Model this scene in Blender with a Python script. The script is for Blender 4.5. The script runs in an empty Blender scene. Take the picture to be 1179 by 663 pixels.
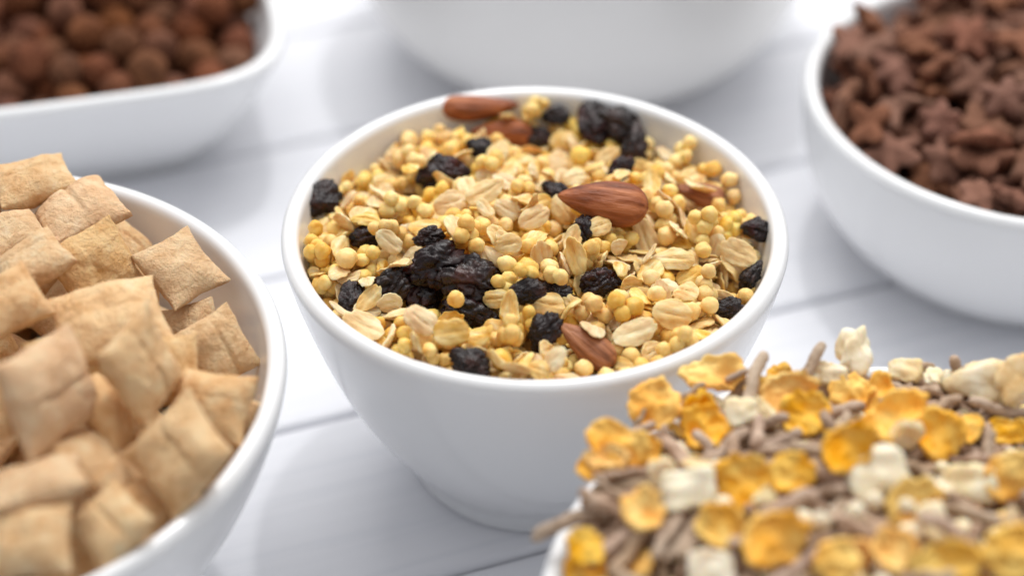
import bpy, bmesh, math, random
from mathutils import Vector, Matrix, Euler, noise, Quaternion
U = 0.01                       # modelling is in centimetres, the scene in metres
PI = math.pi
SC = bpy.context.scene
COL = SC.collection
V3 = Vector

# ------------------------------------------------------------------ mesh shapes (centimetres)
def fbm(p, o=3):
    s, a, t = 0.0, 1.0, 0.0
    q = p.copy()
    for _ in range(o):
        s += a*noise.noise(q); t += a; a *= .5; q = q*2.03 + V3((7.1, 3.3, 1.7))
    return s/t

def ridged(p, o=2):
    s, a, t = 0.0, 1.0, 0.0
    q = p.copy()
    for _ in range(o):
        s += a*(1-min(1, abs(noise.noise(q))*2.6)); t += a; a *= .5; q = q*2.1 + V3((3.1, 9.3, 4.7))
    return s/t

def ico(sub):
    bm = bmesh.new(); bmesh.ops.create_icosphere(bm, subdivisions=sub, radius=1.0)
    v = [x.co.copy() for x in bm.verts]; f = [[q.index for q in x.verts] for x in bm.faces]
    bm.free(); return v, f
ICO = {}
def icov(sub):
    if sub not in ICO: ICO[sub] = ico(sub)
    return ICO[sub]

def puff_shape(seed, n):
    """n puffed grains stuck together, each about 0.42 cm across"""
    R = random.Random(seed); V, F = [], []
    cs = [V3((0, 0, 0))]
    while len(cs) < n:
        b = R.choice(cs); d = V3((R.gauss(0, 1), R.gauss(0, 1), R.gauss(0, .5))).normalized()
        c = b + d*R.uniform(.29, .36)
        if all((c-q).length > .27 for q in cs): cs.append(c)
    m = sum(cs, V3())/n
    iv, jf = icov(3)
    for c in cs:
        o = len(V); r = R.uniform(.18, .24); off = V3((R.random()*50, R.random()*50, R.random()*50))
        sq = V3((1, R.uniform(.9, 1.05), R.uniform(.84, 1)))
        dp = V3((R.gauss(0, 1), R.gauss(0, 1), R.gauss(0, 1))).normalized()
        for p in iv:
            k = 1 + .16*noise.noise(p*1.2+off) + .09*noise.noise(p*3.2+off) + .04*noise.noise(p*8+off)
            a = (p-dp).length
            k -= .16*math.exp(-(a/.28)**2)
            V.append(V3((p.x*sq.x, p.y*sq.y, p.z*sq.z))*r*k + c - m)
        F += [[i+o for i in f] for f in jf]
    return V, F

def disc_shape(seed, fn_out, fn_mid, fn_th, NR=12, NS=40):
    """closed lens: outline radius(a), mid height(x,y,r), thickness(r,a)"""
    V, F = [], []
    def ring(k, side):
        r = k/NR
        out = []
        for s in range(NS):
            a = 2*PI*s/NS; ro = fn_out(a); rr = math.sin(r*PI/2)**.85 if r < 1 else 1
            x, y = math.cos(a)*ro[0]*rr, math.sin(a)*ro[1]*rr
            z = fn_mid(x, y, rr, a) + side*fn_th(rr, a, x, y)
            out.append(V3((x, y, z)))
        return out
    for side in (1, -1):
        o = len(V); V.append(V3((0, 0, fn_mid(0, 0, 0, 0)+side*fn_th(0, 0, 0, 0))))
        for k in range(1, NR+1): V += ring(k, side)
        for s in range(NS):
            t = (s+1) % NS
            f = [o, o+1+s, o+1+t]; F.append(f if side > 0 else f[::-1])
            for k in range(NR-1):
                a = o+1+k*NS
                f = [a+s, a+NS+s, a+NS+t, a+t]; F.append(f if side > 0 else f[::-1])
    n = 1+NR*NS
    for s in range(NS):
        t = (s+1) % NS; a = 1+(NR-1)*NS
        F.append([a+s, n+a+s, n+a+t, a+t])
    return V, F

def oat_shape(seed):
    R = random.Random(seed*7+1); off = V3((seed*3.7, 1.3, 2.2))
    L, W = R.uniform(.40, .50), R.uniform(.27, .35)
    cx, cxy = R.uniform(-.5, .5), R.uniform(-.5, .5); cy = R.uniform(-.5, .5)
    th = R.uniform(.032, .05)
    notch = R.random()*2*PI; gr = R.choice([.012, .03, .04]); n2 = R.random()*2*PI
    def out(a):
        k = 1 + .07*noise.noise(V3((math.cos(a)*1.6, math.sin(a)*1.6, 0))+off) + .05*noise.noise(V3((math.cos(a)*5, math.sin(a)*5, 3))+off)
        d = (a-notch+PI) % (2*PI)-PI; k -= .16*math.exp(-(d/.13)**2)
        d = (a-n2+PI) % (2*PI)-PI; k -= .12*math.exp(-(d/.3)**2); k += .04*noise.noise(V3((math.cos(a)*11, math.sin(a)*11, 3))+off)
        return L*k*(1-.06*math.cos(a)), W*k
    def mid(x, y, r, a):
        z = cx*x*x + cxy*x*y + cy*y*y*.6
        z += .11*fbm(V3((x*3, y*3, 0))+off, 3)*r
        return z
    def thk(r, a, x, y):
        t = th*(1-r**3)**.6 + .012 if r < 1 else .012
        yy = y+.03*noise.noise(V3((x*5, 0, 9))+off); g = math.exp(-(yy/.022)**2)*max(0, 1-(x/(L*.8))**2)
        t -= gr*g
        t += .012*noise.noise(V3((x*4, y*16, 5))+off)*(1-r**4)
        t += .022*math.exp(-((abs(y)-.1)/.06)**2)*(1-r**2)
        return max(t, .006)
    return disc_shape(seed, out, mid, thk)

def cornflake_shape(seed):
    R = random.Random(seed*13+5); off = V3((seed*5.1, 4.3, 1.2))
    L, W = R.uniform(.55, .72), R.uniform(.46, .62)
    if seed % 4 == 3: W *= .62
    cup = R.uniform(.05, .55); sad = R.uniform(-.5, .5); fold = R.uniform(-.4, .6)
    def out(a):
        p = V3((math.cos(a), math.sin(a), 0))
        k = 1 + .22*noise.noise(p*1.2+off) + .15*noise.noise(p*3.0+off) + .08*noise.noise(p*8+off)
        return L*k, W*k
    def mid(x, y, r, a):
        p = V3((x, y, 0))
        z = cup*.55*(x*x+y*y) + sad*(x*x-y*y)*.6 + fold*x*y
        z += .18*noise.noise(p*2.1+off) + .11*noise.noise(p*5+off)*(.4+.6*r)
        z += .07*max(0, noise.noise(p*8+off+V3((0, 0, 4))))
        return z
    def thk(r, a, x, y):
        p = V3((x, y, 7))
        t = .036 + .075*math.exp(-((r-.84)/.14)**2)*(.8+.7*noise.noise(p*5+off)) + .03*noise.noise(p*7+off)
        if r > .97: t = .03+.008*noise.noise(p*9+off)
        return max(t, .018)
    return disc_shape(seed, out, mid, thk, 14, 48)

def raisin_shape(seed):
    R = random.Random(seed*17+3); off = V3((seed*4.9, 9.3, 3.2))
    sx, sy, sz = R.uniform(.58, .70), R.uniform(.42, .54), R.uniform(.24, .33)
    ax = Euler((R.uniform(-.6, .6), R.uniform(-.6, .6), R.uniform(-.5, .5))).to_matrix()
    V = []; iv, jf = icov(5)
    for p in iv:
        q = ax@p; q = V3((q.x*.55, q.y*1.5, q.z*1.5))
        w = q + V3((noise.noise(p*1.3+off), noise.noise(p*1.3+off*2), noise.noise(p*1.3+off*3)))*.7
        k = 1.02 + .45*noise.noise(p*1.1+off)
        for f, a in ((1.15, .26), (2.3, .15), (4.6, .07)):
            k -= a*(1-min(1, abs(noise.noise(w*f+off))*3.2))**1.4
        k += .14
        V.append(V3((p.x*sx, p.y*sy, p.z*sz+.10*noise.noise(V3((p.x*1.4, p.y*1.4, 2))+off)))*k)
    return V, jf

def almond_shape(seed):
    R = random.Random(seed*19+3); off = V3((seed*4.9, 2.3, 3.2))
    NU, NV = 56, 64; V, F = [], []
    L = 1.06
    for i in range(NU+1):
        u = i/NU; x = -L + 2*L*u
        # pointed at x=-L, blunt at +L
        w = .57*(u**.66)*((1-u**3.0)**.5)/.66 if 0 < u < 1 else 0.0
        w = max(w, 0.0)
        for j in range(NV):
            a = 2*PI*j/NV; c, s = math.cos(a), math.sin(a)
            p = V3((x*.9, c*2.2, s*2.2)) + off
            k = 1 - .10*ridged(V3((x*.6, c*3.6, s*3.6))+off, 2)*math.sin(PI*u)**.5 + .05*noise.noise(V3((x, c, s))+off)
            k -= .02*ridged(V3((x*1.2, c*8, s*8))+off, 1)
            V.append(V3((x + .03*noise.noise(p), c*w*k, s*w*.66*k + .05*(x*x))))
    for i in range(NU):
        for j in range(NV):
            t = (j+1) % NV; F.append([i*NV+j, i*NV+t, (i+1)*NV+t, (i+1)*NV+j])
    return V, F

def pillow_shape(seed):
    """puffed square wheat pillow: two pinched ends, pointed corners"""
    R = random.Random(seed*23+3); off = V3((seed*3.9, 6.3, 1.2))
    N = 40; V, F = [], []
    wx, wy = 1.0, R.uniform(.86, 1.0)
    hz = R.uniform(.44, .58); cav = R.uniform(.02, .09); ridge = R.choice([0, .05, .09]); ry = R.uniform(-.25, .25)
    tw = R.uniform(-.12, .12); bend = R.uniform(-.12, .12)
    def pt(i, j, side):
        u, v = -1+2*i/N, -1+2*j/N
        u = math.sin(u*PI/2)*.35+u*.65; v = math.sin(v*PI/2)*.35+v*.65
        x = wx*u*(1 - cav*(1-v*v)*1.0*(abs(u)**3)); y = wy*v*(1 - cav*1.25*(1-u*u)*(abs(v)**3))
        e = 1.04
        hx = max(0, 1-abs(u/e)**2.6)**.75; hy = max(0, 1-abs(v/e)**2.4)**.75
        h = hz*hx*hy
        h += .0
        h *= 1 + .34*noise.noise(V3((x*1.1, y*1.1, side*3))+off)
        h -= ridge*math.exp(-((y-ry+.05*noise.noise(V3((x*2, 0, 0))+off))/.05)**2)*hx*hy*(.5+.5*side)
        h += .035*noise.noise(V3((x*4, y*4, side*3))+off)*hx*hy + .022*noise.noise(V3((x*9, y*9, side*3))+off) - .018*ridged(V3((x*4, y*9, side*3))+off, 2)*hx*hy
        h = max(h, 0)+.035
        x += .05*noise.noise(V3((u*2, v*2, 4))+off); y += .05*noise.noise(V3((u*2, v*2, 8))+off)
        k = max(abs(u), abs(v))
        x *= 1 + .018*noise.noise(V3((u*7, v*7, 1))+off)*k; y *= 1 + .018*noise.noise(V3((u*7, v*7, 5))+off)*k
        return V3((x, y, side*h*.92 + tw*x*y + bend*x*x))
    idx = {}
    for side in (1, -1):
        for i in range(N+1):
            for j in range(N+1):
                idx[i, j, side] = len(V); V.append(pt(i, j, side))
    for side in (1, -1):
        for i in range(N):
            for j in range(N):
                f = [idx[i, j, side], idx[i+1, j, side], idx[i+1, j+1, side], idx[i, j+1, side]]
                F.append(f if side > 0 else f[::-1])
    bd = [(i, 0) for i in range(N)]+[(N, j) for j in range(N)]+[(N-i, N) for i in range(N)]+[(0, N-j) for j in range(N)]
    for k in range(len(bd)):
        a, b = bd[k], bd[(k+1) % len(bd)]
        F.append([idx[a+(1,)], idx[a+(-1,)], idx[b+(-1,)], idx[b+(1,)]])
    return V, F

def stick_shape(seed):
    """short curved bran strand"""
    R = random.Random(seed*29+3); off = V3((seed*2.9, 5.3, 7.2))
    NL, NS = 26, 14; L = R.uniform(.5, 1.0); rad = R.uniform(.11, .14)
    c1, c2 = R.uniform(-.42, .42), R.uniform(-.5, .5)
    if seed == 12: L, c1, rad = 1.0, 1.5, .14
    V, F = [], []
    P = []
    for i in range(NL+1):
        t = -1+2*i/NL; x = t*L
        P.append(V3((x*(1-.18*abs(c1)*t*t), c1*.42*t*t + .08*noise.noise(V3((t*1.5, 0, 0))+off), c2*.25*t*t*t+.08*noise.noise(V3((t*1.7, 4, 0))+off))))
    for i in range(NL+1):
        d = (P[min(i+1, NL)]-P[max(i-1, 0)]).normalized()
        n = d.cross(V3((0, 0, 1))).normalized(); b = d.cross(n)
        t = -1+2*i/NL; e = max(0.0, 1-abs(t)**9)**.5
        for j in range(NS):
            a = 2*PI*j/NS
            o = n*math.cos(a)+b*math.sin(a)
            k = rad*e*(1+.20*noise.noise((P[i]+o*rad)*7+off)+.12*noise.noise((P[i]+o*rad)*16+off))
            V.append(P[i]+o*k)
    for i in range(NL):
        for j in range(NS):
            t = (j+1) % NS; F.append([i*NS+j, i*NS+t, (i+1)*NS+t, (i+1)*NS+j])
    m = sum(V, V3())/len(V)
    return [v-m for v in V], F

def chunk_shape(seed):
    """cut block of pale dried fruit"""
    R = random.Random(seed*31+3); off = V3((seed*2.9, 1.3, 9.2))
    sx, sy, sz = R.uniform(.42, .64), R.uniform(.28, .42), R.uniform(.07, .14)
    if seed % 3 == 2: sx, sy, sz = .36, .26, .13
    V = []; iv, jf = icov(4)
    ex = .38
    for p in iv:
        f = (abs(p.x)**(2/ex)+abs(p.y)**(2/ex)+abs(p.z)**(2/ex))**(-ex/2)
        q = p*f
        k = 1+.26*noise.noise(q*1.1+off)+.12*noise.noise(q*3+off)+.05*noise.noise(q*8+off)
        V.append(V3((q.x*sx*k, q.y*sy*(1+.2*q.x*math.sin(seed))*k, q.z*sz*k+.10*noise.noise(V3((q.x*1.2, q.y*1.2, 0))+off)+.15*(q.x*sx)**2)))
    return V, jf

def popped_shape(seed):
    """jagged pale puffed cluster"""
    R = random.Random(seed*37+3); off = V3((seed*2.1, 7.3, 5.2))
    V = []; iv, jf = icov(4)
    for p in iv:
        k = .58+.40*noise.noise(p*1.1+off)+.08*noise.noise(p*3.3+off)+.07*noise.noise(p*8+off)
        V.append(V3((p.x, p.y*.62, p.z*.30))*max(k, .15))
    return V, jf

def ball_shape(seed):
    R = random.Random(seed*41+3); off = V3((seed*2.7, 7.9, 5.9))
    V = []; iv, jf = icov(4)
    for p in iv:
        k = .60*(1+.10*noise.noise(p*1.4+off)+.07*noise.noise(p*4+off)+.035*noise.noise(p*9+off))
        V.append(p*k)
    return V, jf

def star_shape(seed):
    """chunky chocolate cereal with rounded lobes"""
    R = random.Random(seed*43+3); off = V3((seed*2.3, 3.9, 5.5)); n = R.choice([4, 5, 5, 6]); ph = R.random()*6
    am = R.uniform(.2, .3); sz = R.uniform(.62, .8)
    def out(a):
        k = sz*(.86+am*math.cos(n*a+ph)+.08*noise.noise(V3((math.cos(a)*2, math.sin(a)*2, 0))+off))
        return k, k*.92
    def mid(x, y, r, a): return .12*noise.noise(V3((x*1.5, y*1.5, 0))+off)+.25*(x*x-y*y)*math.sin(seed)
    def thk(r, a, x, y):
        return .18*(1-r**2.6)**.55*(1+.45*noise.noise(V3((x*3, y*3, 3))+off))+.02+.02*noise.noise(V3((x*9, y*9, 3))+off) if r < 1 else .012
    return disc_shape(seed, out, mid, thk, 14, 44)

SHAPES = {'p': lambda v: puff_shape(100+v, 1), 'c': lambda v: puff_shape(200+v, 3+v % 4), 'o': oat_shape, 'f': cornflake_shape,
          'r': raisin_shape, 'a': almond_shape, 'w': pillow_shape, 's': stick_shape, 'k': chunk_shape, 'j': popped_shape,
          'b': ball_shape, 't': star_shape, 'q': lambda v: puff_shape(300+v, 1)}
NVAR = {'p': 6, 'c': 9, 'o': 12, 'f': 10, 'r': 7, 'a': 4, 'w': 10, 's': 12, 'k': 7, 'j': 5, 'b': 6, 't': 8, 'q': 3}

# ------------------------------------------------------------------ bowls (centimetres): outer profile (radius, height), wall thickness
BOWLS = {
 'muesli': dict(c=(0, 0), H=7.3, th=.44, prof=[(2.95, 0), (3.10, .05), (3.16, .3), (3.3, .7), (3.75, 1.35), (4.35, 2.3), (4.85, 3.3), (5.28, 4.4), (5.63, 5.5), (5.87, 6.4), (6.0, 7.05)]),
 'pillow': dict(c=(-13.17, -5.5), H=7.3, th=.46, prof=[(3.4, 0), (3.6, .05), (3.7, .35), (4.1, .9), (5.1, 1.9), (6.05, 3.1), (6.75, 4.3), (7.25, 5.4), (7.58, 6.3), (7.75, 7.0)]),
 'flake': dict(c=(7.6, -12.0), H=6.6, th=.46, prof=[(3.4, 0), (3.6, .05), (3.7, .35), (4.1, .8), (5.1, 1.7), (6.05, 2.8), (6.75, 3.9), (7.25, 4.9), (7.55, 5.7), (7.7, 6.3)]),
 'star': dict(c=(14.13, 8.97), H=5.2, th=.46, prof=[(3.9, 0), (4.15, .05), (4.3, .3), (4.9, .75), (5.5, 1.4), (6.0, 2.2), (6.3, 3.1), (6.45, 4.1), (6.5, 4.9)]),
 'back': dict(c=(1.75, 20.0), H=7.4, th=.5, prof=[(4.2, 0), (4.5, .05), (4.75, .3), (5.5, .8), (6.3, 1.5), (6.95, 2.4), (7.3, 3.3), (7.5, 4.5), (7.65, 5.8), (7.75, 7.1)]),
 'ball': dict(c=(-14.0, 15.35), H=4.5, th=.42, sq=(4.5, math.radians(14)), prof=[(3.3, 0), (3.5, .05), (3.65, .3), (4.1, .8), (4.65, 1.5), (5.2, 2.4), (5.7, 3.4), (6.12, 4.27)]),
}
def smooth_profile(pts, sub=4):
    out = []
    n = len(pts)
    for i in range(n-1):
        p0, p1, p2, p3 = pts[max(i-1, 0)], pts[i], pts[i+1], pts[min(i+2, n-1)]
        for k in range(sub):
            t = k/sub
            q = []
            for d in (0, 1):
                a, b, c, e = p0[d], p1[d], p2[d], p3[d]
                q.append(.5*((2*b)+(c-a)*t+(2*a-5*b+4*c-e)*t*t+(3*b-a-3*c+e)*t*t*t))
            out.append(tuple(q))
    out.append(pts[-1]); return out
def bowl_profile(B):
    th = B['th']; o = smooth_profile(B['prof']); H = B['H']
    R, zt = o[-1]
    h = H-zt; pr = [(0, .12), (o[0][0]-.35, .12), (o[0][0]-.12, .0)] + o
    # rounded lip
    for k in range(1, 8):
        a = PI*k/8
        pr.append((R-th/2+math.cos(a)*th/2, zt+math.sin(a)*h))
    inner = []
    for r, z in reversed(o):
        if z < 1.0: break
        inner.append((r-th*(1 if z > 3 else 1+.15*(3-z)), z + (.0 if z > 3 else .1*(3-z))))
    pr += inner
    rz, zz = inner[-1]
    for k in range(1, 6):
        t = k/5; pr.append((rz*math.cos(t*PI/2), zz-.45*math.sin(t*PI/2)))
    return pr
def bowl_radial(B, a):
    if 'sq' in B:
        n, rot = B['sq']; q = a-rot
        return (abs(math.cos(q))**n+abs(math.sin(q))**n)**(-1/n)
    if 'ov' in B: return 1+B['ov'][0]*math.cos(2*a)+B['ov'][1]*math.sin(2*a)
    return 1.0
def inner_radius(B, z):
    pr = bowl_profile(B); k = max(range(len(pr)), key=lambda i: pr[i][1])
    best = min(pr[k:], key=lambda p: abs(p[1]-z)); return best[0]
def bowl_shape(B, NS=160, prof=None):
    pr = prof or bowl_profile(B); V, F = [], []
    V.append(V3((0, 0, pr[0][1])))
    mid = pr[1:-1]
    for r, z in mid:
        for s in range(NS):
            a = 2*PI*s/NS; rr = r*bowl_radial(B, a)
            V.append(V3((math.cos(a)*rr, math.sin(a)*rr, z)))
    V.append(V3((0, 0, pr[-1][1])))
    for s in range(NS):
        t = (s+1) % NS
        F.append([0, 1+t, 1+s])
        for k in range(len(mid)-1):
            a = 1+k*NS; F.append([a+s, a+t, a+NS+t, a+NS+s])
        a = 1+(len(mid)-1)*NS; F.append([a+s, a+t, len(V)-1])
    return V, F
# food surface height (cm) inside each bowl, as a function of offset from its centre
def surf(name, x, y):
    r = math.hypot(x, y)
    if name == 'muesli': return 6.45 + 1.15*max(0, 1-(r/5.6)**2) - .05*y
    if name == 'flake':
        return 6.75 + 1.6*max(0, 1-(r/7.2)**2) - .09*x + .03*y
    if name == 'star': return 4.3 + .7*max(0, 1-(r/6.1)**2)
    if name == 'ball': return 3.6 + .5*max(0, 1-(r/6.5)**2)
    if name == 'pillow': return 6.3 + 1.3*max(0, 1-(r/7)**2) - .12*x
    return 0
def fill_shape(name, depth, rscale=1.0, N=26, NS=72):
    """the packed food deep in the bowl: a bumpy dome"""
    B = BOWLS[name]; V, F = [], []
    ztop = surf(name, 0, 0)-depth; V.append(V3((0, 0, ztop)))
    for k in range(1, N+1):
        for s in range(NS):
            a = 2*PI*s/NS; R = inner_radius(B, surf(name, 0, inner_radius(B, B['H']-.5)) - depth)*bowl_radial(B, a)-.02
            r = R*k/N; x, y = math.cos(a)*r, math.sin(a)*r
            z = surf(name, x, y)-depth + .16*noise.noise(V3((x*2.2, y*2.2, 0)))+.08*noise.noise(V3((x*6, y*6, 3)))
            V.append(V3((x, y, z)))
    for s in range(NS):
        t = (s+1) % NS
        F.append([0, 1+s, 1+t])
        for k in range(N-1):
            a = 1+k*NS; F.append([a+s, a+NS+s, a+NS+t, a+t])
    return V, F
FILL_DEPTH = {'muesli': 1.0, 'flake': 1.1, 'star': 1.3, 'ball': 1.6}

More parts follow.
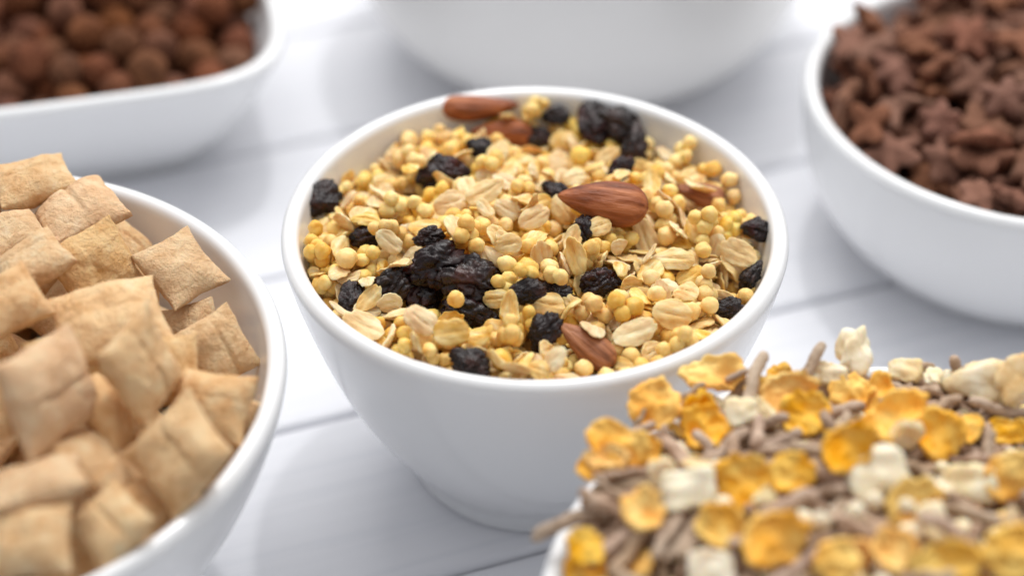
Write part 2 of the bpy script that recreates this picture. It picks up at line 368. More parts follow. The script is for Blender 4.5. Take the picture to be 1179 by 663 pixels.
# ------------------------------------------------------------------ where each piece lies: kind, variant, position (0.01 cm), turn (0.01 rad), size (%), flag
DATA = {
 'muesli': (
  'o 11 -92 -406 630 -69 288 -5 62 0;p 2 -509 16 583 45 -17 113 93 0;o 8 171 320 602 301 19 20 69 0;c 0 329 332 583 -41 -249 -141 89 0;o 10 -209 317 599 15 283 70 78 0;p 1 '
  '76 -181 672 -49 243 20 105 1;o 9 178 -171 654 -4 4 -213 75 1;o 4 19 -85 666 -4 -15 213 66 0;p 2 133 485 554 107 -277 51 80 0;o 11 -81 -208 667 5 -300 -155 67 0;o 1 15 '
  '-196 670 -10 5 -131 69 0;o 1 310 -286 617 -14 -302 -9 93 0;o 9 -222 104 638 285 31 138 69 0;o 3 -402 -64 608 28 299 139 78 0;p 0 -21 395 604 14 3 -107 103 0;o 7 -121 194 '
  '640 310 -16 -94 73 0;o 4 -386 121 603 -24 8 240 88 0;o 2 119 -2 665 312 12 58 62 0;o 8 -425 204 575 302 -25 -18 67 0;p 4 -227 -128 665 100 7 -20 101 0;o 0 -323 19 630 -5 '
  '-20 66 82 0;p 3 -218 446 569 274 64 -14 108 0;o 6 326 -202 631 19 2 29 79 0;p 5 -398 -320 602 -110 -41 -285 106 1;o 11 329 75 627 -9 -312 150 70 0;o 3 -204 -336 632 -7 -3 '
  '277 70 0;o 9 310 -79 632 10 -3 260 64 0;o 1 294 224 607 24 -11 275 84 0;p 4 135 425 584 210 131 109 81 0;o 4 401 205 587 -286 25 152 88 0;o 4 -91 393 588 -57 -13 9 66 0;o '
  '4 219 -20 647 0 5 45 67 1;c 3 -300 -380 628 74 140 214 97 1;p 0 118 87 659 17 -220 21 84 0;c 4 -352 -158 647 -296 29 118 98 0;c 6 -4 144 680 -4 -41 -309 89 1;p 4 -143 -38 '
  '672 22 246 89 87 0;p 0 -354 359 561 -86 303 37 93 0;o 5 381 -290 604 15 44 51 85 0;o 9 409 281 573 20 292 106 70 0;o 7 469 107 577 -260 33 141 64 0;o 6 -300 -88 637 14 '
  '296 108 89 0;p 0 195 122 656 -127 304 -33 82 0;o 9 -109 476 556 48 -311 9 87 0;o 11 -290 407 556 -25 16 66 65 0;c 4 -443 -207 606 53 -86 14 96 1;o 7 -367 -17 615 -3 8 '
  '-249 65 0;c 8 -96 123 661 -142 -51 -68 83 0;o 5 282 288 598 18 294 -94 77 0;o 0 394 -85 616 -18 -275 -25 83 0;p 1 333 -392 609 -37 -82 -211 85 1;o 1 89 480 557 12 289 -80 '
  '81 0;o 10 -12 -507 605 -244 56 -5 88 1;p 3 502 -97 593 -243 -61 -72 101 1;c 4 493 15 597 160 -61 -104 85 0;o 6 -287 108 633 -27 19 -250 78 0;p 1 203 -265 655 -311 -5 105 '
  '104 0;o 3 110 317 610 -306 1 -21 72 0;o 5 -3 4 668 28 9 -177 94 0;p 3 -344 259 616 21 -287 20 89 0;c 5 258 -359 626 -112 -10 -115 80 1;o 5 -475 103 576 24 17 295 94 0;c 3 '
  '68 -440 655 -62 -37 -28 89 1;o 6 85 -482 598 305 21 -93 65 1;o 2 -106 -497 599 -1 -16 -74 76 1;o 1 49 -316 653 -30 -17 227 92 0;o 0 1 445 573 39 -288 75 65 0;c 0 -230 29 '
  '658 -99 66 -298 81 0;c 7 -411 286 607 -109 299 61 98 1;o 6 -279 -319 624 -8 311 24 76 0;o 6 86 -289 645 -293 -2 49 67 0;o 10 187 -123 659 -14 0 -38 67 0;o 7 -497 -84 581 '
  '-3 -16 175 78 0;c 1 -87 1 682 2 -282 5 92 1;o 2 -231 -176 657 10 300 53 84 0;c 0 -192 244 639 -23 -202 -30 98 0;p 1 -2 325 626 -137 227 -93 103 0;c 5 -120 375 620 61 -76 '
  '-2 89 0;p 0 219 194 635 55 93 178 90 0;o 4 -9 -401 627 -295 -19 40 70 0;o 3 -222 -434 595 -48 304 -82 75 1;p 0 285 -14 641 -127 50 -173 94 0;o 1 120 228 630 301 7 99 77 '
  '0;o 1 370 -4 619 -9 -1 -121 75 0;o 5 414 -174 600 -6 -17 270 62 0;o 8 8 215 645 -9 -4 34 69 0;o 6 110 -97 666 289 -7 -47 77 0;p 3 430 113 603 -169 31 126 91 0;o 5 -120 '
  '-329 644 -289 -2 10 79 0;o 7 417 -301 582 129 0 102 70 1;o 11 320 283 599 -79 23 -180 69 0;o 7 -9 192 658 294 -19 41 93 0;p 0 -239 -355 629 -124 76 -7 101 0;c 0 -141 316 '
  '629 -40 80 -297 90 0;o 6 408 -122 609 -42 287 131 72 0;o 2 -27 -428 623 50 -16 -1 91 0;o 5 -216 -405 616 21 3 -138 80 1;p 3 -347 198 605 266 -50 -90 81 0;o 1 150 137 649 '
  '287 -9 25 86 0;c 8 392 -186 627 91 -281 -46 91 0;c 8 223 11 669 -181 -27 -86 99 1;p 2 259 98 639 17 274 85 93 0;p 0 -58 80 666 -167 -239 25 87 0;o 3 -258 -162 636 313 2 '
  '-69 72 0;p 2 -214 -12 655 -285 53 -83 85 0;o 7 486 107 576 59 -27 177 93 0;o 8 -335 306 581 295 15 120 82 0;p 1 302 -351 617 18 -13 -173 82 0;o 4 -288 -13 637 -31 17 -307 '
  '93 0;o 2 343 376 567 -134 -6 -61 83 0;o 7 -132 -469 609 6 287 28 74 0;o 11 123 284 623 24 -304 1 71 0;c 7 185 -424 633 -282 -40 105 86 0;o 9 75 -8 673 -18 0 160 90 0;p 4 '
  '-136 263 633 -224 21 -217 96 0;p 4 -95 -436 628 89 6 216 89 0;c 0 175 281 637 193 262 8 98 0;o 10 -105 488 566 276 43 64 62 0;c 5 -465 141 600 -200 -11 67 95 0;o 0 192 '
  '289 607 -15 11 -106 69 0;o 0 108 -142 664 21 -314 -98 68 1;o 1 -270 417 564 -314 34 6 69 0;o 10 -97 238 634 42 40 254 81 0;o 5 -293 -338 647 54 298 -18 79 0;c 2 -488 -39 '
  '612 -45 13 -6 89 1;c 3 -354 -290 633 71 112 209 90 1;p 1 143 -387 634 -32 -2 12 92 0;p 5 -331 -95 654 -135 -64 166 92 0;o 0 -118 -163 659 11 -3 47 81 0;c 3 -203 -275 655 '
  '-5 -295 -155 91 1;o 6 -227 133 641 35 -20 -256 88 0;c 1 248 -290 643 34 74 36 84 0;o 6 -402 125 615 36 34 -160 70 0;o 10 308 -157 626 -304 23 67 69 0;p 1 25 -156 677 5 '
  '-139 306 82 0;c 7 -380 29 635 67 -5 -157 92 0;o 10 -101 -70 667 -3 15 -244 82 0;o 10 42 -495 607 6 -22 193 76 1;o 9 367 295 576 -25 -11 -232 65 0;p 1 369 131 616 15 -304 '
  '52 106 0;o 10 124 -486 596 -281 -12 169 64 1;c 7 474 -10 623 32 -61 69 91 0;o 10 234 -100 651 -16 -314 -30 78 0;p 5 338 -336 612 284 40 31 101 1;o 8 39 485 560 -309 -17 '
  '-122 71 0;o 11 -490 -105 593 -26 -37 -223 79 0;o 9 116 -335 637 -2 -301 -62 80 0;o 5 305 -124 641 -310 18 25 82 0;o 3 -30 -190 666 313 -28 -100 68 0;c 1 175 439 580 16 52 '
  '-179 91 0;p 3 283 -219 650 124 -100 141 96 1;o 2 266 137 624 -6 -18 303 80 0;o 1 68 349 607 17 57 116 63 0;o 0 -396 222 582 55 283 -121 64 0;o 1 -123 422 582 56 15 308 93 '
  '0;o 7 -50 -350 650 8 -6 -202 84 0;o 9 -4 491 558 25 272 -23 78 0;o 8 140 177 652 -44 -6 -3 93 0;c 3 10 375 633 -51 -78 239 83 1;o 0 276 239 616 8 -28 -276 92 0;o 1 137 '
  '-217 663 50 277 -35 65 0;o 2 -40 190 674 -6 312 40 92 1;c 6 -247 -32 686 135 -47 131 91 1;c 0 -320 212 630 225 -30 76 97 1;c 8 311 37 651 -99 289 -67 92 0;o 4 -293 82 642 '
  '-42 293 91 78 0;o 10 -152 109 658 -1 308 -5 65 0;p 1 -101 -374 646 58 -75 -95 103 0;o 7 -369 -121 619 -9 -15 -213 74 0;o 0 -231 311 614 102 44 -227 82 0;o 11 -189 56 656 '
  '-16 34 17 90 0;o 11 -435 -166 622 234 49 83 73 0;o 2 425 12 603 276 -4 -146 69 0;p 3 358 243 603 -88 238 -61 102 0;o 11 46 303 613 -10 12 156 67 0;o 8 -196 383 584 15 '
  '-287 99 81 0;p 1 478 -180 589 -36 -51 93 92 1;o 7 -326 -340 620 129 6 287 73 0;o 7 233 429 585 -32 -15 -184 80 0;o 7 328 385 598 2 277 -71 89 0;o 0 -167 457 562 19 45 298 '
  '89 0;o 11 513 -38 613 92 -46 161 64 0;o 3 -494 45 604 -50 -29 -267 86 0;o 10 95 53 668 38 10 245 84 1;o 0 425 152 618 31 -68 285 69 0;o 6 126 -21 680 3 -33 -277 81 0;o 7 '
  '157 -232 661 29 282 -120 78 0;c 2 478 -173 630 10 72 159 84 1;o 2 -5 285 627 289 7 -14 71 0;p 4 -292 359 587 103 14 -253 81 0;o 6 4 -122 672 308 3 -13 67 0;o 9 -345 -236 '
  '619 11 290 9 69 0;o 4 -94 -495 616 4 312 75 64 0;o 8 237 252 608 308 14 92 71 0;o 1 -59 170 656 6 -27 -84 80 0;p 0 414 -38 619 -25 307 -1 97 0;c 2 311 84 681 31 -25 -206 '
  '95 1;o 6 346 305 606 -106 3 -197 76 0;p 0 101 -98 687 278 66 75 90 0;o 11 -248 377 600 74 -110 46 69 0;o 2 82 420 597 17 302 33 82 0;o 3 -269 325 597 84 -52 -143 78 0;o 1 '
  '-361 246 589 43 -277 129 85 0;o 6 512 110 597 92 99 -180 69 0;o 6 -46 -377 641 -6 -1 258 78 1;p 3 -183 -130 671 -9 100 -197 96 0;o 4 -365 91 624 -9 302 1 90 0;o 8 -258 55 '
  '638 26 -313 120 76 0;o 1 -77 -155 665 274 -1 -122 75 0;o 5 -3 426 603 91 -23 -32 92 0;o 2 121 -295 648 6 23 0 75 0;c 2 -103 -9 725 -274 -1 -87 91 1;p 2 232 80 648 -23 -81 '
  '181 90 0;o 3 -82 190 670 155 25 81 93 0;c 2 -348 -351 666 -267 -94 67 83 1;o 0 -278 -42 643 40 -3 -83 73 0;o 8 -218 172 644 -19 -26 305 72 0;o 6 -25 -156 674 -22 0 -10 74 '
  '0;o 9 201 -212 657 -32 28 -128 88 0;c 2 -226 -368 671 -51 -295 52 92 1;p 0 -430 -74 623 -60 -72 20 105 0;p 4 28 -361 645 -103 258 -104 83 0;o 6 86 434 577 283 -4 59 91 '
  '0;o 2 48 192 648 297 34 53 80 0;o 10 314 -242 633 -309 -7 21 68 0;o 4 -134 46 658 -40 -14 117 65 0;o 9 -47 263 633 1 13 -232 62 0;o 2 -97 88 676 -70 255 19 73 0;c 7 -372 '
  '-82 665 -185 -24 -235 81 1;o 9 -249 180 628 26 305 44 82 0;o 4 433 -299 599 -144 30 104 64 1;o 1 414 -226 625 -60 -264 -24 65 0;o 10 -378 -334 623 -17 -50 291 72 0;p 3 '
  '-179 -446 619 -17 16 -48 87 0;o 2 283 -108 654 313 -12 -44 72 0;p 5 -73 -95 679 -38 -295 -75 80 0;c 2 107 -489 634 -309 0 28 88 1;o 0 307 170 616 5 -43 -247 70 0;o 7 447 '
  '208 575 -51 -7 -163 86 0;o 2 293 109 635 -40 -19 -136 72 0;o 11 400 -130 627 -34 17 252 80 1;p 5 262 -34 654 163 286 8 83 0;o 6 134 -377 657 -87 20 119 71 0;p 1 -16 217 '
  '700 67 32 -193 87 0;o 2 229 324 599 -10 36 23 95 0;o 1 -271 -203 632 -277 10 -96 63 0;o 1 232 -402 634 -71 11 -106 89 0;o 11 -43 477 564 19 11 284 93 0;p 4 33 -29 682 25 '
  '0 -22 89 1;o 2 380 282 586 -290 -11 142 85 0;o 10 235 -156 648 -296 17 -41 80 0;o 2 -313 -51 653 284 -67 -7 91 0;o 6 -500 162 609 -140 33 -181 80 0;o 7 -226 398 586 32 21 '
  '292 92 0;o 1 -419 19 617 136 46 214 67 0;c 6 -415 187 613 -116 14 267 87 0;o 0 309 -401 620 292 -47 56 93 1;o 10 -89 -329 677 79 -64 -247 85 0;p 4 -394 -178 626 -129 69 '
  '156 107 0;o 3 164 340 619 97 56 293 66 0;o 3 -264 255 619 -250 38 64 75 0;p 0 -457 -115 606 -198 -13 232 104 0;c 1 -238 -455 622 254 -79 53 87 1;o 2 178 -305 657 130 19 '
  '-174 88 0;p 0 -92 503 582 249 110 65 97 0;c 0 379 -348 630 17 -23 -115 97 1;p 2 -18 -466 622 167 56 239 99 0;c 8 192 -348 662 -185 184 -72 86 0;o 6 341 -315 640 45 -16 '
  '-185 85 0;o 8 -450 249 611 176 253 39 62 0;o 3 -164 -327 653 60 25 209 62 0;o 5 -56 325 623 263 39 128 90 0;o 6 -49 439 580 -4 304 90 90 0;p 4 -206 289 620 -52 -269 -149 '
  '85 0;o 3 461 161 585 -58 -16 -208 89 0;o 4 -270 101 659 -15 307 86 88 0;o 6 -36 -98 677 -44 -31 81 82 0;o 3 319 211 618 14 35 85 67 0;o 1 -434 91 608 30 274 6 82 0;p 0 '
  '278 -317 635 140 -95 -173 95 0;o 1 410 -264 609 0 -41 -271 89 0;o 4 153 -481 617 -243 -6 -205 80 1;c 7 -13 -345 695 -238 -121 101 96 1;o 1 120 -327 657 -29 -10 -308 90 '
  '1;c 3 303 -387 659 -30 39 309 99 1;c 1 121 -66 685 -89 -23 -101 82 1;c 4 -480 21 616 3 -70 -230 87 0;p 0 220 452 565 64 2 -146 99 0;o 8 163 -8 675 -11 -276 115 69 0;c 5 '
  '-51 -299 683 -194 85 111 92 1;o 10 -303 260 642 16 305 95 72 1;o 3 -449 -143 617 102 27 -306 86 0;p 4 -436 -7 618 79 290 24 95 0;o 5 -238 -423 648 -86 130 155 79 1;p 3 -8 '
  '461 604 72 37 40 87 0;o 3 46 482 576 18 -314 -130 90 0;o 6 -133 -425 633 -14 -52 -6 85 0;c 0 -11 94 689 -13 -34 147 88 0;o 5 -419 -107 670 210 -47 79 66 1;o 11 241 -216 '
  '654 -295 18 149 75 0;o 6 281 -80 659 -132 -5 -23 69 0;o 1 -45 -414 646 23 -25 89 88 1;o 7 498 154 593 -286 -127 14 71 0;p 2 89 186 651 51 13 80 89 0;o 2 219 -53 658 191 '
  '-6 -30 66 0;c 2 242 134 672 290 -5 -87 97 0;o 7 -201 159 649 -30 -281 25 64 0;o 5 26 432 599 58 116 124 78 0;o 5 328 102 634 -30 28 -17 90 0;c 5 -500 94 623 -30 71 -242 '
  '83 0;o 7 366 -145 630 -131 40 -43 68 0;o 7 -315 393 582 -301 -19 53 79 0;o 8 -245 250 628 223 7 -166 92 0;o 8 43 -245 659 309 -25 19 64 0;o 2 154 354 611 -5 90 192 78 0;p '
  '1 -75 50 670 -29 241 187 102 0;p 1 -385 248 609 248 34 -114 100 0;o 1 238 371 585 294 41 -96 93 0;o 8 -17 -447 649 1 9 76 75 0;o 8 -312 -416 602 156 22 251 80 1;p 0 -200 '
  '164 676 136 -231 -35 104 0;o 8 282 286 621 45 230 -69 93 0;o 4 340 -29 637 46 21 -196 87 0;o 11 -147 -479 615 -4 35 -267 83 1;o 10 415 270 590 -281 -4 -3 95 0;c 8 -300 '
  '291 608 -134 -17 284 87 1;o 7 -330 -234 638 -17 303 -75 78 1;p 4 354 -253 619 -89 46 -242 88 0;o 6 398 82 615 -13 -21 241 86 0;o 7 -142 -114 674 -283 4 160 71 0;o 5 77 '
  '-386 651 83 -295 69 86 1;o 7 90 143 647 0 19 226 68 0;p 5 -105 454 589 -5 276 -86 83 0;o 8 2 278 638 8 309 -8 91 0;o 2 108 -229 653 18 -2 284 67 0;o 5 -135 414 596 -7 -55 '
  '-133 63 0;o 2 -424 -116 616 -43 23 -42 70 0;p 3 -62 -134 681 266 5 59 86 0;o 5 255 -124 662 14 -16 74 80 1;p 5 259 194 643 -246 107 -78 107 0;o 0 459 -57 611 -235 60 -89 '
  '79 0;p 2 -433 -273 595 38 205 104 94 1;o 2 -84 -53 678 -29 33 -16 92 1;o 5 365 -41 629 -20 -3 144 89 0;p 4 48 245 652 140 -20 301 101 0;p 1 46 39 676 -68 261 93 105 1;o 9 '
  '-458 -73 601 19 6 296 64 0;o 10 497 37 621 224 1 -29 88 0;o 8 -281 -239 633 17 11 -67 76 0;o 4 -169 -87 661 4 6 34 80 0;o 3 -220 430 603 15 11 88 91 0;p 5 319 -209 655 '
  '225 -22 207 86 0;o 9 -299 25 654 -27 -16 -79 86 0;o 4 -163 25 666 -33 276 49 65 0;c 4 -83 263 650 90 207 -135 85 0;c 7 214 450 624 -307 40 -3 95 1;o 9 2 -297 660 20 24 '
  '-208 93 0;c 0 320 -14 669 -250 -81 -38 88 1;o 8 138 -121 674 146 -14 -193 65 0;o 8 -114 -190 665 -9 287 159 73 0;o 10 -436 54 618 35 -84 -162 65 0;o 11 62 -66 701 -82 96 '
  '198 90 1;o 11 298 318 622 -88 212 4 82 0;p 2 -177 -171 668 -160 103 182 107 0;p 2 342 -156 639 -59 21 300 95 0;c 6 -290 -340 691 25 203 -136 82 1;c 6 -142 473 613 -115 '
  '-29 92 92 0;o 1 -258 419 574 -18 24 -92 72 0;o 6 -184 -4 667 -4 -288 -61 84 0;o 5 255 -184 656 -32 5 -169 69 0;c 3 82 156 685 -36 220 14 85 1;o 1 -241 318 626 -107 -25 '
  '106 83 0;c 7 482 149 627 5 -47 10 91 1;o 8 249 323 611 -288 41 137 81 0;o 5 -15 497 584 14 296 -7 80 0;p 5 -451 -250 625 47 261 -127 104 1;o 10 404 36 620 4 -6 308 91 0;o '
  '5 -271 221 636 -47 14 -118 66 0;o 9 407 282 628 -137 -18 -227 79 0;o 0 -277 69 659 -29 -20 283 79 0;o 1 -69 -248 665 -60 300 59 82 1;p 4 61 -350 666 42 240 -14 96 1;o 2 '
  '442 61 590 -29 -5 -136 68 0;o 0 35 -405 633 -20 -310 68 72 0;o 8 268 413 565 -11 47 41 81 0;p 0 -192 105 656 61 206 -180 85 0;p 0 -173 -408 628 -236 -118 60 91 0;p 4 26 '
  '339 656 254 -47 -93 82 0;p 0 -16 -47 679 -277 -89 81 95 0;p 3 -267 -153 668 -54 27 307 100 0;o 7 -383 203 606 97 73 197 76 0;o 4 133 189 661 -35 -58 -88 80 0;p 4 259 55 '
  '656 52 -13 -226 94 0;p 4 104 -472 675 -67 254 -115 90 1;o 9 -368 104 636 -311 3 122 89 0;o 6 -137 149 658 -50 266 -60 68 0;o 6 -365 281 621 -108 -223 8 69 0;c 6 37 470 '
  '619 -129 -9 -75 90 1;p 1 -419 -40 636 13 -79 -148 88 0;o 3 -274 -421 649 -100 223 49 70 1;o 2 352 115 659 -109 75 -83 78 0;p 5 -79 415 653 29 -35 119 104 1;c 1 -469 -115 '
  '668 231 -140 64 96 1;p 5 -349 348 594 -68 267 126 105 0;p 0 -95 337 612 -202 31 -166 96 0;o 2 -394 -321 642 -41 -22 143 69 1;o 8 403 -278 624 -305 21 65 79 0;c 2 -69 -484 '
  '644 282 52 -34 82 1;o 4 -461 78 621 27 -278 158 94 0;o 9 -112 222 659 53 -61 -34 77 0;o 5 75 489 585 92 49 196 80 0;p 0 -247 457 623 24 36 201 103 0;o 10 220 -359 645 -11 '
  '-56 -78 76 0;c 8 -288 -112 660 -175 -1 -255 83 0;p 1 -183 -45 685 128 -3 207 105 0;p 4 95 78 687 -156 -44 -134 88 0;o 6 -131 -8 680 209 104 -39 80 0;o 3 250 415 603 195 '
  '-29 -188 81 0;c 2 21 -505 639 67 -16 -179 81 1;o 8 148 -268 652 -25 41 1 77 0;o 4 134 397 602 -36 311 24 80 0;p 3 358 197 609 29 272 -37 96 1;p 1 389 -139 654 -7 241 -7 '
  '107 0;o 2 -75 409 595 -42 -10 -35 73 0;o 7 -495 -83 607 21 6 -312 74 0;o 4 229 -109 676 266 -11 89 86 1;o 1 322 -288 634 33 -305 95 64 0;o 5 -128 -452 649 39 -17 -147 84 '
  '0;o 3 189 183 638 -2 10 198 62 0;o 5 301 -50 642 8 288 -101 70 0;o 9 177 -10 661 -21 -28 -152 65 0;c 8 -281 58 690 -131 -75 77 99 1;p 0 493 -138 586 -181 -92 155 81 0;o 0 '
  '110 -186 687 217 50 -187 94 1;o 5 319 -183 662 -77 -29 11 85 0;c 0 493 81 615 -28 -1 92 94 0;p 5 -28 240 656 95 -245 -57 106 0;o 6 7 67 703 -86 -93 268 95 1;o 0 341 238 '
  '624 23 16 -250 73 0;o 5 -31 -164 694 -300 19 82 76 0;o 4 177 -323 682 68 -31 -121 63 1;o 9 363 -312 670 41 45 300 93 1;c 4 6 -135 708 106 288 26 98 1;o 7 128 -303 674 -15 '
  '-312 77 91 1;p 5 36 -397 662 72 -235 -151 103 1;p 0 -183 138 657 -206 -1 20 94 0;o 7 20 -206 680 -18 -310 85 77 0;c 0 -445 120 647 -31 79 20 83 1;p 0 145 -158 668 -59 67 '
  '-160 82 0;o 3 335 280 628 -26 91 -112 87 1;o 11 -137 196 660 -250 -13 -122 90 0;o 5 392 -241 644 -80 8 175 77 1;p 1 -74 -430 661 55 -43 -238 98 0;o 5 361 69 678 63 -84 '
  '243 89 1;o 4 264 377 596 196 -27 -187 65 0;o 9 395 -347 674 26 -279 123 86 1;o 9 413 -297 637 -11 -40 -296 76 1;o 9 -173 123 684 50 10 -119 66 1;o 0 315 -259 646 11 -6 2 '
  '85 0;o 0 -65 -179 680 -14 -6 -306 63 0;o 5 393 6 642 289 7 -61 95 0;p 1 91 261 640 16 256 59 99 0;o 0 125 -238 121 294 7 54 64 0;p 2 -369 369 625 -111 -115 -232 88 0;c 4 '
  '78 -126 686 257 -53 -121 81 0;o 3 130 19 670 310 69 78 68 0;o 11 182 -450 667 -75 288 -74 75 1;o 4 154 151 690 141 -13 -61 73 0;c 6 266 73 735 -110 -16 -40 96 1;o 9 239 '
  '347 621 -34 -11 -14 72 0;c 8 452 119 665 -24 40 -137 81 1;o 10 -417 245 589 -76 -39 -34 74 0;p 2 354 -109 635 -241 6 -125 94 0;o 5 -39 502 597 -303 -52 0 74 0;c 1 -388 '
  '-176 678 60 -214 -113 99 1;o 11 59 -528 623 -166 211 17 66 1;p 4 -446 -56 655 -236 65 -90 93 0;o 11 -329 383 621 282 12 82 73 1;o 6 160 -352 668 -146 12 176 76 1;o 10 151 '
  '69 674 257 24 5 69 0;o 10 -73 -278 678 134 -74 145 74 0;o 0 438 -111 622 -162 87 -134 76 1;p 2 -164 251 668 52 273 -54 97 0;o 11 -190 -478 623 -54 247 -1 76 1;o 3 -359 '
  '-45 637 -52 3 169 94 0;o 10 -266 413 603 -234 -19 -161 87 0;c 1 -427 -302 660 -85 232 -10 92 1;c 3 -205 -437 672 240 -49 -137 84 1;o 1 180 156 667 216 -28 -101 82 0;c 5 '
  '328 -65 665 270 60 -36 93 1;p 5 -39 47 683 -8 46 51 108 1;p 2 -232 349 594 107 -210 99 92 0;o 7 96 -375 661 70 -11 -295 73 0;o 5 479 66 643 197 -241 -10 71 0;p 5 284 354 '
  '585 -89 0 -46 87 0;o 10 -173 -12 690 229 -19 -106 67 0;o 3 -17 337 661 45 14 -105 89 1;p 2 -163 -358 637 96 20 -23 85 0;c 1 -288 170 645 -16 -231 -156 83 1;c 4 21 222 687 '
  '-12 -12 180 80 1;o 2 -180 474 616 -168 24 79 90 0;p 4 93 502 610 17 -1 67 91 0;o 0 -50 -65 691 -5 285 -179 66 0;c 8 -228 -83 691 -40 -21 77 94 0;o 8 -329 104 648 284 51 '
  '-129 83 0;c 7 -4 -2 711 22 92 -274 96 1;o 0 409 148 613 -29 -64 -295 78 0;o 1 295 238 627 312 -1 -91 79 0;o 4 -147 494 572 -142 -300 24 67 0;o 3 -476 -1 640 -71 9 -261 64 '
  '0;o 3 -92 415 610 50 -294 7 92 0;p 4 -133 -76 686 -17 260 42 93 0;p 1 465 -94 599 -155 274 35 81 1;c 5 15 -516 688 29 230 99 96 1;o 3 102 314 627 6 299 57 95 0;o 9 101 '
  '381 607 -276 2 -29 91 0;c 3 339 183 652 -15 -32 42 83 1;o 3 -45 423 619 296 0 -43 75 0;o 11 -414 131 624 0 40 -273 69 0;o 2 -316 -24 652 -9 40 228 81 1;p 2 -206 -11 692 '
  '-62 248 46 99 0;c 4 -151 -498 661 -66 37 -297 99 1;o 6 -77 334 640 4 15 296 94 0;p 4 401 317 605 -80 209 -111 89 0;o 3 -493 -157 603 122 -74 214 93 1;o 0 438 75 609 -30 '
  '-266 29 63 0;o 1 -429 -2 646 296 -11 99 78 0;p 3 -482 -135 625 -163 57 68 83 0;c 4 192 229 642 20 284 -44 82 0;o 1 341 384 657 39 -31 242 87 1;o 3 285 -191 693 14 22 272 '
  '92 1;o 2 317 -241 664 -32 -305 5 74 0;c 0 -186 78 701 3 -228 130 82 0;c 6 215 333 655 160 35 194 82 1;o 2 131 143 679 -186 31 -71 80 0;p 4 -152 72 675 -78 201 -116 101 '
  '0;c 4 -434 -16 677 297 -3 164 86 1;p 0 -25 -491 650 -129 -18 -58 90 0;o 10 137 50 670 272 28 -8 80 0;o 1 -284 -3 668 -309 -2 -140 68 0;p 0 -168 341 609 -147 -281 42 83 '
  '0;o 9 -326 -283 669 28 66 182 92 1;o 8 -59 500 598 -101 -35 132 75 0;p 1 -213 -160 678 59 -70 248 85 0;o 1 -208 50 682 281 28 -30 88 1;c 1 -353 194 673 -123 -109 42 94 '
  '1;o 9 -258 -313 664 93 -227 -35 94 0;p 0 -83 -354 668 61 272 -38 81 0;o 3 -94 -219 685 -76 27 -293 90 0;o 3 -105 -506 632 -95 284 -36 90 1;o 5 -457 57 640 -7 7 224 81 0;o '
  '4 260 31 687 286 6 -71 89 1;o 8 407 -308 650 11 -293 -55 76 1;o 5 192 -481 602 156 73 47 93 1;p 1 -35 -252 685 126 103 -64 105 0;o 2 -352 129 659 -92 0 -222 75 0;o 1 -137 '
  '224 672 -39 -45 59 82 0;o 3 187 233 664 -286 13 19 69 0;o 1 379 49 640 -43 -24 -70 82 0;c 7 -168 -93 742 -92 291 57 98 1;o 6 411 229 599 13 -295 -145 92 0;o 2 63 304 635 '
  '20 -41 -112 93 0;c 3 -314 48 742 -11 -28 -147 99 1;o 9 221 -222 670 3 -16 272 83 0;o 4 -168 -399 656 109 21 200 73 0;p 2 -72 461 603 -37 -16 70 96 0;p 2 -355 308 607 43 '
  '-258 -3 99 0;o 0 445 -86 625 140 76 -151 90 1;p 2 374 -45 657 37 -285 -115 87 0;o 6 373 293 623 -239 -117 10 70 0;o 4 -443 12 655 13 -8 -15 65 0;o 5 20 -90 684 314 9 -20 '
  '75 0;o 3 -275 -271 633 -301 -12 113 68 0;o 5 318 -311 657 65 28 -289 69 0;p 5 285 418 584 -208 -37 -216 93 0;o 7 164 -252 650 10 40 66 63 0;p 3 -139 -384 645 86 -30 -137 '
  '96 0;o 8 401 -103 643 229 71 42 88 1;o 2 -368 -230 630 -92 70 154 83 0;o 9 24 -183 692 -291 11 -7 91 1;p 1 190 174 684 -37 -81 -173 89 0;o 0 398 110 629 -7 -16 294 73 0;o '
  '0 74 235 672 81 -215 -172 93 1;c 3 194 -55 712 64 43 -311 89 1;o 8 72 -261 656 -297 -9 -131 77 0;o 3 1 395 658 68 -274 65 90 1;p 5 152 -489 666 -30 176 50 94 1;o 6 -41 '
  '296 650 2 307 152 76 0;o 2 288 198 650 -151 43 -191 76 0;o 5 -160 404 617 -63 -34 145 67 0;o 4 -305 396 600 -23 18 138 88 0;p 5 455 -233 596 -250 56 77 83 1;c 4 400 3 693 '
  '-70 21 31 93 1;p 5 -42 -112 707 31 -87 -232 92 1;o 1 -282 300 631 37 -24 -250 73 0;o 11 494 20 652 7 36 146 90 1;c 2 -509 -41 680 -6 18 311 83 1;c 5 -410 251 655 -162 59 '
  '-231 100 1;o 5 -99 358 654 -312 -15 71 78 0;p 2 -476 -22 651 57 41 296 106 0;p 4 -109 73 693 50 108 235 102 0;p 0 108 -256 676 181 -58 191 106 0;o 0 30 91 678 31 106 -25 '
  '74 1;p 3 -163 181 677 -200 5 -109 106 0;o 8 -408 83 643 19 -28 -96 84 0;p 3 -481 -199 634 -17 -32 -186 94 1;p 3 -272 -450 648 -192 -97 -15 81 1;p 4 123 480 589 305 -35 '
  '-32 96 0;c 4 283 245 657 -86 -265 -27 90 0;c 3 287 403 632 -286 5 -19 90 1;c 3 449 242 647 224 -17 33 98 1;p 4 78 357 628 55 -130 -192 88 0;o 8 -57 -63 712 -8 -20 -298 95 '
  '1;o 8 193 -81 660 300 -27 -79 74 0;o 11 -172 363 596 -269 6 104 69 0;o 6 -508 19 656 -3 -9 -112 94 0;c 4 -480 198 665 4 250 21 83 1;o 8 256 -205 676 18 274 -129 76 0;o 7 '
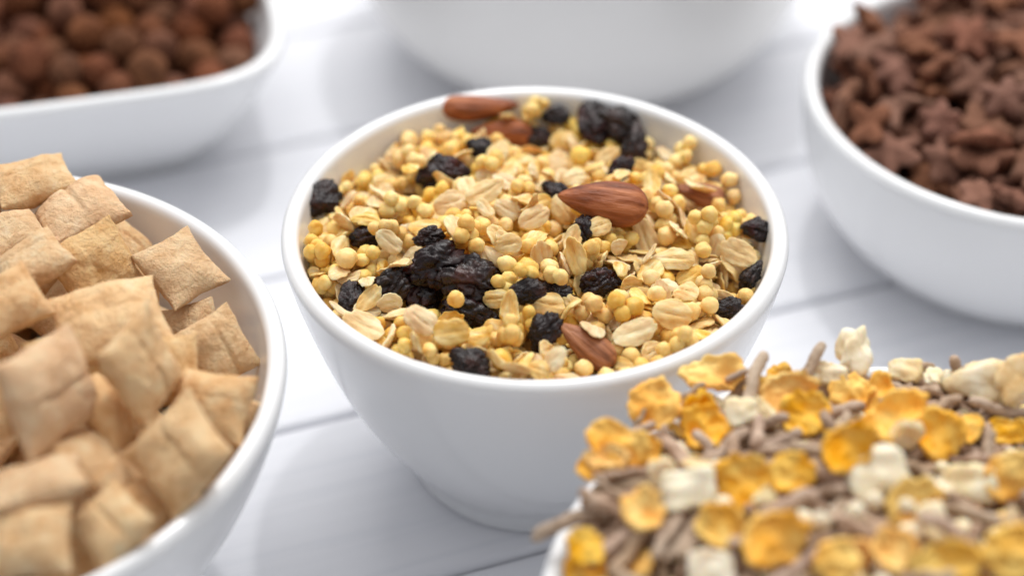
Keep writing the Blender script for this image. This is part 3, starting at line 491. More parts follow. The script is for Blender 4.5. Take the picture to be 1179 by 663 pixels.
  '248 -283 677 -67 -38 -203 87 0;o 7 47 -203 701 -244 -38 86 71 0;o 10 -82 232 694 -165 -56 -127 69 0;o 9 -40 -442 659 257 -4 106 72 0;c 1 442 -27 665 -142 210 22 87 0;o 11 '
  '430 -268 646 259 -18 -72 80 1;o 6 -386 -218 614 -128 -72 114 63 0;o 0 421 186 601 27 43 -66 68 0;p 2 142 -287 695 -130 -60 -166 104 1;p 4 -384 330 621 52 -227 171 100 0;o '
  '2 404 -67 631 66 29 45 69 1;o 9 -307 -262 663 94 -15 266 77 0;o 0 -94 -71 701 21 -15 304 68 0;p 5 -317 98 675 59 13 -309 92 0;p 3 -197 -397 696 -122 108 25 100 1;p 1 272 '
  '213 680 -39 -17 -294 86 0;c 5 187 -154 685 -62 -34 -178 85 0;o 7 -91 -286 724 -94 289 -18 75 1;o 7 -193 -206 661 -52 -280 -40 73 0;p 5 -151 33 696 0 282 -30 91 0;c 1 -305 '
  '-172 670 -172 -5 -190 91 1;p 4 302 -148 671 -31 11 6 102 1;p 3 427 309 659 -215 35 174 86 1;o 6 77 345 654 -38 -284 -101 77 1;o 0 233 38 701 34 276 -22 76 0;o 11 -214 405 '
  '614 0 33 -37 83 0;p 2 427 -146 618 -98 -26 121 90 0;o 2 -442 -214 669 -39 64 -88 67 1;p 4 -77 -460 693 -33 307 -17 102 1;o 2 -436 -177 662 -94 -262 112 70 0;p 0 148 -188 '
  '669 42 216 -22 91 0;o 6 108 451 613 171 -66 -24 86 0;c 7 -258 360 663 -182 38 124 94 1;o 3 -8 286 656 306 19 -88 69 0;p 5 375 342 588 131 -259 69 87 0;p 2 -151 -193 677 '
  '125 10 -94 82 0;o 1 -184 298 713 -55 -69 -17 88 1;o 8 -333 -12 669 13 195 13 85 0;o 1 302 -268 658 -273 43 -113 73 0;p 0 -520 -95 647 82 18 165 89 1;o 11 -314 329 613 -72 '
  '41 115 79 0;c 6 -162 361 654 25 -81 -9 90 0;o 5 135 105 675 276 17 -30 75 0;o 6 -357 268 650 -82 -304 -47 86 1;c 7 -417 99 692 -103 -150 56 88 1;o 6 -145 -123 701 -39 '
  '-241 162 83 0;o 6 101 -62 715 9 25 -185 84 1;o 4 -49 206 686 16 31 31 66 0;o 3 72 -517 675 40 10 -39 83 1;o 4 186 370 594 44 32 -248 77 0;p 2 -409 -98 627 5 234 -34 81 '
  '0;o 6 71 389 653 -11 -3 -148 75 1;o 0 373 311 614 150 44 -96 64 0;p 5 280 166 679 94 191 29 101 0;o 11 -413 38 660 -28 -21 -29 80 0;c 5 -238 154 687 -121 94 -241 94 1;p 5 '
  '-129 -346 662 -121 -74 236 89 0;o 3 189 72 657 35 298 99 91 0;o 7 352 -122 662 -305 -42 -19 74 0;o 8 -140 143 670 45 278 99 69 0;o 3 -168 9 685 200 55 -87 70 0;o 4 87 396 '
  '633 259 13 40 71 0;o 5 -278 425 617 -10 -45 21 73 0;o 8 419 133 638 36 -289 -97 92 1;o 0 176 26 686 9 25 -289 78 0;o 1 489 -87 619 7 10 101 63 1;c 0 -25 514 642 -158 0 '
  '201 94 1;o 5 2 -433 661 -302 -3 -122 70 0;o 9 213 -281 679 11 32 -25 91 0;p 2 227 -475 654 -44 -290 -29 95 1;o 9 -96 516 656 -268 -18 27 77 1;p 4 -190 423 640 -100 -266 '
  '-35 99 0;o 5 -321 -423 639 169 -31 223 80 1;o 8 202 190 659 -39 39 118 67 0;o 3 6 71 734 -264 -1 29 72 1;p 0 178 -402 671 -41 -29 -130 99 1;o 9 -512 67 645 -7 -74 187 79 '
  '0;o 8 322 413 617 280 -91 84 68 0;p 0 73 -316 679 46 -41 284 107 1;o 7 12 -74 692 9 -3 -258 76 0;o 10 238 185 691 281 1 37 85 1;o 11 448 50 621 295 75 43 66 0;p 5 160 240 '
  '694 171 89 87 89 1;c 1 322 280 679 -81 -64 -145 82 1;o 11 39 -305 678 -68 308 55 75 0;o 5 253 -132 686 45 58 5 75 1;o 5 -80 -375 691 -209 47 -35 94 1;p 5 -309 415 637 '
  '-228 -11 154 99 0;c 5 -126 225 708 -117 30 -249 93 1;p 1 192 114 687 -163 -69 180 83 0;o 11 -112 -466 673 0 -22 -128 83 1;p 2 -414 -71 651 -52 308 85 87 1;o 0 -515 4 668 '
  '-25 -8 269 85 1;o 8 163 25 696 -33 -313 -118 91 1;c 5 -71 61 726 -238 31 45 86 1;o 4 -90 304 716 13 -30 118 89 1;o 11 233 -234 688 84 -33 1 78 1;o 2 -397 141 657 -213 13 '
  '-86 66 0;p 4 -251 -409 702 258 21 -187 99 1;o 1 -343 1 687 198 -79 139 69 0;o 6 110 427 617 58 57 225 74 0;o 8 -59 -418 681 -20 -253 192 74 1;p 3 244 -459 627 156 -83 '
  '-120 91 1;o 6 -27 -486 709 79 -3 -183 79 1;o 10 -444 -127 637 -6 -292 72 77 0;p 4 -163 -370 681 218 122 -6 108 1;o 0 4 -460 665 -28 27 -292 73 1;c 3 306 -424 705 36 129 '
  '277 93 1;o 7 -284 419 655 -165 -26 196 63 1;o 9 -264 227 660 -44 -29 297 76 1;o 3 307 -110 664 57 -301 -30 71 1;o 8 395 170 605 2 267 154 73 0;o 4 -114 -145 683 -16 19 '
  '158 88 0;o 5 480 -73 635 -16 -306 -18 76 1;c 4 174 -301 712 -303 6 31 93 1;o 6 367 -193 650 308 -29 97 77 0;o 5 66 -157 718 -158 88 190 94 1;c 8 123 293 661 -161 -35 -195 '
  '86 1;o 2 -147 115 675 16 -33 -16 66 1;o 1 394 42 677 -15 -51 281 73 0;o 2 296 -230 680 -37 -22 11 66 1;o 4 362 277 638 -54 -193 -104 85 1;p 2 197 -491 672 -216 -72 80 104 '
  '1;p 1 309 20 699 104 -292 31 103 1;o 8 -331 -225 649 -309 19 -9 66 0;c 5 -482 -178 673 -107 -126 -139 99 1;o 6 356 -257 661 -55 17 -196 86 1;o 6 420 -308 674 -99 -26 -119 '
  '78 1;p 5 75 475 635 108 -31 -229 81 0;o 8 326 135 652 195 -176 -87 69 0;c 0 -188 289 662 64 76 306 85 0;o 5 165 -117 671 -82 42 133 69 0;p 5 -287 316 650 147 5 -105 100 '
  '0;o 2 246 269 627 -74 -43 43 87 0;o 0 360 -144 675 -41 44 -291 83 1;o 8 186 393 626 -298 -75 87 74 0;o 4 332 343 632 -50 -225 -38 87 1;o 10 -324 -85 682 64 -4 133 68 1;o '
  '3 -243 103 668 -19 -301 51 86 0;c 7 3 511 709 -72 -3 61 90 1;o 8 204 292 651 254 37 -64 80 0;o 2 -342 75 678 -80 65 195 79 1;o 4 -105 -108 672 40 -5 -139 65 0;o 6 -224 '
  '107 687 -55 297 87 90 1;o 2 -320 334 631 -107 6 85 79 1;c 8 -40 183 719 94 2 177 99 1;o 10 -349 383 653 -117 16 -205 94 1;o 6 -370 318 658 36 212 -214 90 1;p 5 34 -90 718 '
  '-292 101 -56 94 0;p 1 492 189 666 192 -203 53 92 1;o 10 452 82 637 67 178 137 64 0;o 9 267 -156 700 -301 -21 90 85 1;c 4 -397 32 696 22 269 -89 93 1;o 3 7 269 666 -285 30 '
  '17 75 0;o 10 -199 463 658 10 -249 32 88 1;p 4 -494 141 639 27 308 18 82 1;o 1 -352 154 624 58 12 94 82 0;o 11 -389 -279 662 4 269 -54 64 0;o 4 -354 -137 686 87 -14 152 73 '
  '1;o 4 -26 417 637 297 12 7 69 0;o 2 -446 -207 642 22 -14 191 66 0;p 4 -10 -75 725 -184 -86 31 104 1;p 1 160 460 622 77 20 158 108 1;c 7 -242 437 668 29 247 29 82 1;o 2 '
  '-301 376 668 187 32 -92 87 0;p 4 291 -296 674 60 -95 33 98 0;o 2 -7 -484 682 68 289 65 70 0;c 5 512 70 670 -67 -74 234 87 1;o 2 92 9 692 -260 7 -195 71 1;o 3 175 274 670 '
  '-286 24 -51 93 1;p 0 -104 -403 660 -9 -260 -181 97 0;o 11 285 322 644 103 56 -48 92 1;c 3 -510 -87 721 104 -197 -98 91 1;c 8 -63 332 683 14 -40 -251 85 1;o 9 -150 -433 '
  '678 77 -32 138 78 1;o 10 -124 419 639 1 294 -156 93 0;o 2 408 68 636 -38 7 -67 79 0;o 8 -53 96 693 -241 -13 127 66 0;c 4 -94 -139 709 64 -65 253 85 0;o 7 -41 277 669 51 '
  '48 -236 66 0;o 5 -492 74 664 -274 19 68 72 1;o 6 255 -422 682 -82 -310 66 75 1;o 6 -330 -272 701 -195 -11 8 73 1;p 4 -157 -152 698 158 -120 162 92 0;o 4 -408 -226 653 233 '
  '21 -145 88 0;o 4 174 99 685 105 22 -86 65 0;o 2 384 206 636 -18 -5 186 92 1;o 6 -451 15 718 -128 -25 -78 88 1;p 0 32 313 643 211 101 140 81 0;o 4 311 208 665 -161 -28 122 '
  '87 1;c 5 -62 -246 734 -152 -280 -2 93 1;p 1 122 353 622 -168 -8 87 81 0;o 4 197 -483 640 -7 46 35 69 1;o 1 -339 348 667 -213 16 27 88 1;o 6 357 -95 679 0 291 128 86 1;o '
  '11 -291 139 666 17 -19 -82 83 0;o 8 -334 48 689 -40 86 220 62 1;o 9 -378 109 677 91 179 100 68 0;o 5 152 -148 724 89 -69 -135 82 1;o 9 275 27 706 -287 100 38 73 1;p 4 211 '
  '-425 671 -157 21 34 93 1;o 8 171 399 606 -300 8 19 62 0;o 10 271 121 703 27 -307 -70 87 0;p 0 350 112 704 -5 -145 71 96 1;p 4 393 322 642 258 67 -124 93 1;p 0 107 365 648 '
  '-290 -20 -85 93 0;o 8 83 -280 695 -64 -75 255 83 1;c 7 126 -133 739 141 48 -156 82 1;o 10 410 -62 652 -8 -14 -184 77 1;c 2 -316 317 694 41 18 67 89 1;o 2 219 202 666 52 '
  '-5 -307 72 0;o 10 -15 -484 698 43 -70 -78 88 1;o 8 80 -105 710 -273 -6 -175 67 0;o 8 -181 -74 699 -5 113 -114 79 0;p 0 -396 311 662 109 26 281 81 1;o 5 457 -206 603 259 '
  '97 32 65 1;o 10 341 388 631 11 70 -132 67 1;o 4 513 -27 642 12 100 -32 71 0;p 4 106 230 683 141 61 -100 91 0;o 4 405 168 707 -68 6 -44 94 1;o 7 250 -274 694 -52 13 -64 74 '
  '0;o 10 440 55 652 -198 -28 199 89 0;o 10 194 -88 681 32 -283 26 86 1;o 8 -148 -12 704 141 36 167 66 0;p 3 -71 281 681 -26 246 195 98 1;o 5 107 207 663 36 24 234 83 0;o 6 '
  '-126 -438 699 -110 8 -18 71 1;o 10 216 -176 674 -10 286 -131 72 0;o 8 433 179 628 71 -83 263 77 0;c 2 -293 -428 701 -133 3 -144 87 1;c 4 -472 194 628 -271 8 87 82 0;o 4 '
  '-390 -13 659 24 -223 -135 77 0;c 2 392 -208 699 -113 -36 147 92 1;o 0 270 -351 650 -47 -245 17 67 1;p 0 -287 381 630 -23 -2 -250 104 0;o 0 108 -368 674 267 -50 -81 66 0;o '
  '3 -35 -444 680 235 47 138 78 1;c 6 -127 136 711 -12 301 -37 96 1;o 0 -329 353 638 -109 109 -205 71 1;o 9 -348 116 688 19 -20 -163 76 0;p 4 -477 40 677 58 33 -126 91 1;p 5 '
  '-238 278 664 192 92 145 100 0;o 6 386 224 618 277 -11 -175 64 0;o 11 -430 -305 696 -51 34 -32 87 1;o 0 258 -82 685 -49 20 46 76 1;o 1 138 121 707 -121 54 -231 77 1;c 6 '
  '-134 294 675 -65 285 -87 82 1;o 10 48 524 603 -181 32 7 63 0;o 9 -467 83 667 -5 54 -26 74 1;o 5 371 29 662 289 -21 -158 69 0;o 7 -278 445 652 123 220 126 70 0;p 2 -211 '
  '-49 660 182 -136 -126 83 0;p 5 135 -351 685 -168 -71 -24 98 1;c 7 123 497 646 -29 297 91 89 1;o 0 236 -264 712 46 -14 223 78 1;p 4 -473 182 583 -195 -61 97 87 0;p 3 -309 '
  '12 688 158 26 -65 81 0;p 5 -316 426 677 -123 -247 -42 93 1;o 4 -376 -36 665 199 49 98 83 0;p 2 378 355 622 146 38 -136 101 0;o 10 228 262 651 -51 87 161 62 0;o 5 155 421 '
  '627 -109 -51 -37 83 1;o 10 73 447 658 92 3 89 79 1;p 5 234 -370 681 76 -179 -88 98 1;o 5 191 -141 712 263 2 -57 80 1;p 3 60 515 639 -182 47 60 107 1;c 4 -197 385 675 -52 '
  '3 128 97 1;c 5 469 33 689 -154 42 -186 88 1;o 6 -383 63 682 -143 238 -9 92 1;o 5 337 -238 689 284 44 142 82 1;o 9 -433 -98 664 95 247 102 63 0;c 7 377 345 683 -77 128 172 '
  '91 1;o 1 -43 -532 731 -98 47 8 85 1;o 2 225 69 688 -116 -10 14 72 0;o 10 -455 264 634 -186 40 -215 74 1;o 4 222 214 685 111 309 39 72 1;o 0 -208 -126 704 -22 -29 -280 94 '
  '0;c 6 -19 -228 763 45 46 130 86 1;c 3 -73 -408 718 33 251 119 90 1;o 11 475 -92 656 309 67 -64 95 1;o 3 68 328 657 -33 -302 -105 67 1;o 1 -106 442 616 24 -276 136 63 0;p '
  '0 -300 246 683 -228 75 88 81 1;o 1 -198 485 591 -185 59 12 74 0;c 8 264 -329 698 -66 -38 26 93 1;o 3 321 -89 689 -13 -309 -50 92 1;p 1 141 240 663 41 -48 1 90 1;p 5 59 83 '
  '672 -28 17 -164 82 1;o 0 -49 -522 676 -69 -104 293 70 1;o 4 301 157 656 66 90 -247 69 0;o 11 -376 -260 706 52 -48 73 77 1;o 7 -62 33 738 -233 47 -23 79 1;o 11 444 -198 '
  '644 117 48 -53 79 1;o 10 -515 -138 654 137 26 -158 63 1;c 3 165 50 738 -12 -27 219 97 1;p 0 -3 -285 689 -93 -264 -105 103 0;o 2 -63 -523 671 -223 29 24 72 1;o 7 -381 -276 '
  '683 44 22 4 72 1;c 0 141 -15 720 182 -19 -45 86 1;o 6 141 -518 675 61 -94 -239 63 1;p 2 445 -260 615 -274 -15 81 96 1;o 5 393 273 664 -273 2 79 80 1;p 1 52 84 705 46 -30 '
  '134 87 1;p 1 -31 -212 698 200 -37 56 97 0;o 1 366 -374 690 311 -28 -99 66 1;o 5 151 91 704 -191 237 -38 67 0;o 10 423 19 656 54 -4 -287 65 0;o 8 219 -209 702 -167 18 39 '
  '77 1;p 0 209 -313 694 11 -130 -122 85 1;o 3 259 300 651 -174 109 44 72 1;o 0 -6 315 673 305 19 -117 74 1;p 3 88 421 672 228 -134 74 104 1;p 4 -404 -142 645 71 87 -62 88 '
  '0;o 8 -342 366 654 -195 -11 68 86 0;o 5 248 -416 642 -62 -246 58 62 0;o 5 -362 161 692 -2 22 -156 65 1;o 9 -448 180 644 115 -29 126 70 0;o 3 -366 -383 649 137 16 236 86 '
  '1;p 2 74 -218 676 253 24 -51 97 0;o 10 352 -33 690 -20 -16 -295 78 1;o 5 8 -529 722 72 -24 -75 65 1;p 1 -156 442 655 109 54 68 89 1;o 10 404 74 658 65 6 200 86 0;o 0 -437 '
  '-230 654 40 -284 -80 82 1;p 4 160 199 682 9 251 -28 82 1;o 1 -41 -532 680 -109 69 -239 65 1;o 1 252 -74 692 266 18 24 74 1;o 2 -464 -46 691 175 -82 88 85 1;o 7 112 116 '
  '708 167 -1 -237 77 0;o 7 -382 -15 669 -117 -16 -234 73 1;o 1 36 -520 743 -29 81 -304 78 1;o 11 -506 -145 684 13 44 192 68 1;o 2 -471 265 656 -149 30 -206 72 1;o 1 149 260 '
  '708 -21 -44 -32 73 1;c 8 371 -287 695 79 -14 8 98 1;o 6 -461 68 694 -95 -51 -166 86 1;o 10 247 -423 662 94 -41 176 68 1;o 4 513 -54 651 -118 -18 -199 94 1;o 6 -456 128 '
  '696 16 -94 -45 94 1;o 5 -326 -403 700 118 30 -200 83 1;o 7 117 19 707 41 -8 144 89 1;p 4 119 330 689 67 218 42 109 1;o 4 -276 305 704 -12 64 -42 67 0;c 8 117 -307 721 150 '
  '242 -10 90 1;o 8 214 -111 703 288 30 75 71 1;o 5 -380 93 715 13 8 167 69 1;p 1 310 -35 713 -45 -3 -204 109 1;c 8 197 -333 739 88 -31 292 95 1;o 11 300 -284 704 -72 13 34 '
  '73 0;c 5 -400 -112 712 236 -24 -28 93 1;o 11 218 -189 704 126 -37 -204 61 1;o 5 125 -386 722 51 280 -120 84 1;o 3 -10 17 761 -11 214 -93 85 1;o 1 -286 -98 696 -30 247 4 '
  '79 1;p 4 190 174 720 -8 -111 -263 87 1;o 7 -130 28 745 67 -16 -297 64 1;o 10 -108 424 666 -25 271 -86 81 0;p 1 125 97 735 60 100 105 100 1;o 5 102 196 719 -259 -7 17 68 '
  '1;o 7 -397 33 723 4 298 -133 89 1;o 1 301 192 701 13 20 208 64 1;o 0 317 82 733 15 -98 -249 89 1;o 5 -104 188 712 52 17 -61 87 1;o 10 113 418 647 286 -83 -49 78 1;o 5 20 '
  '171 702 -30 -23 -221 70 1;o 0 -400 217 624 241 56 5 61 0;o 5 -312 -198 754 44 -26 -236 62 1;o 11 -16 298 696 230 28 -72 76 1;o 0 -86 -123 776 24 -240 -82 83 1;o 9 -300 '
  '-32 681 20 -308 -123 72 1;o 2 -223 315 671 -93 37 84 87 0;o 2 -191 418 696 30 -24 -166 65 1;o 11 24 -177 708 -10 0 -241 66 1;c 1 -299 271 737 207 82 -49 94 1;o 1 -309 '
  '-307 703 -41 7 51 77 1;o 1 412 -104 677 11 241 -105 80 1;o 10 -122 -413 722 -35 267 -58 88 1;o 3 -386 -215 724 -10 49 185 71 1;o 3 -5 -114 719 84 -246 61 64 0;o 11 -191 '
  '-326 696 167 -75 -16 85 1;o 7 382 -13 711 46 50 -125 83 1;p 3 265 -202 718 48 53 116 99 1;o 1 75 -101 725 84 8 -192 67 0;o 8 406 245 669 -273 -39 -24 70 1;c 0 -33 102 747 '
  '199 98 -150 86 1;o 4 20 -443 704 103 48 103 81 1;p 3 -66 -199 755 105 -45 301 103 1;o 1 -307 115 691 276 -40 -128 70 0;c 5 -187 6 731 -74 -30 51 99 1;o 4 286 -250 702 11 '
  '220 180 83 1;o 6 105 379 686 -82 57 -123 78 1;c 6 -334 -53 739 -85 47 35 87 1;o 8 -258 303 712 45 -1 151 89 1;o 11 2 206 731 210 -49 -178 80 1;p 0 -198 357 704 24 256 '
  '-168 93 1;p 5 20 299 688 -61 -49 286 86 1;p 1 -180 -314 745 -48 -239 -95 94 1;o 5 339 -240 711 -43 283 -79 78 1;o 1 -409 19 738 7 3 144 88 1;c 4 41 -225 750 44 -23 252 91 '
  '1;o 1 409 -83 679 35 -52 -202 67 1;p 0 -394 216 654 -99 89 -159 95 1;p 4 -435 -146 730 -67 215 -76 107 1;o 3 287 152 727 21 275 157 80 1;o 9 -365 128 714 260 23 -51 90 '
  '1;o 7 -264 -465 743 84 114 139 80 1;c 4 274 189 725 -227 49 -5 86 1;o 2 -217 181 713 -156 50 -39 73 1;p 4 33 -121 740 -251 63 -30 90 1;p 5 -209 323 712 175 -122 7 98 1;o '
  '5 -424 -181 701 -1 -50 -26 73 1;o 3 334 223 699 -85 -40 -132 84 1;o 1 337 -26 721 -247 51 138 86 1;o 5 -294 116 703 -50 -55 -96 90 0;o 7 -185 -108 793 34 -281 -118 88 1;o '
  '2 214 182 742 313 23 97 65 1;o 10 -118 7 763 8 -255 -83 62 1;o 2 92 -165 757 -81 -93 209 93 1;o 10 -30 53 754 11 -275 73 74 1;o 2 -206 -38 720 227 2 33 72 0;o 9 84 -156 '
  '716 -64 198 -12 67 1;o 5 76 -314 723 239 -52 58 76 1;o 9 425 -45 689 -47 105 -248 70 1;p 5 414 41 696 -313 -129 -24 91 0;o 11 -61 -131 760 53 69 11 92 1;o 7 -371 233 673 '
  '-67 -30 -241 90 1;p 5 229 -478 689 213 15 -208 87 1;o 7 -161 121 741 -14 -281 -125 83 1;o 11 385 229 664 77 48 -85 63 1;o 8 -298 -8 704 -83 -46 -295 69 1;o 11 -334 -170 '
  '717 99 59 311 75 1;o 4 -78 184 733 -9 28 -263 95 1;o 3 -81 -498 716 125 -286 -59 81 1;o 0 -454 -177 713 4 -309 65 67 1;c 2 -150 -136 796 132 -48 169 90 1;o 3 -61 -339 740 '
  '56 -239 -158 88 1;o 7 266 -119 722 90 37 -221 64 1;o 3 -398 -19 751 29 -2 -20 73 1;o 4 195 -182 731 276 -6 -169 63 1;o 1 -302 197 743 -4 294 -99 63 1;o 10 -133 411 686 '
  '-88 239 -69 80 1;p 3 -268 416 687 150 28 218 87 1;p 3 329 141 716 63 223 -74 88 1;o 8 429 56 713 96 54 231 67 1;o 10 197 -106 733 -152 -55 -240 67 1;o 11 213 267 693 -65 '
  '-262 -14 70 1;c 0 -108 211 756 182 -60 146 88 1;o 9 36 178 730 -247 79 142 78 1;p 2 -92 385 699 -153 -284 14 99 1;o 4 -436 175 653 -73 16 -239 84 1;o 6 50 -52 713 67 260 '
  '6 68 1;o 6 -71 146 743 6 20 -60 80 1;o 0 311 123 708 -53 -51 -119 62 0;p 5 447 281 683 25 -64 -257 92 1;o 2 -371 225 632 126 -48 167 61 0;o 11 -457 -81 709 79 9 130 90 '
  '1;p 3 -17 -140 762 148 -253 34 88 1;o 6 13 -156 749 27 188 231 87 1;o 2 397 -65 681 62 -16 279 68 1;o 1 -256 -34 731 -299 -2 -1 92 1;o 3 86 -105 749 -25 269 132 77 1;c 3 '
  '398 -40 738 -257 10 -67 90 1;o 11 -62 503 687 -15 62 127 87 1;p 1 274 -267 722 -118 -27 1 100 1;p 1 -122 -54 755 10 20 -233 91 1;o 8 4 -98 756 -8 -8 100 79 1;a 0 159 -1 '
  '786 72 7 -14 101 2;a 1 -139 534 699 47 1 -310 98 3;a 2 -76 469 658 118 6 -10 80 4;a 3 112 -414 695 56 38 -58 71 5;a 1 408 189 673 47 10 -31 60 6;r 0 -516 137 693 56 -16 '
  '37 73 12;r 1 -223 229 702 77 -11 15 89 13;r 2 -393 -36 713 56 -5 17 61 14;r 3 -269 609 608 39 1 2 61 15;r 4 -132 330 715 59 1 1 50 16;r 5 18 454 663 59 10 -16 56 17;r 6 '
  '61 520 685 49 -1 -1 50 18;r 0 163 483 688 20 -57 117 82 19;r 1 221 476 690 57 19 -34 85 20;r 2 259 382 678 10 -69 134 78 21;r 3 213 245 703 35 -60 93 56 22;r 4 52 128 723 '
  '56 14 -25 50 23;r 5 -320 -215 710 65 -37 52 82 24;r 6 -223 -180 739 74 -10 16 106 25;r 0 -251 -210 683 32 -67 114 80 26;r 1 -144 -228 727 77 13 -11 105 27;r 2 -156 -296 '
  '695 41 17 -34 82 28;r 3 -24 -295 750 70 -24 26 57 29;r 4 36 -245 702 64 -6 6 71 30;r 5 149 -207 710 71 -20 17 68 31;r 6 16 -384 712 40 -61 92 67 32;r 0 -416 -245 694 31 '
  '-46 104 55 33;r 1 531 17 693 57 5 -23 52 34;r 2 506 -120 659 32 -46 77 50 35;r 3 444 -228 650 53 -14 10 50 36;r 4 -146 -482 706 43 7 -13 62 37;r 5 113 -58 755 9 -56 136 '
  '50 38;r 6 -245 -102 762 56 -8 18 50 39;o 0 -30 253 704 77 -15 15 110 42;o 1 73 60 719 54 70 -86 93 42;o 2 263 -26 692 44 79 -107 105 42;o 3 323 -119 709 46 -3 -4 103 42;o '
  '4 479 -76 693 72 24 -41 105 42;o 5 308 -340 723 81 8 -18 104 42;o 6 -61 -164 786 82 -19 18 79 42;o 7 -338 -96 740 73 55 -45 81 42;o 8 -101 -176 739 57 51 -64 112 42;o 9 '
  '-254 -400 754 52 37 -51 95 42;o 10 -187 -427 744 80 -4 8 98 42;o 11 223 -381 705 67 -26 23 108 42;o 0 -291 266 670 58 2 3 82 42;o 1 56 314 676 55 -21 30 83 42;o 2 -116 84 '
  '756 51 -29 49 104 42;o 3 186 326 694 51 -31 45 74 42;o 4 -384 -354 699 38 22 -40 111 42;o 5 111 203 700 68 -2 -2 71 42;o 6 149 -65 763 43 -19 33 78 42;o 7 0 -22 759 69 '
  '-36 39 91 42;o 8 -199 65 736 56 -14 25 102 42;o 9 25 -294 714 54 7 -14 96 42'),
 'flake': (
  's 1 601 -273 544 114 -9 -177 106 0;s 8 -249 641 645 112 10 83 89 0;s 4 601 155 585 38 21 -13 99 0;s 7 423 -484 563 135 -276 -36 90 0;s 7 405 538 585 84 13 -29 108 0;q 0 '
  '-354 512 676 -26 76 -218 104 0;q 0 362 -156 651 44 -24 33 62 0;s 2 -347 14 738 -172 -4 185 110 1;s 4 260 556 618 217 8 -44 112 0;q 2 66 185 730 12 35 -221 104 0;s 2 110 '
  '-483 632 206 19 13 98 0;s 5 -129 -355 695 -53 10 -85 89 0;o 0 -704 4 675 -89 92 -101 94 1;o 5 -253 -256 705 -7 -14 292 81 1;j 2 -448 -477 631 -58 -13 265 56 0;k 3 173 '
  '-143 702 -13 -54 269 76 1;s 6 357 209 660 137 -13 220 89 0;q 2 -55 -492 652 -2 -71 -232 63 0;q 1 543 -151 594 -252 -16 -167 106 0;o 0 305 -259 651 -290 1 68 74 0;f 8 189 '
  '190 715 20 -311 -98 63 0;q 0 -86 621 649 -141 -54 31 97 0;q 1 -650 49 671 -190 11 29 72 0;q 2 295 -617 554 68 -286 37 80 1;q 2 672 -74 549 -43 -24 -96 109 0;s 7 217 -581 '
  '586 -157 32 -153 112 0;s 9 -296 -606 608 -248 17 -67 93 0;q 1 251 385 670 -27 42 -42 101 0;j 1 -414 329 698 8 -306 81 56 0;s 4 234 -2 705 15 -302 -136 108 0;q 2 -618 339 '
  '655 50 305 64 68 0;q 2 373 -49 667 -33 243 -97 75 0;q 1 572 -231 568 -72 24 307 90 0;o 2 -255 -157 727 -291 10 -72 81 0;q 2 -310 307 729 199 -38 -137 99 0;s 11 602 303 '
  '556 -298 11 -102 97 0;s 6 -423 -123 717 100 2 293 86 0;o 8 -579 -302 644 -286 -1 -118 63 0;k 5 -6 -29 734 -26 11 -82 57 1;s 7 -417 525 652 -19 27 259 94 0;s 2 39 -167 723 '
  '235 8 79 96 0;k 3 427 331 617 -18 -278 60 49 0;s 6 -465 220 714 -4 -7 -25 111 0;s 10 -123 169 741 -13 -3 228 89 0;q 1 -682 -168 645 52 44 84 84 1;q 2 46 663 629 -137 28 '
  '-208 91 0;s 3 -68 508 676 -116 5 261 86 0;s 5 191 -468 638 -165 38 -145 102 0;s 5 350 595 583 -83 -18 272 96 0;q 0 71 324 718 -15 59 5 109 1;q 0 111 527 667 24 -33 119 '
  '109 0;s 0 186 666 597 -57 -299 -6 87 0;s 0 199 -384 657 159 -6 -303 104 0;s 11 -437 -352 675 226 -13 -41 101 0;q 1 -77 -94 744 36 -20 253 79 0;s 8 65 -648 599 -251 -38 '
  '109 114 0;o 11 285 -421 608 -14 41 -141 64 0;s 3 -105 -582 630 -31 50 -125 112 0;s 5 -116 -152 734 271 21 -150 87 0;s 4 -238 -513 652 60 9 -292 102 0;q 1 -323 60 735 -148 '
  '110 -162 81 0;q 0 656 70 559 28 88 282 103 0;s 8 441 102 642 -5 26 70 102 0;s 0 35 -291 702 -90 -14 153 101 0;q 0 -107 275 727 214 99 43 72 0;q 1 669 -111 536 308 -37 62 '
  '81 0;s 0 -407 -49 722 -67 4 -254 101 0;q 0 439 316 640 141 -215 23 84 0;s 6 187 534 643 23 -12 277 96 0;k 6 -286 -477 651 -22 289 102 61 1;s 3 -477 191 727 143 48 -178 94 '
  '0;k 1 -513 -60 705 25 -8 205 68 0;s 10 166 432 667 186 17 -38 101 0;j 1 -545 -281 659 -1 8 252 56 0;s 0 654 -11 553 124 -19 -194 105 0;q 0 534 430 566 -28 26 -167 93 0;q '
  '2 389 19 658 44 59 -3 64 0;s 6 -58 -452 667 66 -16 244 96 1;s 5 -649 -131 663 -243 34 -158 99 1;s 9 -422 398 687 -253 -13 -192 98 0;s 1 -124 190 760 -208 -6 -80 101 0;s '
  '10 -32 297 725 -30 10 172 103 0;s 6 -291 -77 739 -48 298 3 97 1;s 1 182 637 619 -149 13 270 97 0;s 1 -170 -613 606 36 60 -102 87 0;k 6 513 -135 615 24 -312 99 76 1;s 6 '
  '-272 346 726 83 -310 -61 106 0;j 4 -59 -531 647 -42 289 7 67 1;s 8 266 141 694 7 -311 122 100 0;q 1 -538 153 698 -130 4 45 73 1;s 5 547 -34 623 149 6 210 110 1;k 3 201 '
  '-645 580 33 -49 -81 62 1;q 0 -169 -234 723 -62 292 32 99 1;o 9 287 298 663 303 10 -33 73 0;s 3 605 191 570 -109 -285 -75 96 0;o 10 -35 565 664 -36 39 200 79 0;s 9 -142 '
  '-260 720 -142 -13 67 87 0;s 11 290 -144 676 -223 35 -52 98 0;s 2 326 455 629 -127 36 88 104 0;s 0 552 -107 587 -87 39 -91 86 0;q 0 -21 67 747 309 -49 -7 76 0;s 0 -42 674 '
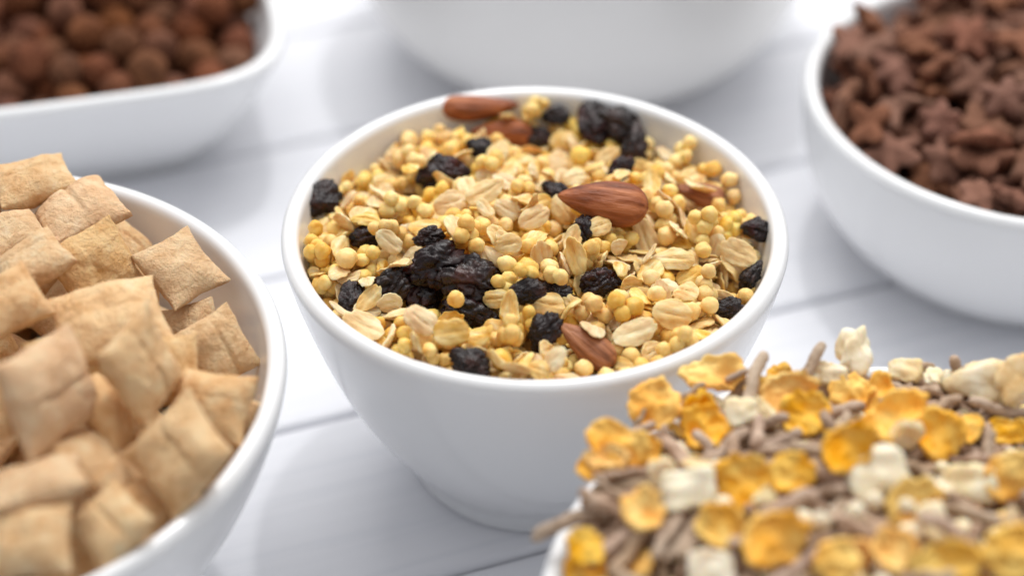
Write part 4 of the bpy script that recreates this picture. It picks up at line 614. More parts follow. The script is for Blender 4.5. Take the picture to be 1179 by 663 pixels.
  '624 101 20 58 98 0;q 0 172 32 716 34 -77 187 78 1;s 1 -259 551 668 44 14 306 95 0;k 0 -269 -334 690 34 17 -69 50 0;q 2 -36 -405 682 54 92 -102 91 0;f 8 -78 -75 783 -199 '
  '250 22 89 1;s 2 439 -459 582 244 -1 184 110 1;s 3 163 -230 697 -136 -303 12 106 0;s 4 418 99 677 174 53 144 109 0;s 9 -365 596 641 11 -4 59 98 0;q 0 -383 319 717 72 275 '
  '80 98 0;s 0 255 622 607 -200 10 36 102 0;q 2 610 217 599 61 15 143 101 1;s 2 -295 -197 724 230 -15 40 94 0;s 10 -177 662 630 168 31 57 108 0;q 2 -77 553 679 274 5 -54 107 '
  '1;f 9 -293 -624 640 117 58 -65 76 1;s 5 82 -114 750 -107 270 -39 109 1;s 6 -611 305 664 236 0 97 94 0;o 1 512 300 591 285 -20 -164 89 0;s 7 -366 -198 710 -68 47 -285 85 '
  '0;s 0 449 -343 591 -119 -42 270 89 0;k 0 -50 -585 615 24 -48 183 64 0;q 2 -405 -235 696 64 -19 131 65 0;s 9 625 -271 535 32 0 109 88 0;q 1 95 -371 684 195 21 115 107 1;s '
  '10 293 -510 595 148 23 -27 98 0;o 4 217 -433 635 -29 -31 162 64 0;s 8 -335 169 746 20 -286 -132 86 0;s 11 430 -286 615 168 -17 -253 85 0;q 1 -471 -419 649 -22 -243 -15 88 '
  '0;s 5 -491 -28 722 -6 11 168 113 1;k 0 481 452 570 62 -29 250 71 0;o 6 -37 157 734 -27 14 -157 66 0;j 2 222 -653 566 32 -78 -127 43 1;s 3 165 311 696 -191 0 -94 104 0;s 8 '
  '-144 231 736 168 -14 -64 93 0;o 2 -433 -166 713 -6 57 -80 92 1;s 4 570 263 587 184 9 103 106 0;q 1 -197 -669 598 -84 -110 -69 100 1;s 5 648 -135 546 -70 -24 193 93 0;s 3 '
  '118 -565 609 159 35 -90 99 0;s 3 359 -136 673 -120 -6 -116 106 0;s 1 494 -323 582 59 -254 -107 114 0;s 0 440 485 584 -94 -263 84 89 0;q 0 83 -411 674 -5 173 202 106 1;o 3 '
  '638 192 557 99 -254 -45 68 0;q 2 501 346 612 55 35 258 104 1;q 0 333 553 602 -56 85 65 80 0;q 2 -168 -197 726 74 20 -76 67 0;k 2 -574 -73 684 29 -23 -72 77 1;s 3 25 707 '
  '639 13 81 -3 94 0;o 0 350 478 633 -15 31 84 86 0;s 10 123 675 617 5 3 -292 87 0;o 11 -419 -310 697 -299 11 141 91 1;o 3 -148 139 745 15 303 -111 94 1;s 7 -166 -386 705 '
  '-251 -38 -10 112 0;s 3 -632 -323 632 66 -13 208 90 1;q 1 -119 91 745 39 261 -129 73 0;f 2 -283 205 738 -297 -9 -76 73 0;s 11 -650 162 672 112 6 -219 113 0;f 5 531 210 628 '
  '-296 -5 147 86 1;s 9 240 319 692 120 -7 125 95 0;s 10 -351 305 717 196 22 96 103 0;q 2 -138 -515 652 14 -306 109 72 1;q 2 -52 232 738 -265 89 -34 79 0;q 2 -190 394 713 '
  '-257 23 166 81 0;s 4 -424 136 723 -4 14 -252 106 0;s 4 668 -7 589 126 -46 -94 101 1;k 0 250 -537 587 -24 295 126 52 1;o 10 -476 498 652 4 40 261 91 1;s 8 -322 -318 701 '
  '143 -1 192 101 0;q 0 116 65 729 267 21 -107 93 1;o 11 -329 -152 734 260 -13 -131 90 0;s 0 466 24 632 -75 -286 -71 93 0;s 5 613 -247 572 32 289 41 96 0;q 0 -77 -265 710 '
  '-251 -70 -5 70 0;s 3 -279 -398 683 -181 10 236 86 0;k 1 -131 554 669 12 38 -300 55 0;s 10 184 560 634 -139 -12 277 113 0;s 1 335 -370 620 27 58 -3 114 0;q 0 -198 -562 639 '
  '-15 17 288 103 0;q 2 77 442 683 -235 19 -104 74 0;o 1 21 121 733 2 -19 -242 68 0;k 6 -445 4 718 5 305 -136 66 1;s 9 -206 265 734 -3 -10 52 91 0;j 3 128 -193 704 -12 65 '
  '-87 39 0;j 0 254 -412 635 -283 -35 100 61 0;s 5 -497 -399 651 186 36 -167 88 0;o 6 451 157 653 -158 -42 -169 82 0;s 6 -353 -74 762 -248 4 184 111 1;s 7 281 -9 694 -55 '
  '-275 -73 96 0;s 9 49 -245 733 8 -281 -101 108 1;s 5 -352 448 693 -4 288 -93 107 0;s 5 -594 -158 674 40 -6 -95 93 0;s 9 463 -474 603 196 55 41 89 1;s 3 -213 249 763 133 '
  '-36 -5 107 1;s 4 -562 287 689 -142 314 -4 100 0;q 2 41 -572 625 -43 292 131 71 0;q 0 271 268 680 79 -45 -109 70 0;f 5 464 -179 635 -17 -4 310 86 1;q 0 127 -357 669 -179 '
  '106 -73 65 0;s 4 208 6 708 -137 11 -141 89 0;s 7 -53 -12 748 -174 -15 194 96 0;q 1 315 -489 603 -118 9 22 91 0;s 9 -327 595 645 107 16 72 90 0;q 2 551 398 561 -108 -71 '
  '-257 86 0;q 0 144 294 695 -148 -117 110 60 0;s 9 3 -279 726 60 -13 -40 104 1;f 1 264 -213 702 -309 53 101 89 1;q 2 -676 73 668 177 -63 89 87 1;q 1 301 120 685 75 -2 -93 '
  '74 0;k 6 -150 -580 621 15 -299 -135 46 0;f 9 -554 343 697 309 42 5 66 0;s 10 -345 -359 688 -127 0 234 96 0;s 11 374 -531 570 45 268 115 88 0;s 11 132 690 642 -227 3 -15 '
  '95 0;o 8 594 -164 561 -18 36 29 64 0;f 1 -638 -258 682 -181 81 195 81 1;s 7 605 -81 575 -215 -22 186 110 0;q 0 -165 25 742 35 48 -251 76 0;q 2 -213 -143 729 -98 98 -87 71 '
  '0;q 2 -471 313 700 -39 -66 22 103 0;s 7 -423 90 727 -109 2 -280 114 0;s 8 308 368 658 -68 -36 221 99 0;s 9 552 82 603 150 28 43 113 0;j 1 413 -67 665 -256 -28 60 67 0;q 2 '
  '511 -29 615 16 279 165 64 0;q 0 555 -395 539 40 103 -147 71 0;q 2 -87 75 752 -241 -95 -105 68 0;s 5 288 -509 624 254 15 -46 99 0;s 3 38 21 738 -94 -17 272 89 0;s 1 -284 '
  '611 676 226 -20 84 103 0;s 7 -52 -317 707 156 38 -72 96 0;j 4 -25 450 687 55 -312 13 47 0;s 5 443 210 634 -25 -283 27 97 0;s 11 367 593 613 -152 27 -53 102 0;s 8 83 75 '
  '745 -11 -272 84 86 0;q 0 163 -272 682 -150 92 85 65 1;s 9 403 -139 647 -306 9 116 108 0;s 6 526 -306 572 4 -40 195 90 0;k 1 -407 31 729 -18 -6 -78 65 1;k 5 617 181 586 3 '
  '-8 -288 45 0;s 2 -117 -498 661 103 5 -106 88 0;s 8 333 -28 677 -65 4 -107 91 0;s 0 -11 573 655 226 29 185 99 0;s 2 -345 -486 662 222 5 -145 109 0;o 1 -474 -200 684 18 283 '
  '163 80 0;s 3 123 -61 725 -2 1 -13 97 0;s 6 211 330 725 -268 -3 65 114 1;q 0 463 353 607 212 -5 -92 68 0;s 8 35 -627 599 -49 28 -225 101 0;f 2 50 -498 668 34 1 -224 88 1;k '
  '4 -528 476 660 152 22 -234 66 0;q 0 -125 369 726 -218 -75 30 107 0;s 6 -235 409 703 291 3 32 86 0;s 3 -279 11 748 205 10 39 90 0;s 6 117 -615 596 283 33 -105 91 0;s 2 '
  '-459 -321 692 170 20 149 88 0;s 0 -600 265 694 -112 -300 -10 91 0;o 8 -331 -117 736 -4 64 39 70 1;s 10 -241 287 737 225 -11 41 113 0;s 4 295 -422 632 211 -38 95 90 0;j 3 '
  '-111 435 700 235 6 8 49 0;q 1 -127 -312 708 173 -21 111 69 0;s 4 -391 -473 646 97 38 -170 94 0;s 1 86 289 714 287 9 102 89 0;j 2 -545 -177 688 -27 26 87 47 1;s 7 595 -336 '
  '570 -10 -60 17 104 0;s 8 -361 120 742 -128 13 -59 98 0;s 5 422 427 607 -89 29 -8 87 0;s 8 -128 549 701 4 268 23 103 1;q 2 -29 205 738 188 70 1 89 0;q 0 -202 -630 611 1 '
  '-31 -202 100 1;k 5 209 -554 641 261 68 89 74 1;q 2 -111 53 754 -38 -206 156 94 1;s 7 -179 62 749 131 3 -181 90 0;q 1 192 -251 681 51 294 57 68 1;q 2 220 483 646 -59 -286 '
  '105 80 0;q 1 -674 23 670 -91 -17 282 107 0;s 4 -510 -138 744 56 225 -49 89 1;s 8 171 -537 649 80 -2 25 106 1;f 1 -520 413 663 -24 28 183 70 1;s 5 494 474 588 46 -9 -109 '
  '96 0;s 6 3 -493 689 108 -15 37 109 1;q 2 -339 268 724 72 16 -245 70 0;q 1 -331 383 696 -57 220 -123 64 0;s 8 -97 -317 709 93 24 -141 99 0;s 10 299 -562 575 179 -56 225 97 '
  '0;o 6 509 -107 622 -28 25 165 82 0;s 6 406 135 674 219 14 -215 88 0;s 6 -19 693 653 -39 62 -17 88 0;s 11 50 -72 737 215 12 -22 91 0;s 2 -274 -597 624 -87 -14 232 115 1;s '
  '9 122 144 722 -26 2 193 96 0;s 2 -92 -692 585 17 311 -7 107 1;s 10 -186 133 754 22 22 149 86 0;s 4 -243 574 657 294 -12 -4 93 0;s 7 99 -685 564 -199 0 9 90 1;s 3 -534 112 '
  '695 -191 11 -216 88 0;q 2 -485 125 710 -3 -49 111 76 1;q 2 276 345 671 -12 12 -49 104 0;s 3 -167 479 694 50 13 -285 109 0;q 0 525 -53 606 -182 -77 -210 70 0;q 2 509 -436 '
  '554 122 275 -7 83 0;q 2 263 -347 650 -81 -291 43 94 1;s 9 -297 -430 678 -55 -22 276 111 0;s 6 166 -34 722 112 9 -69 99 1;s 0 535 379 589 -111 -13 307 110 0;s 2 660 124 '
  '593 69 -69 83 103 1;s 0 65 -344 700 -32 10 164 106 0;q 0 112 637 618 0 -62 -80 76 0;q 2 -5 -585 621 0 268 128 73 0;s 8 618 -154 566 -192 -22 240 86 0;s 0 588 -262 593 -69 '
  '-25 44 107 0;s 0 348 -492 616 233 73 69 101 0;s 4 365 -41 695 -6 -297 30 96 1;s 8 -348 -528 633 152 29 -221 85 0;q 0 -237 -125 736 -3 -60 138 62 0;s 10 -53 -215 731 198 '
  '20 83 111 0;s 2 409 -154 677 -238 12 -127 111 0;s 1 515 -393 564 -20 -49 216 108 0;s 8 -114 -446 671 -56 -301 -60 86 0;s 8 -431 61 751 65 -7 288 86 0;q 2 -64 419 706 -246 '
  '34 168 98 0;q 0 -192 -167 733 -5 -3 26 65 0;q 2 -539 -94 697 175 72 55 73 0;s 11 -142 450 710 -60 -281 45 96 0;s 10 688 5 553 5 267 154 86 0;s 9 -76 335 726 -126 21 187 '
  '114 0;s 1 285 468 629 18 -16 -268 100 0;j 3 445 391 612 35 -56 177 53 0;s 1 43 -167 750 1 -10 -102 113 1;o 9 7 175 735 -38 -311 80 93 0;s 11 -437 -259 701 -238 3 -13 86 '
  '0;s 7 66 227 725 106 25 9 93 0;s 5 -293 628 687 -166 9 83 89 0;s 3 -398 -415 689 -80 -46 140 101 1;s 9 271 605 632 118 14 -86 100 0;q 2 -444 271 711 95 -25 -304 98 0;q 1 '
  '353 -226 650 196 41 -20 86 1;s 8 -532 -260 679 -5 3 250 112 0;s 0 525 43 628 242 87 -57 91 0;s 10 -396 -197 712 116 -20 66 94 0;q 2 -694 -81 660 183 66 131 107 1;o 3 -24 '
  '-444 654 -17 313 -58 61 1;q 0 207 310 693 8 47 -133 82 0;s 4 -443 314 727 -68 -5 -241 110 0;s 1 9 274 727 67 -11 -145 102 0;q 1 -591 -114 677 -36 -77 -155 68 0;s 11 48 '
  '571 661 234 -18 -200 98 0;q 2 264 -282 665 49 40 -28 85 0;s 2 -125 -345 721 211 10 -71 95 0;f 9 439 -383 603 -38 -37 -253 65 1;f 8 493 -104 639 -4 -39 13 72 1;s 8 -541 '
  '362 716 -68 -24 -188 104 0;s 4 -204 -658 645 205 4 256 88 1;s 1 -197 -93 768 2 -4 108 106 1;j 2 -116 311 739 -52 -25 82 68 0;o 0 320 -439 603 -254 24 72 80 1;s 6 8 425 '
  '696 107 26 67 101 1;j 4 32 72 747 -18 -276 83 66 0;s 0 -80 101 747 48 -23 -50 87 0;s 4 595 4 587 162 5 97 100 0;o 7 590 344 572 26 34 120 61 0;s 7 -365 379 697 -30 -21 '
  '-111 87 0;k 1 284 -32 733 78 0 200 71 0;q 0 -79 -184 727 12 -268 13 75 0;q 2 229 112 716 19 125 49 86 0;s 3 -43 -272 746 290 -22 121 112 1;j 1 376 -282 632 -3 -2 -262 59 '
  '1;q 0 -277 315 724 -272 -101 26 71 0;s 7 -24 -665 603 -58 15 173 101 0;q 1 -444 -547 609 -121 -2 -81 65 1;o 11 -46 538 685 -59 -75 280 75 0;s 3 -466 123 744 -307 30 100 '
  '91 1;q 1 -298 -141 735 146 48 110 84 1;s 5 293 480 654 -62 -36 -126 94 0;s 4 -553 -335 662 -124 -22 200 99 0;o 1 391 -242 625 -33 -9 -249 90 0;k 4 -234 -250 722 -5 6 71 '
  '69 1;q 1 2 -353 698 -157 131 -79 93 1;o 2 -279 57 732 -26 -14 71 71 0;s 4 317 -588 587 -100 -14 -2 93 0;s 6 471 276 623 106 -25 -248 96 0;j 0 402 502 605 -27 65 -138 60 '
  '0;q 2 541 -240 588 261 15 30 104 1;s 1 194 -307 670 174 -34 202 85 0;s 6 264 300 703 143 38 43 112 1;f 9 371 33 685 261 38 117 63 1;q 2 -250 163 745 147 -4 93 75 0;q 0 '
  '451 538 606 -78 -201 -39 60 0;s 2 -337 618 693 -23 258 50 106 1;s 5 293 -172 707 -131 27 -67 113 1;j 3 -204 447 703 -86 -304 24 48 1;s 8 -203 597 659 100 307 2 96 0;k 2 '
  '-417 -292 709 -21 13 -1 60 0;s 10 -170 -583 669 47 297 52 114 1;o 4 684 84 549 -202 -39 -129 93 1;q 0 -33 127 742 73 -24 -18 61 0;q 0 -265 -555 643 -84 21 -134 108 1;o 0 '
  '87 613 630 13 4 -224 85 0;s 6 -265 -483 673 268 17 9 90 0;f 4 -432 -42 753 -312 -6 115 79 1;q 2 422 277 641 -70 14 52 108 0;s 8 174 -609 590 244 26 -190 96 0;q 0 298 230 '
  '679 80 280 -99 105 1;s 5 116 -474 664 214 -3 -188 106 1;s 4 -598 196 700 153 -9 -293 112 0;s 5 504 3 652 50 -1 219 100 0;q 0 478 162 631 30 -21 -57 95 0;s 1 576 -151 591 '
  '-242 20 -184 93 0;q 1 318 -189 665 148 1 162 75 1;s 5 -522 -451 632 -174 -21 203 87 1;q 1 -229 663 674 47 -234 -35 91 0;j 1 65 -536 635 264 4 149 52 1;q 0 -53 49 750 -49 '
  '209 18 108 0;s 9 170 604 652 -64 -19 -108 103 0;q 1 408 -511 565 268 43 132 72 0;s 7 -2 358 727 -306 23 -19 95 1;s 2 -194 -285 746 -216 -85 109 89 1;q 1 73 -22 725 -118 '
  '78 151 77 1;j 4 322 577 589 -4 -20 283 36 0;s 0 639 21 599 22 51 -219 113 0;s 3 142 -498 661 -22 -29 -188 109 1;q 0 -461 -229 696 269 69 66 61 1;q 2 -395 -577 620 274 71 '
  '101 92 1;s 4 328 293 683 30 -26 -251 88 0;s 1 -505 308 702 -176 68 106 90 0;s 8 -99 -663 594 121 -6 305 88 0;q 0 564 409 596 -138 13 -59 93 0;s 9 -343 116 771 -100 -277 '
  '69 102 0;s 10 566 -350 584 25 -43 150 93 0;s 10 -216 -552 661 240 -21 78 105 0;q 2 -495 495 671 100 17 -229 82 0;q 1 82 146 731 -187 0 70 108 0;j 0 375 249 646 294 -12 '
  '-86 47 0;j 1 -591 -163 703 43 -43 -304 56 1;s 0 -172 -168 748 -195 -19 -165 85 0;q 0 -638 17 675 -76 -101 -128 66 0;s 3 -208 47 745 133 17 -165 89 0;s 6 -296 368 761 -245 '
  '-29 -5 89 1;q 1 -69 362 749 3 -310 43 107 0;j 1 -60 -372 694 -28 -53 98 58 0;q 0 155 -565 599 -303 71 11 72 0;j 2 249 437 673 -35 266 -82 62 0;q 0 -386 -85 765 114 -249 '
  '-91 91 1;q 0 347 -340 627 -130 -125 -100 75 0;s 10 34 582 685 -97 -6 -64 104 0;q 2 510 121 623 137 192 23 94 0;f 5 -419 549 706 -203 159 -16 82 1;s 5 228 -320 675 78 -2 '
  '175 96 0;o 0 261 55 720 10 3 41 89 1;q 2 -420 -393 675 156 -213 -63 85 1;q 2 -672 -45 661 35 25 276 75 1;k 6 -120 129 764 -2 -31 -214 63 0;s 3 -304 460 689 -121 -19 -127 '
  '102 0;s 7 363 -414 603 -137 -286 -32 96 0;k 0 -230 -586 617 -12 -56 218 51 0;q 1 9 -431 667 41 -240 -157 76 0;q 2 -407 285 725 -98 -29 -67 93 0;s 0 87 -204 714 267 -15 '
  '145 104 0;q 1 616 -222 618 -308 65 59 75 1;s 9 307 -628 619 116 251 35 110 1;s 1 386 139 701 -108 -3 -127 110 0;j 1 167 133 713 38 -41 254 48 0;o 5 -157 -407 692 281 -5 '
  '-17 73 0;q 0 -440 181 719 -226 84 18 75 0;s 5 49 697 689 -50 28 -295 91 1;s 0 303 15 707 175 9 188 98 0;q 1 501 393 624 -200 -55 -103 103 0;q 1 450 -86 659 84 6 235 74 '
  '0;o 1 -310 -200 742 -39 296 28 91 1;s 10 431 482 617 113 -1 27 111 0;q 1 -59 473 685 -92 253 63 76 0;q 2 468 -39 630 30 36 -88 64 0;s 4 470 -317 617 -36 -303 58 94 0;o 10 '
  '676 103 574 -6 45 254 68 0;s 8 336 437 669 -198 55 -151 107 1;q 2 116 -261 705 -169 -74 -39 70 0;s 6 -111 -305 746 -49 -9 238 114 1;s 3 28 -434 692 -83 -271 104 113 0;o '
  '10 -255 107 733 1 -304 -117 63 0;s 9 -272 -351 707 152 -22 214 102 1;f 1 461 -125 665 -38 16 284 65 1;s 2 -228 18 760 -128 -35 127 87 0;q 2 63 362 724 7 112 83 73 1;s 3 '
  '635 -207 569 85 41 -266 101 0;q 0 -332 43 758 64 44 170 67 1;s 8 -664 7 705 56 -4 66 111 1;s 8 250 -410 664 91 -308 -6 94 0;s 5 180 467 668 -72 -26 1 88 0;q 1 177 96 716 '
  '-34 216 41 96 0;s 7 541 -341 589 -157 -37 149 114 0;j 3 -178 -20 747 -23 291 81 50 1;s 1 -146 -165 738 -128 24 -171 115 0;q 1 -325 543 663 -139 -23 -290 109 0;q 0 -373 '
  '-106 734 26 -283 135 96 0;s 10 -98 515 697 -61 2 -4 92 0;s 5 415 343 729 -239 13 90 110 1;q 1 360 282 661 -23 -187 204 98 0;s 1 61 -636 638 -159 -31 196 109 0;j 2 352 70 '
  '680 3 36 -293 52 0;s 9 503 -37 639 -54 -15 230 99 0;s 4 -579 -136 707 254 2 -36 111 1;f 2 -418 -556 659 115 -6 276 71 1;q 1 -312 -507 664 -12 -119 -172 73 0;j 4 516 -348 '
  '612 7 -9 294 59 1;s 11 -581 -353 658 -73 -3 192 106 1;o 2 513 -466 545 -129 -22 64 82 0;s 4 395 -182 694 248 -36 165 95 1;k 0 689 121 603 -225 -47 -116 61 1;s 6 -293 527 '
  '694 -107 -292 -5 112 0;s 3 487 81 630 -178 19 28 93 0;q 1 40 619 638 190 94 181 76 0;s 5 -220 -367 711 -139 -35 -207 87 0;o 2 -483 435 668 -161 -26 -158 63 0;q 0 -530 '
  '-414 675 -173 37 -149 104 1;s 11 -292 343 750 264 -27 -10 97 0;f 9 545 360 641 301 18 -118 79 1;s 7 32 380 704 -149 11 -3 112 1;f 4 397 -346 652 7 -285 139 69 1;j 2 105 '
  '-213 729 264 28 -160 59 1;s 3 619 -19 608 -274 40 -75 107 1;k 3 -154 -617 624 29 31 -29 74 1;q 1 261 67 693 -94 -25 313 73 0;s 5 130 -317 687 -110 -23 234 99 0;s 1 -35 '
  '267 758 -148 -20 -164 107 0;j 3 82 -359 729 7 -36 -152 61 1;s 2 317 -468 620 99 54 35 93 0;s 0 193 133 726 -11 44 49 108 0;s 7 -329 -594 640 -189 -57 16 93 0;s 9 163 -659 '
  '604 11 -2 60 103 0;s 0 -283 -222 718 -94 -12 41 91 0;q 2 623 227 560 -36 263 -45 69 0;s 10 357 389 635 -60 4 154 90 0;o 9 270 -608 573 86 -19 -264 76 1;q 2 -474 377 686 '
  '-230 9 75 89 0;q 2 123 -119 725 -126 44 -89 110 1;s 10 -99 -446 694 -160 -39 165 86 0;s 4 -466 171 742 60 -2 104 112 1;s 5 -193 643 668 -57 44 114 100 0;q 1 112 -30 731 '
  '61 16 196 84 1;o 5 -627 -33 665 -35 35 235 66 0;s 1 -526 327 708 184 17 112 91 0;s 1 361 562 611 -279 -36 -64 91 0;s 11 451 504 649 120 313 -36 114 0;o 9 -50 111 752 -121 '
  '-12 -79 73 0;s 6 221 581 683 -252 30 72 112 1;k 0 371 317 646 5 -45 242 53 0;s 11 172 -372 695 -101 -3 280 97 1;s 6 -271 -535 691 92 -20 263 95 1;s 9 -429 -451 657 150 5 '
  '187 101 0;q 2 -157 398 715 1 -292 -39 75 0;s 7 507 186 655 4 0 -20 105 1;s 0 -19 -562 659 -196 43 -43 102 1;q 1 -166 121 767 24 -41 41 66 0;s 2 645 258 578 104 16 -122 88 '
  '0;q 1 -416 -99 764 -150 74 122 82 0;f 7 391 361 650 -279 0 -91 68 1;s 7 -264 -300 716 173 -21 249 114 1;q 2 579 41 591 -289 8 -158 80 1;s 7 552 -403 589 -11 -260 -187 99 '
  '0;s 8 595 -210 592 -284 -6 -2 90 0;o 10 479 -58 644 213 212 41 75 1;s 5 -626 -200 681 98 44 -311 101 1;q 2 -211 123 741 46 -13 -115 86 0;q 2 333 188 678 -109 -9 35 97 0;q '
  '0 473 -462 554 -22 -308 -19 95 0;s 3 64 -145 750 -182 2 231 98 1;f 5 213 -655 653 121 77 -254 88 1;s 8 337 584 648 -207 -40 203 114 1;o 8 -638 -18 673 286 -28 -7 88 1;o 6 '
  '-412 -46 772 -23 -25 -267 86 1;f 1 -669 81 704 45 14 61 80 1;s 9 250 -574 658 152 63 92 87 0;s 4 431 462 658 171 -43 125 114 1;s 6 -54 677 657 131 -29 -26 94 0;q 0 605 70 '
  '579 88 308 63 97 0;k 3 363 -467 626 310 66 66 68 1;s 4 180 149 757 100 -17 -269 103 0;q 0 -158 -550 641 -129 22 44 84 0;s 2 501 260 624 186 48 58 94 0;s 1 243 -639 604 17 '
  '-32 -176 91 0;q 2 211 -28 731 -100 -44 216 84 1;q 0 -3 662 623 1 -294 15 82 0;f 1 -277 591 714 21 -206 -159 73 1;q 1 -14 -234 719 -238 -87 -7 96 1;s 2 380 -317 668 184 32 '
  '131 107 1;s 0 -15 297 740 262 27 167 89 0;s 7 -465 351 721 -158 33 88 101 0;q 2 -395 -163 716 253 75 74 75 0;q 0 -162 -674 616 -55 -300 -42 106 1;s 5 -87 -151 765 51 20 '
  '-75 112 1;s 3 508 -348 643 140 -36 277 114 1;s 7 361 -137 700 150 3 120 106 0;s 0 -238 -60 769 -86 72 111 89 0;s 3 -158 87 769 -139 80 -68 89 0;s 9 -106 -428 720 -293 -62 '
  '78 88 1;s 11 210 514 667 145 -1 13 108 0;q 2 238 -151 694 -67 12 -139 85 0;o 0 -257 459 689 -24 27 134 79 0;s 3 -584 -322 681 139 2 -114 86 0;s 8 -508 -237 727 102 -14 '
  '-71 88 1;s 0 130 408 704 -55 248 -76 88 1;s 11 -511 153 726 194 21 -180 97 1;s 2 340 3 705 198 33 189 109 0;s 3 -145 337 741 143 -51 22 109 0;s 3 483 -234 629 42 17 296 '
  '104 1;s 5 -294 294 763 261 -34 77 94 0;q 1 -28 5 741 -43 4 307 79 0;q 2 44 153 738 201 -52 -112 72 0;q 2 -453 437 670 14 301 -110 69 0;q 0 32 -542 630 -106 -271 -18 67 '
  '0;o 7 253 668 660 -167 7 289 91 0;o 10 -174 -343 729 279 -39 149 94 1;s 2 -100 450 726 -153 17 162 97 0;f 3 482 -380 614 -80 -74 267 64 1;o 11 -57 -152 721 22 3 -18 73 '
  '0;f 7 -133 675 678 59 134 -163 86 0;s 9 492 319 639 165 -10 -51 108 0;o 9 345 143 673 -28 6 -233 86 0;s 6 -359 -557 675 191 11 207 102 1;q 1 396 220 667 -153 68 181 75 '
  '0;q 0 510 -212 602 -81 18 5 98 0;s 2 345 -433 636 84 25 43 103 1;o 10 -454 408 698 -193 229 6 93 1;q 1 560 5 606 9 79 -240 101 0;s 1 271 -522 647 53 313 49 88 1;o 0 328 '
  '-104 686 298 -40 30 87 1;s 10 560 304 592 -18 -56 -129 95 0;s 9 -210 122 775 -263 -33 107 113 1;s 9 -232 564 694 153 -305 11 108 0;s 7 -652 129 692 -159 -259 -49 105 0;s '
  '11 388 435 662 -244 -11 -111 112 0;s 7 -28 115 763 107 -265 -68 95 0;s 2 -197 -372 727 245 24 -140 85 1;s 1 500 -422 576 123 -66 -104 89 0;s 8 24 649 657 -105 -5 139 99 '
  '0;q 2 245 8 734 -224 25 135 87 1;q 2 -368 -297 706 139 -31 108 91 0;o 5 -57 -134 736 -50 -5 -51 69 0;q 1 145 -618 608 -111 -310 -30 76 1;o 1 -366 -221 724 -42 -28 181 70 '
  '0;s 3 182 446 698 203 29 -150 112 1;f 6 262 -595 611 -52 -17 -21 61 1;s 2 335 -300 649 222 6 -225 99 0;s 10 165 -245 717 194 7 -229 99 0;s 2 -365 332 759 208 -21 159 107 '
  '1;q 0 108 122 740 -30 158 115 75 0;o 1 -110 -507 683 -19 267 -15 86 1;s 6 -265 466 714 68 -295 47 107 1;s 7 118 -645 639 -11 57 6 110 1;f 1 -221 -465 703 -33 -8 201 86 '
  '1;s 8 395 555 668 -59 -232 81 99 1;s 9 -259 104 757 61 309 96 114 0;o 1 660 74 601 29 57 -22 92 1;q 2 -613 -231 664 -147 38 -42 106 0;j 0 298 497 670 256 40 -24 38 1;s 7 '
  '-65 -706 641 -151 274 14 87 1;s 2 -388 -149 779 -112 18 -79 99 1;f 4 -430 -116 741 -63 -12 -77 63 1;s 10 -635 -21 700 182 29 -215 106 1;f 1 22 -44 754 10 53 95 68 1;s 1 '
  '-281 -54 759 62 -223 151 105 1;q 1 -683 -183 671 84 268 -39 73 1;s 7 -121 -17 753 296 -30 71 106 0;k 3 465 437 628 91 -59 202 68 0;s 10 579 -272 615 -276 9 -99 87 0;o 10 '
  '226 -432 667 -96 233 64 73 1;s 7 -311 425 765 55 23 139 105 1;o 1 526 -189 596 44 -231 51 64 0;s 11 -552 273 729 -219 21 -218 92 0;q 0 -176 194 763 239 -14 -157 90 1;s 8 '
  '236 236 723 -196 -15 -218 98 1;s 11 540 205 674 -139 57 26 106 1;q 1 1 -305 702 -23 306 -76 82 0;q 1 370 -73 692 159 54 -116 87 1;s 6 -317 -342 732 23 -278 -163 87 1;s 7 '
  '-471 -496 646 -25 -241 -135 115 1;s 10 521 -8 682 -157 5 149 104 1;q 2 -70 -485 678 -147 278 -10 77 1;o 5 376 46 709 46 46 -275 71 1;s 9 490 268 666 -203 -5 259 101 1;q 1 '
  '110 -151 712 134 -257 -23 65 0;f 7 240 -457 667 -115 257 74 69 1;q 1 615 88 607 -247 174 -28 71 0;o 4 -564 -242 700 -48 12 133 88 1;q 2 -455 -432 681 147 14 -135 102 1;s '
  '8 -123 157 782 -198 6 212 85 1;s 11 -181 -394 746 168 6 32 86 1;s 5 -534 454 692 -149 24 -226 85 0;j 1 -410 195 741 -102 -41 230 40 0;s 2 114 467 698 -145 -7 237 105 1;s '
  '8 127 606 677 204 15 102 98 0;q 1 600 353 591 78 39 298 78 0;j 2 -371 -235 702 -36 286 113 38 0;s 0 -13 -435 711 -177 -27 25 112 1;o 6 489 -503 609 57 266 14 85 1;s 9 '
  '-330 -537 690 15 -12 230 105 1;s 7 621 16 630 140 -49 -103 111 1;f 3 8 -688 639 -23 -215 101 73 1;s 10 270 -103 728 20 -84 -195 97 0;s 0 -434 -202 721 -96 40 -295 89 0;k '
  '6 -291 517 735 -93 -18 210 62 1;q 1 243 227 693 -58 -91 -257 82 0;q 1 -12 -327 697 -308 -65 31 60 1;s 3 68 112 765 47 9 116 102 0;q 2 67 53 729 302 -21 21 72 0;o 9 301 '
  '580 662 53 39 -97 81 1;s 2 420 280 688 250 -26 -141 88 1;j 4 536 419 610 -187 47 115 48 0;s 1 -142 481 727 -227 -47 52 92 1;o 9 611 -201 552 -15 -85 219 74 0;j 4 1 -154 '
  '750 291 -72 34 42 1;s 4 282 -559 614 29 -310 -51 90 0;k 3 -448 476 678 48 -311 -71 55 1;q 2 151 370 687 -73 -72 -295 68 0;s 2 558 155 641 237 34 10 113 0;s 10 -277 -19 '
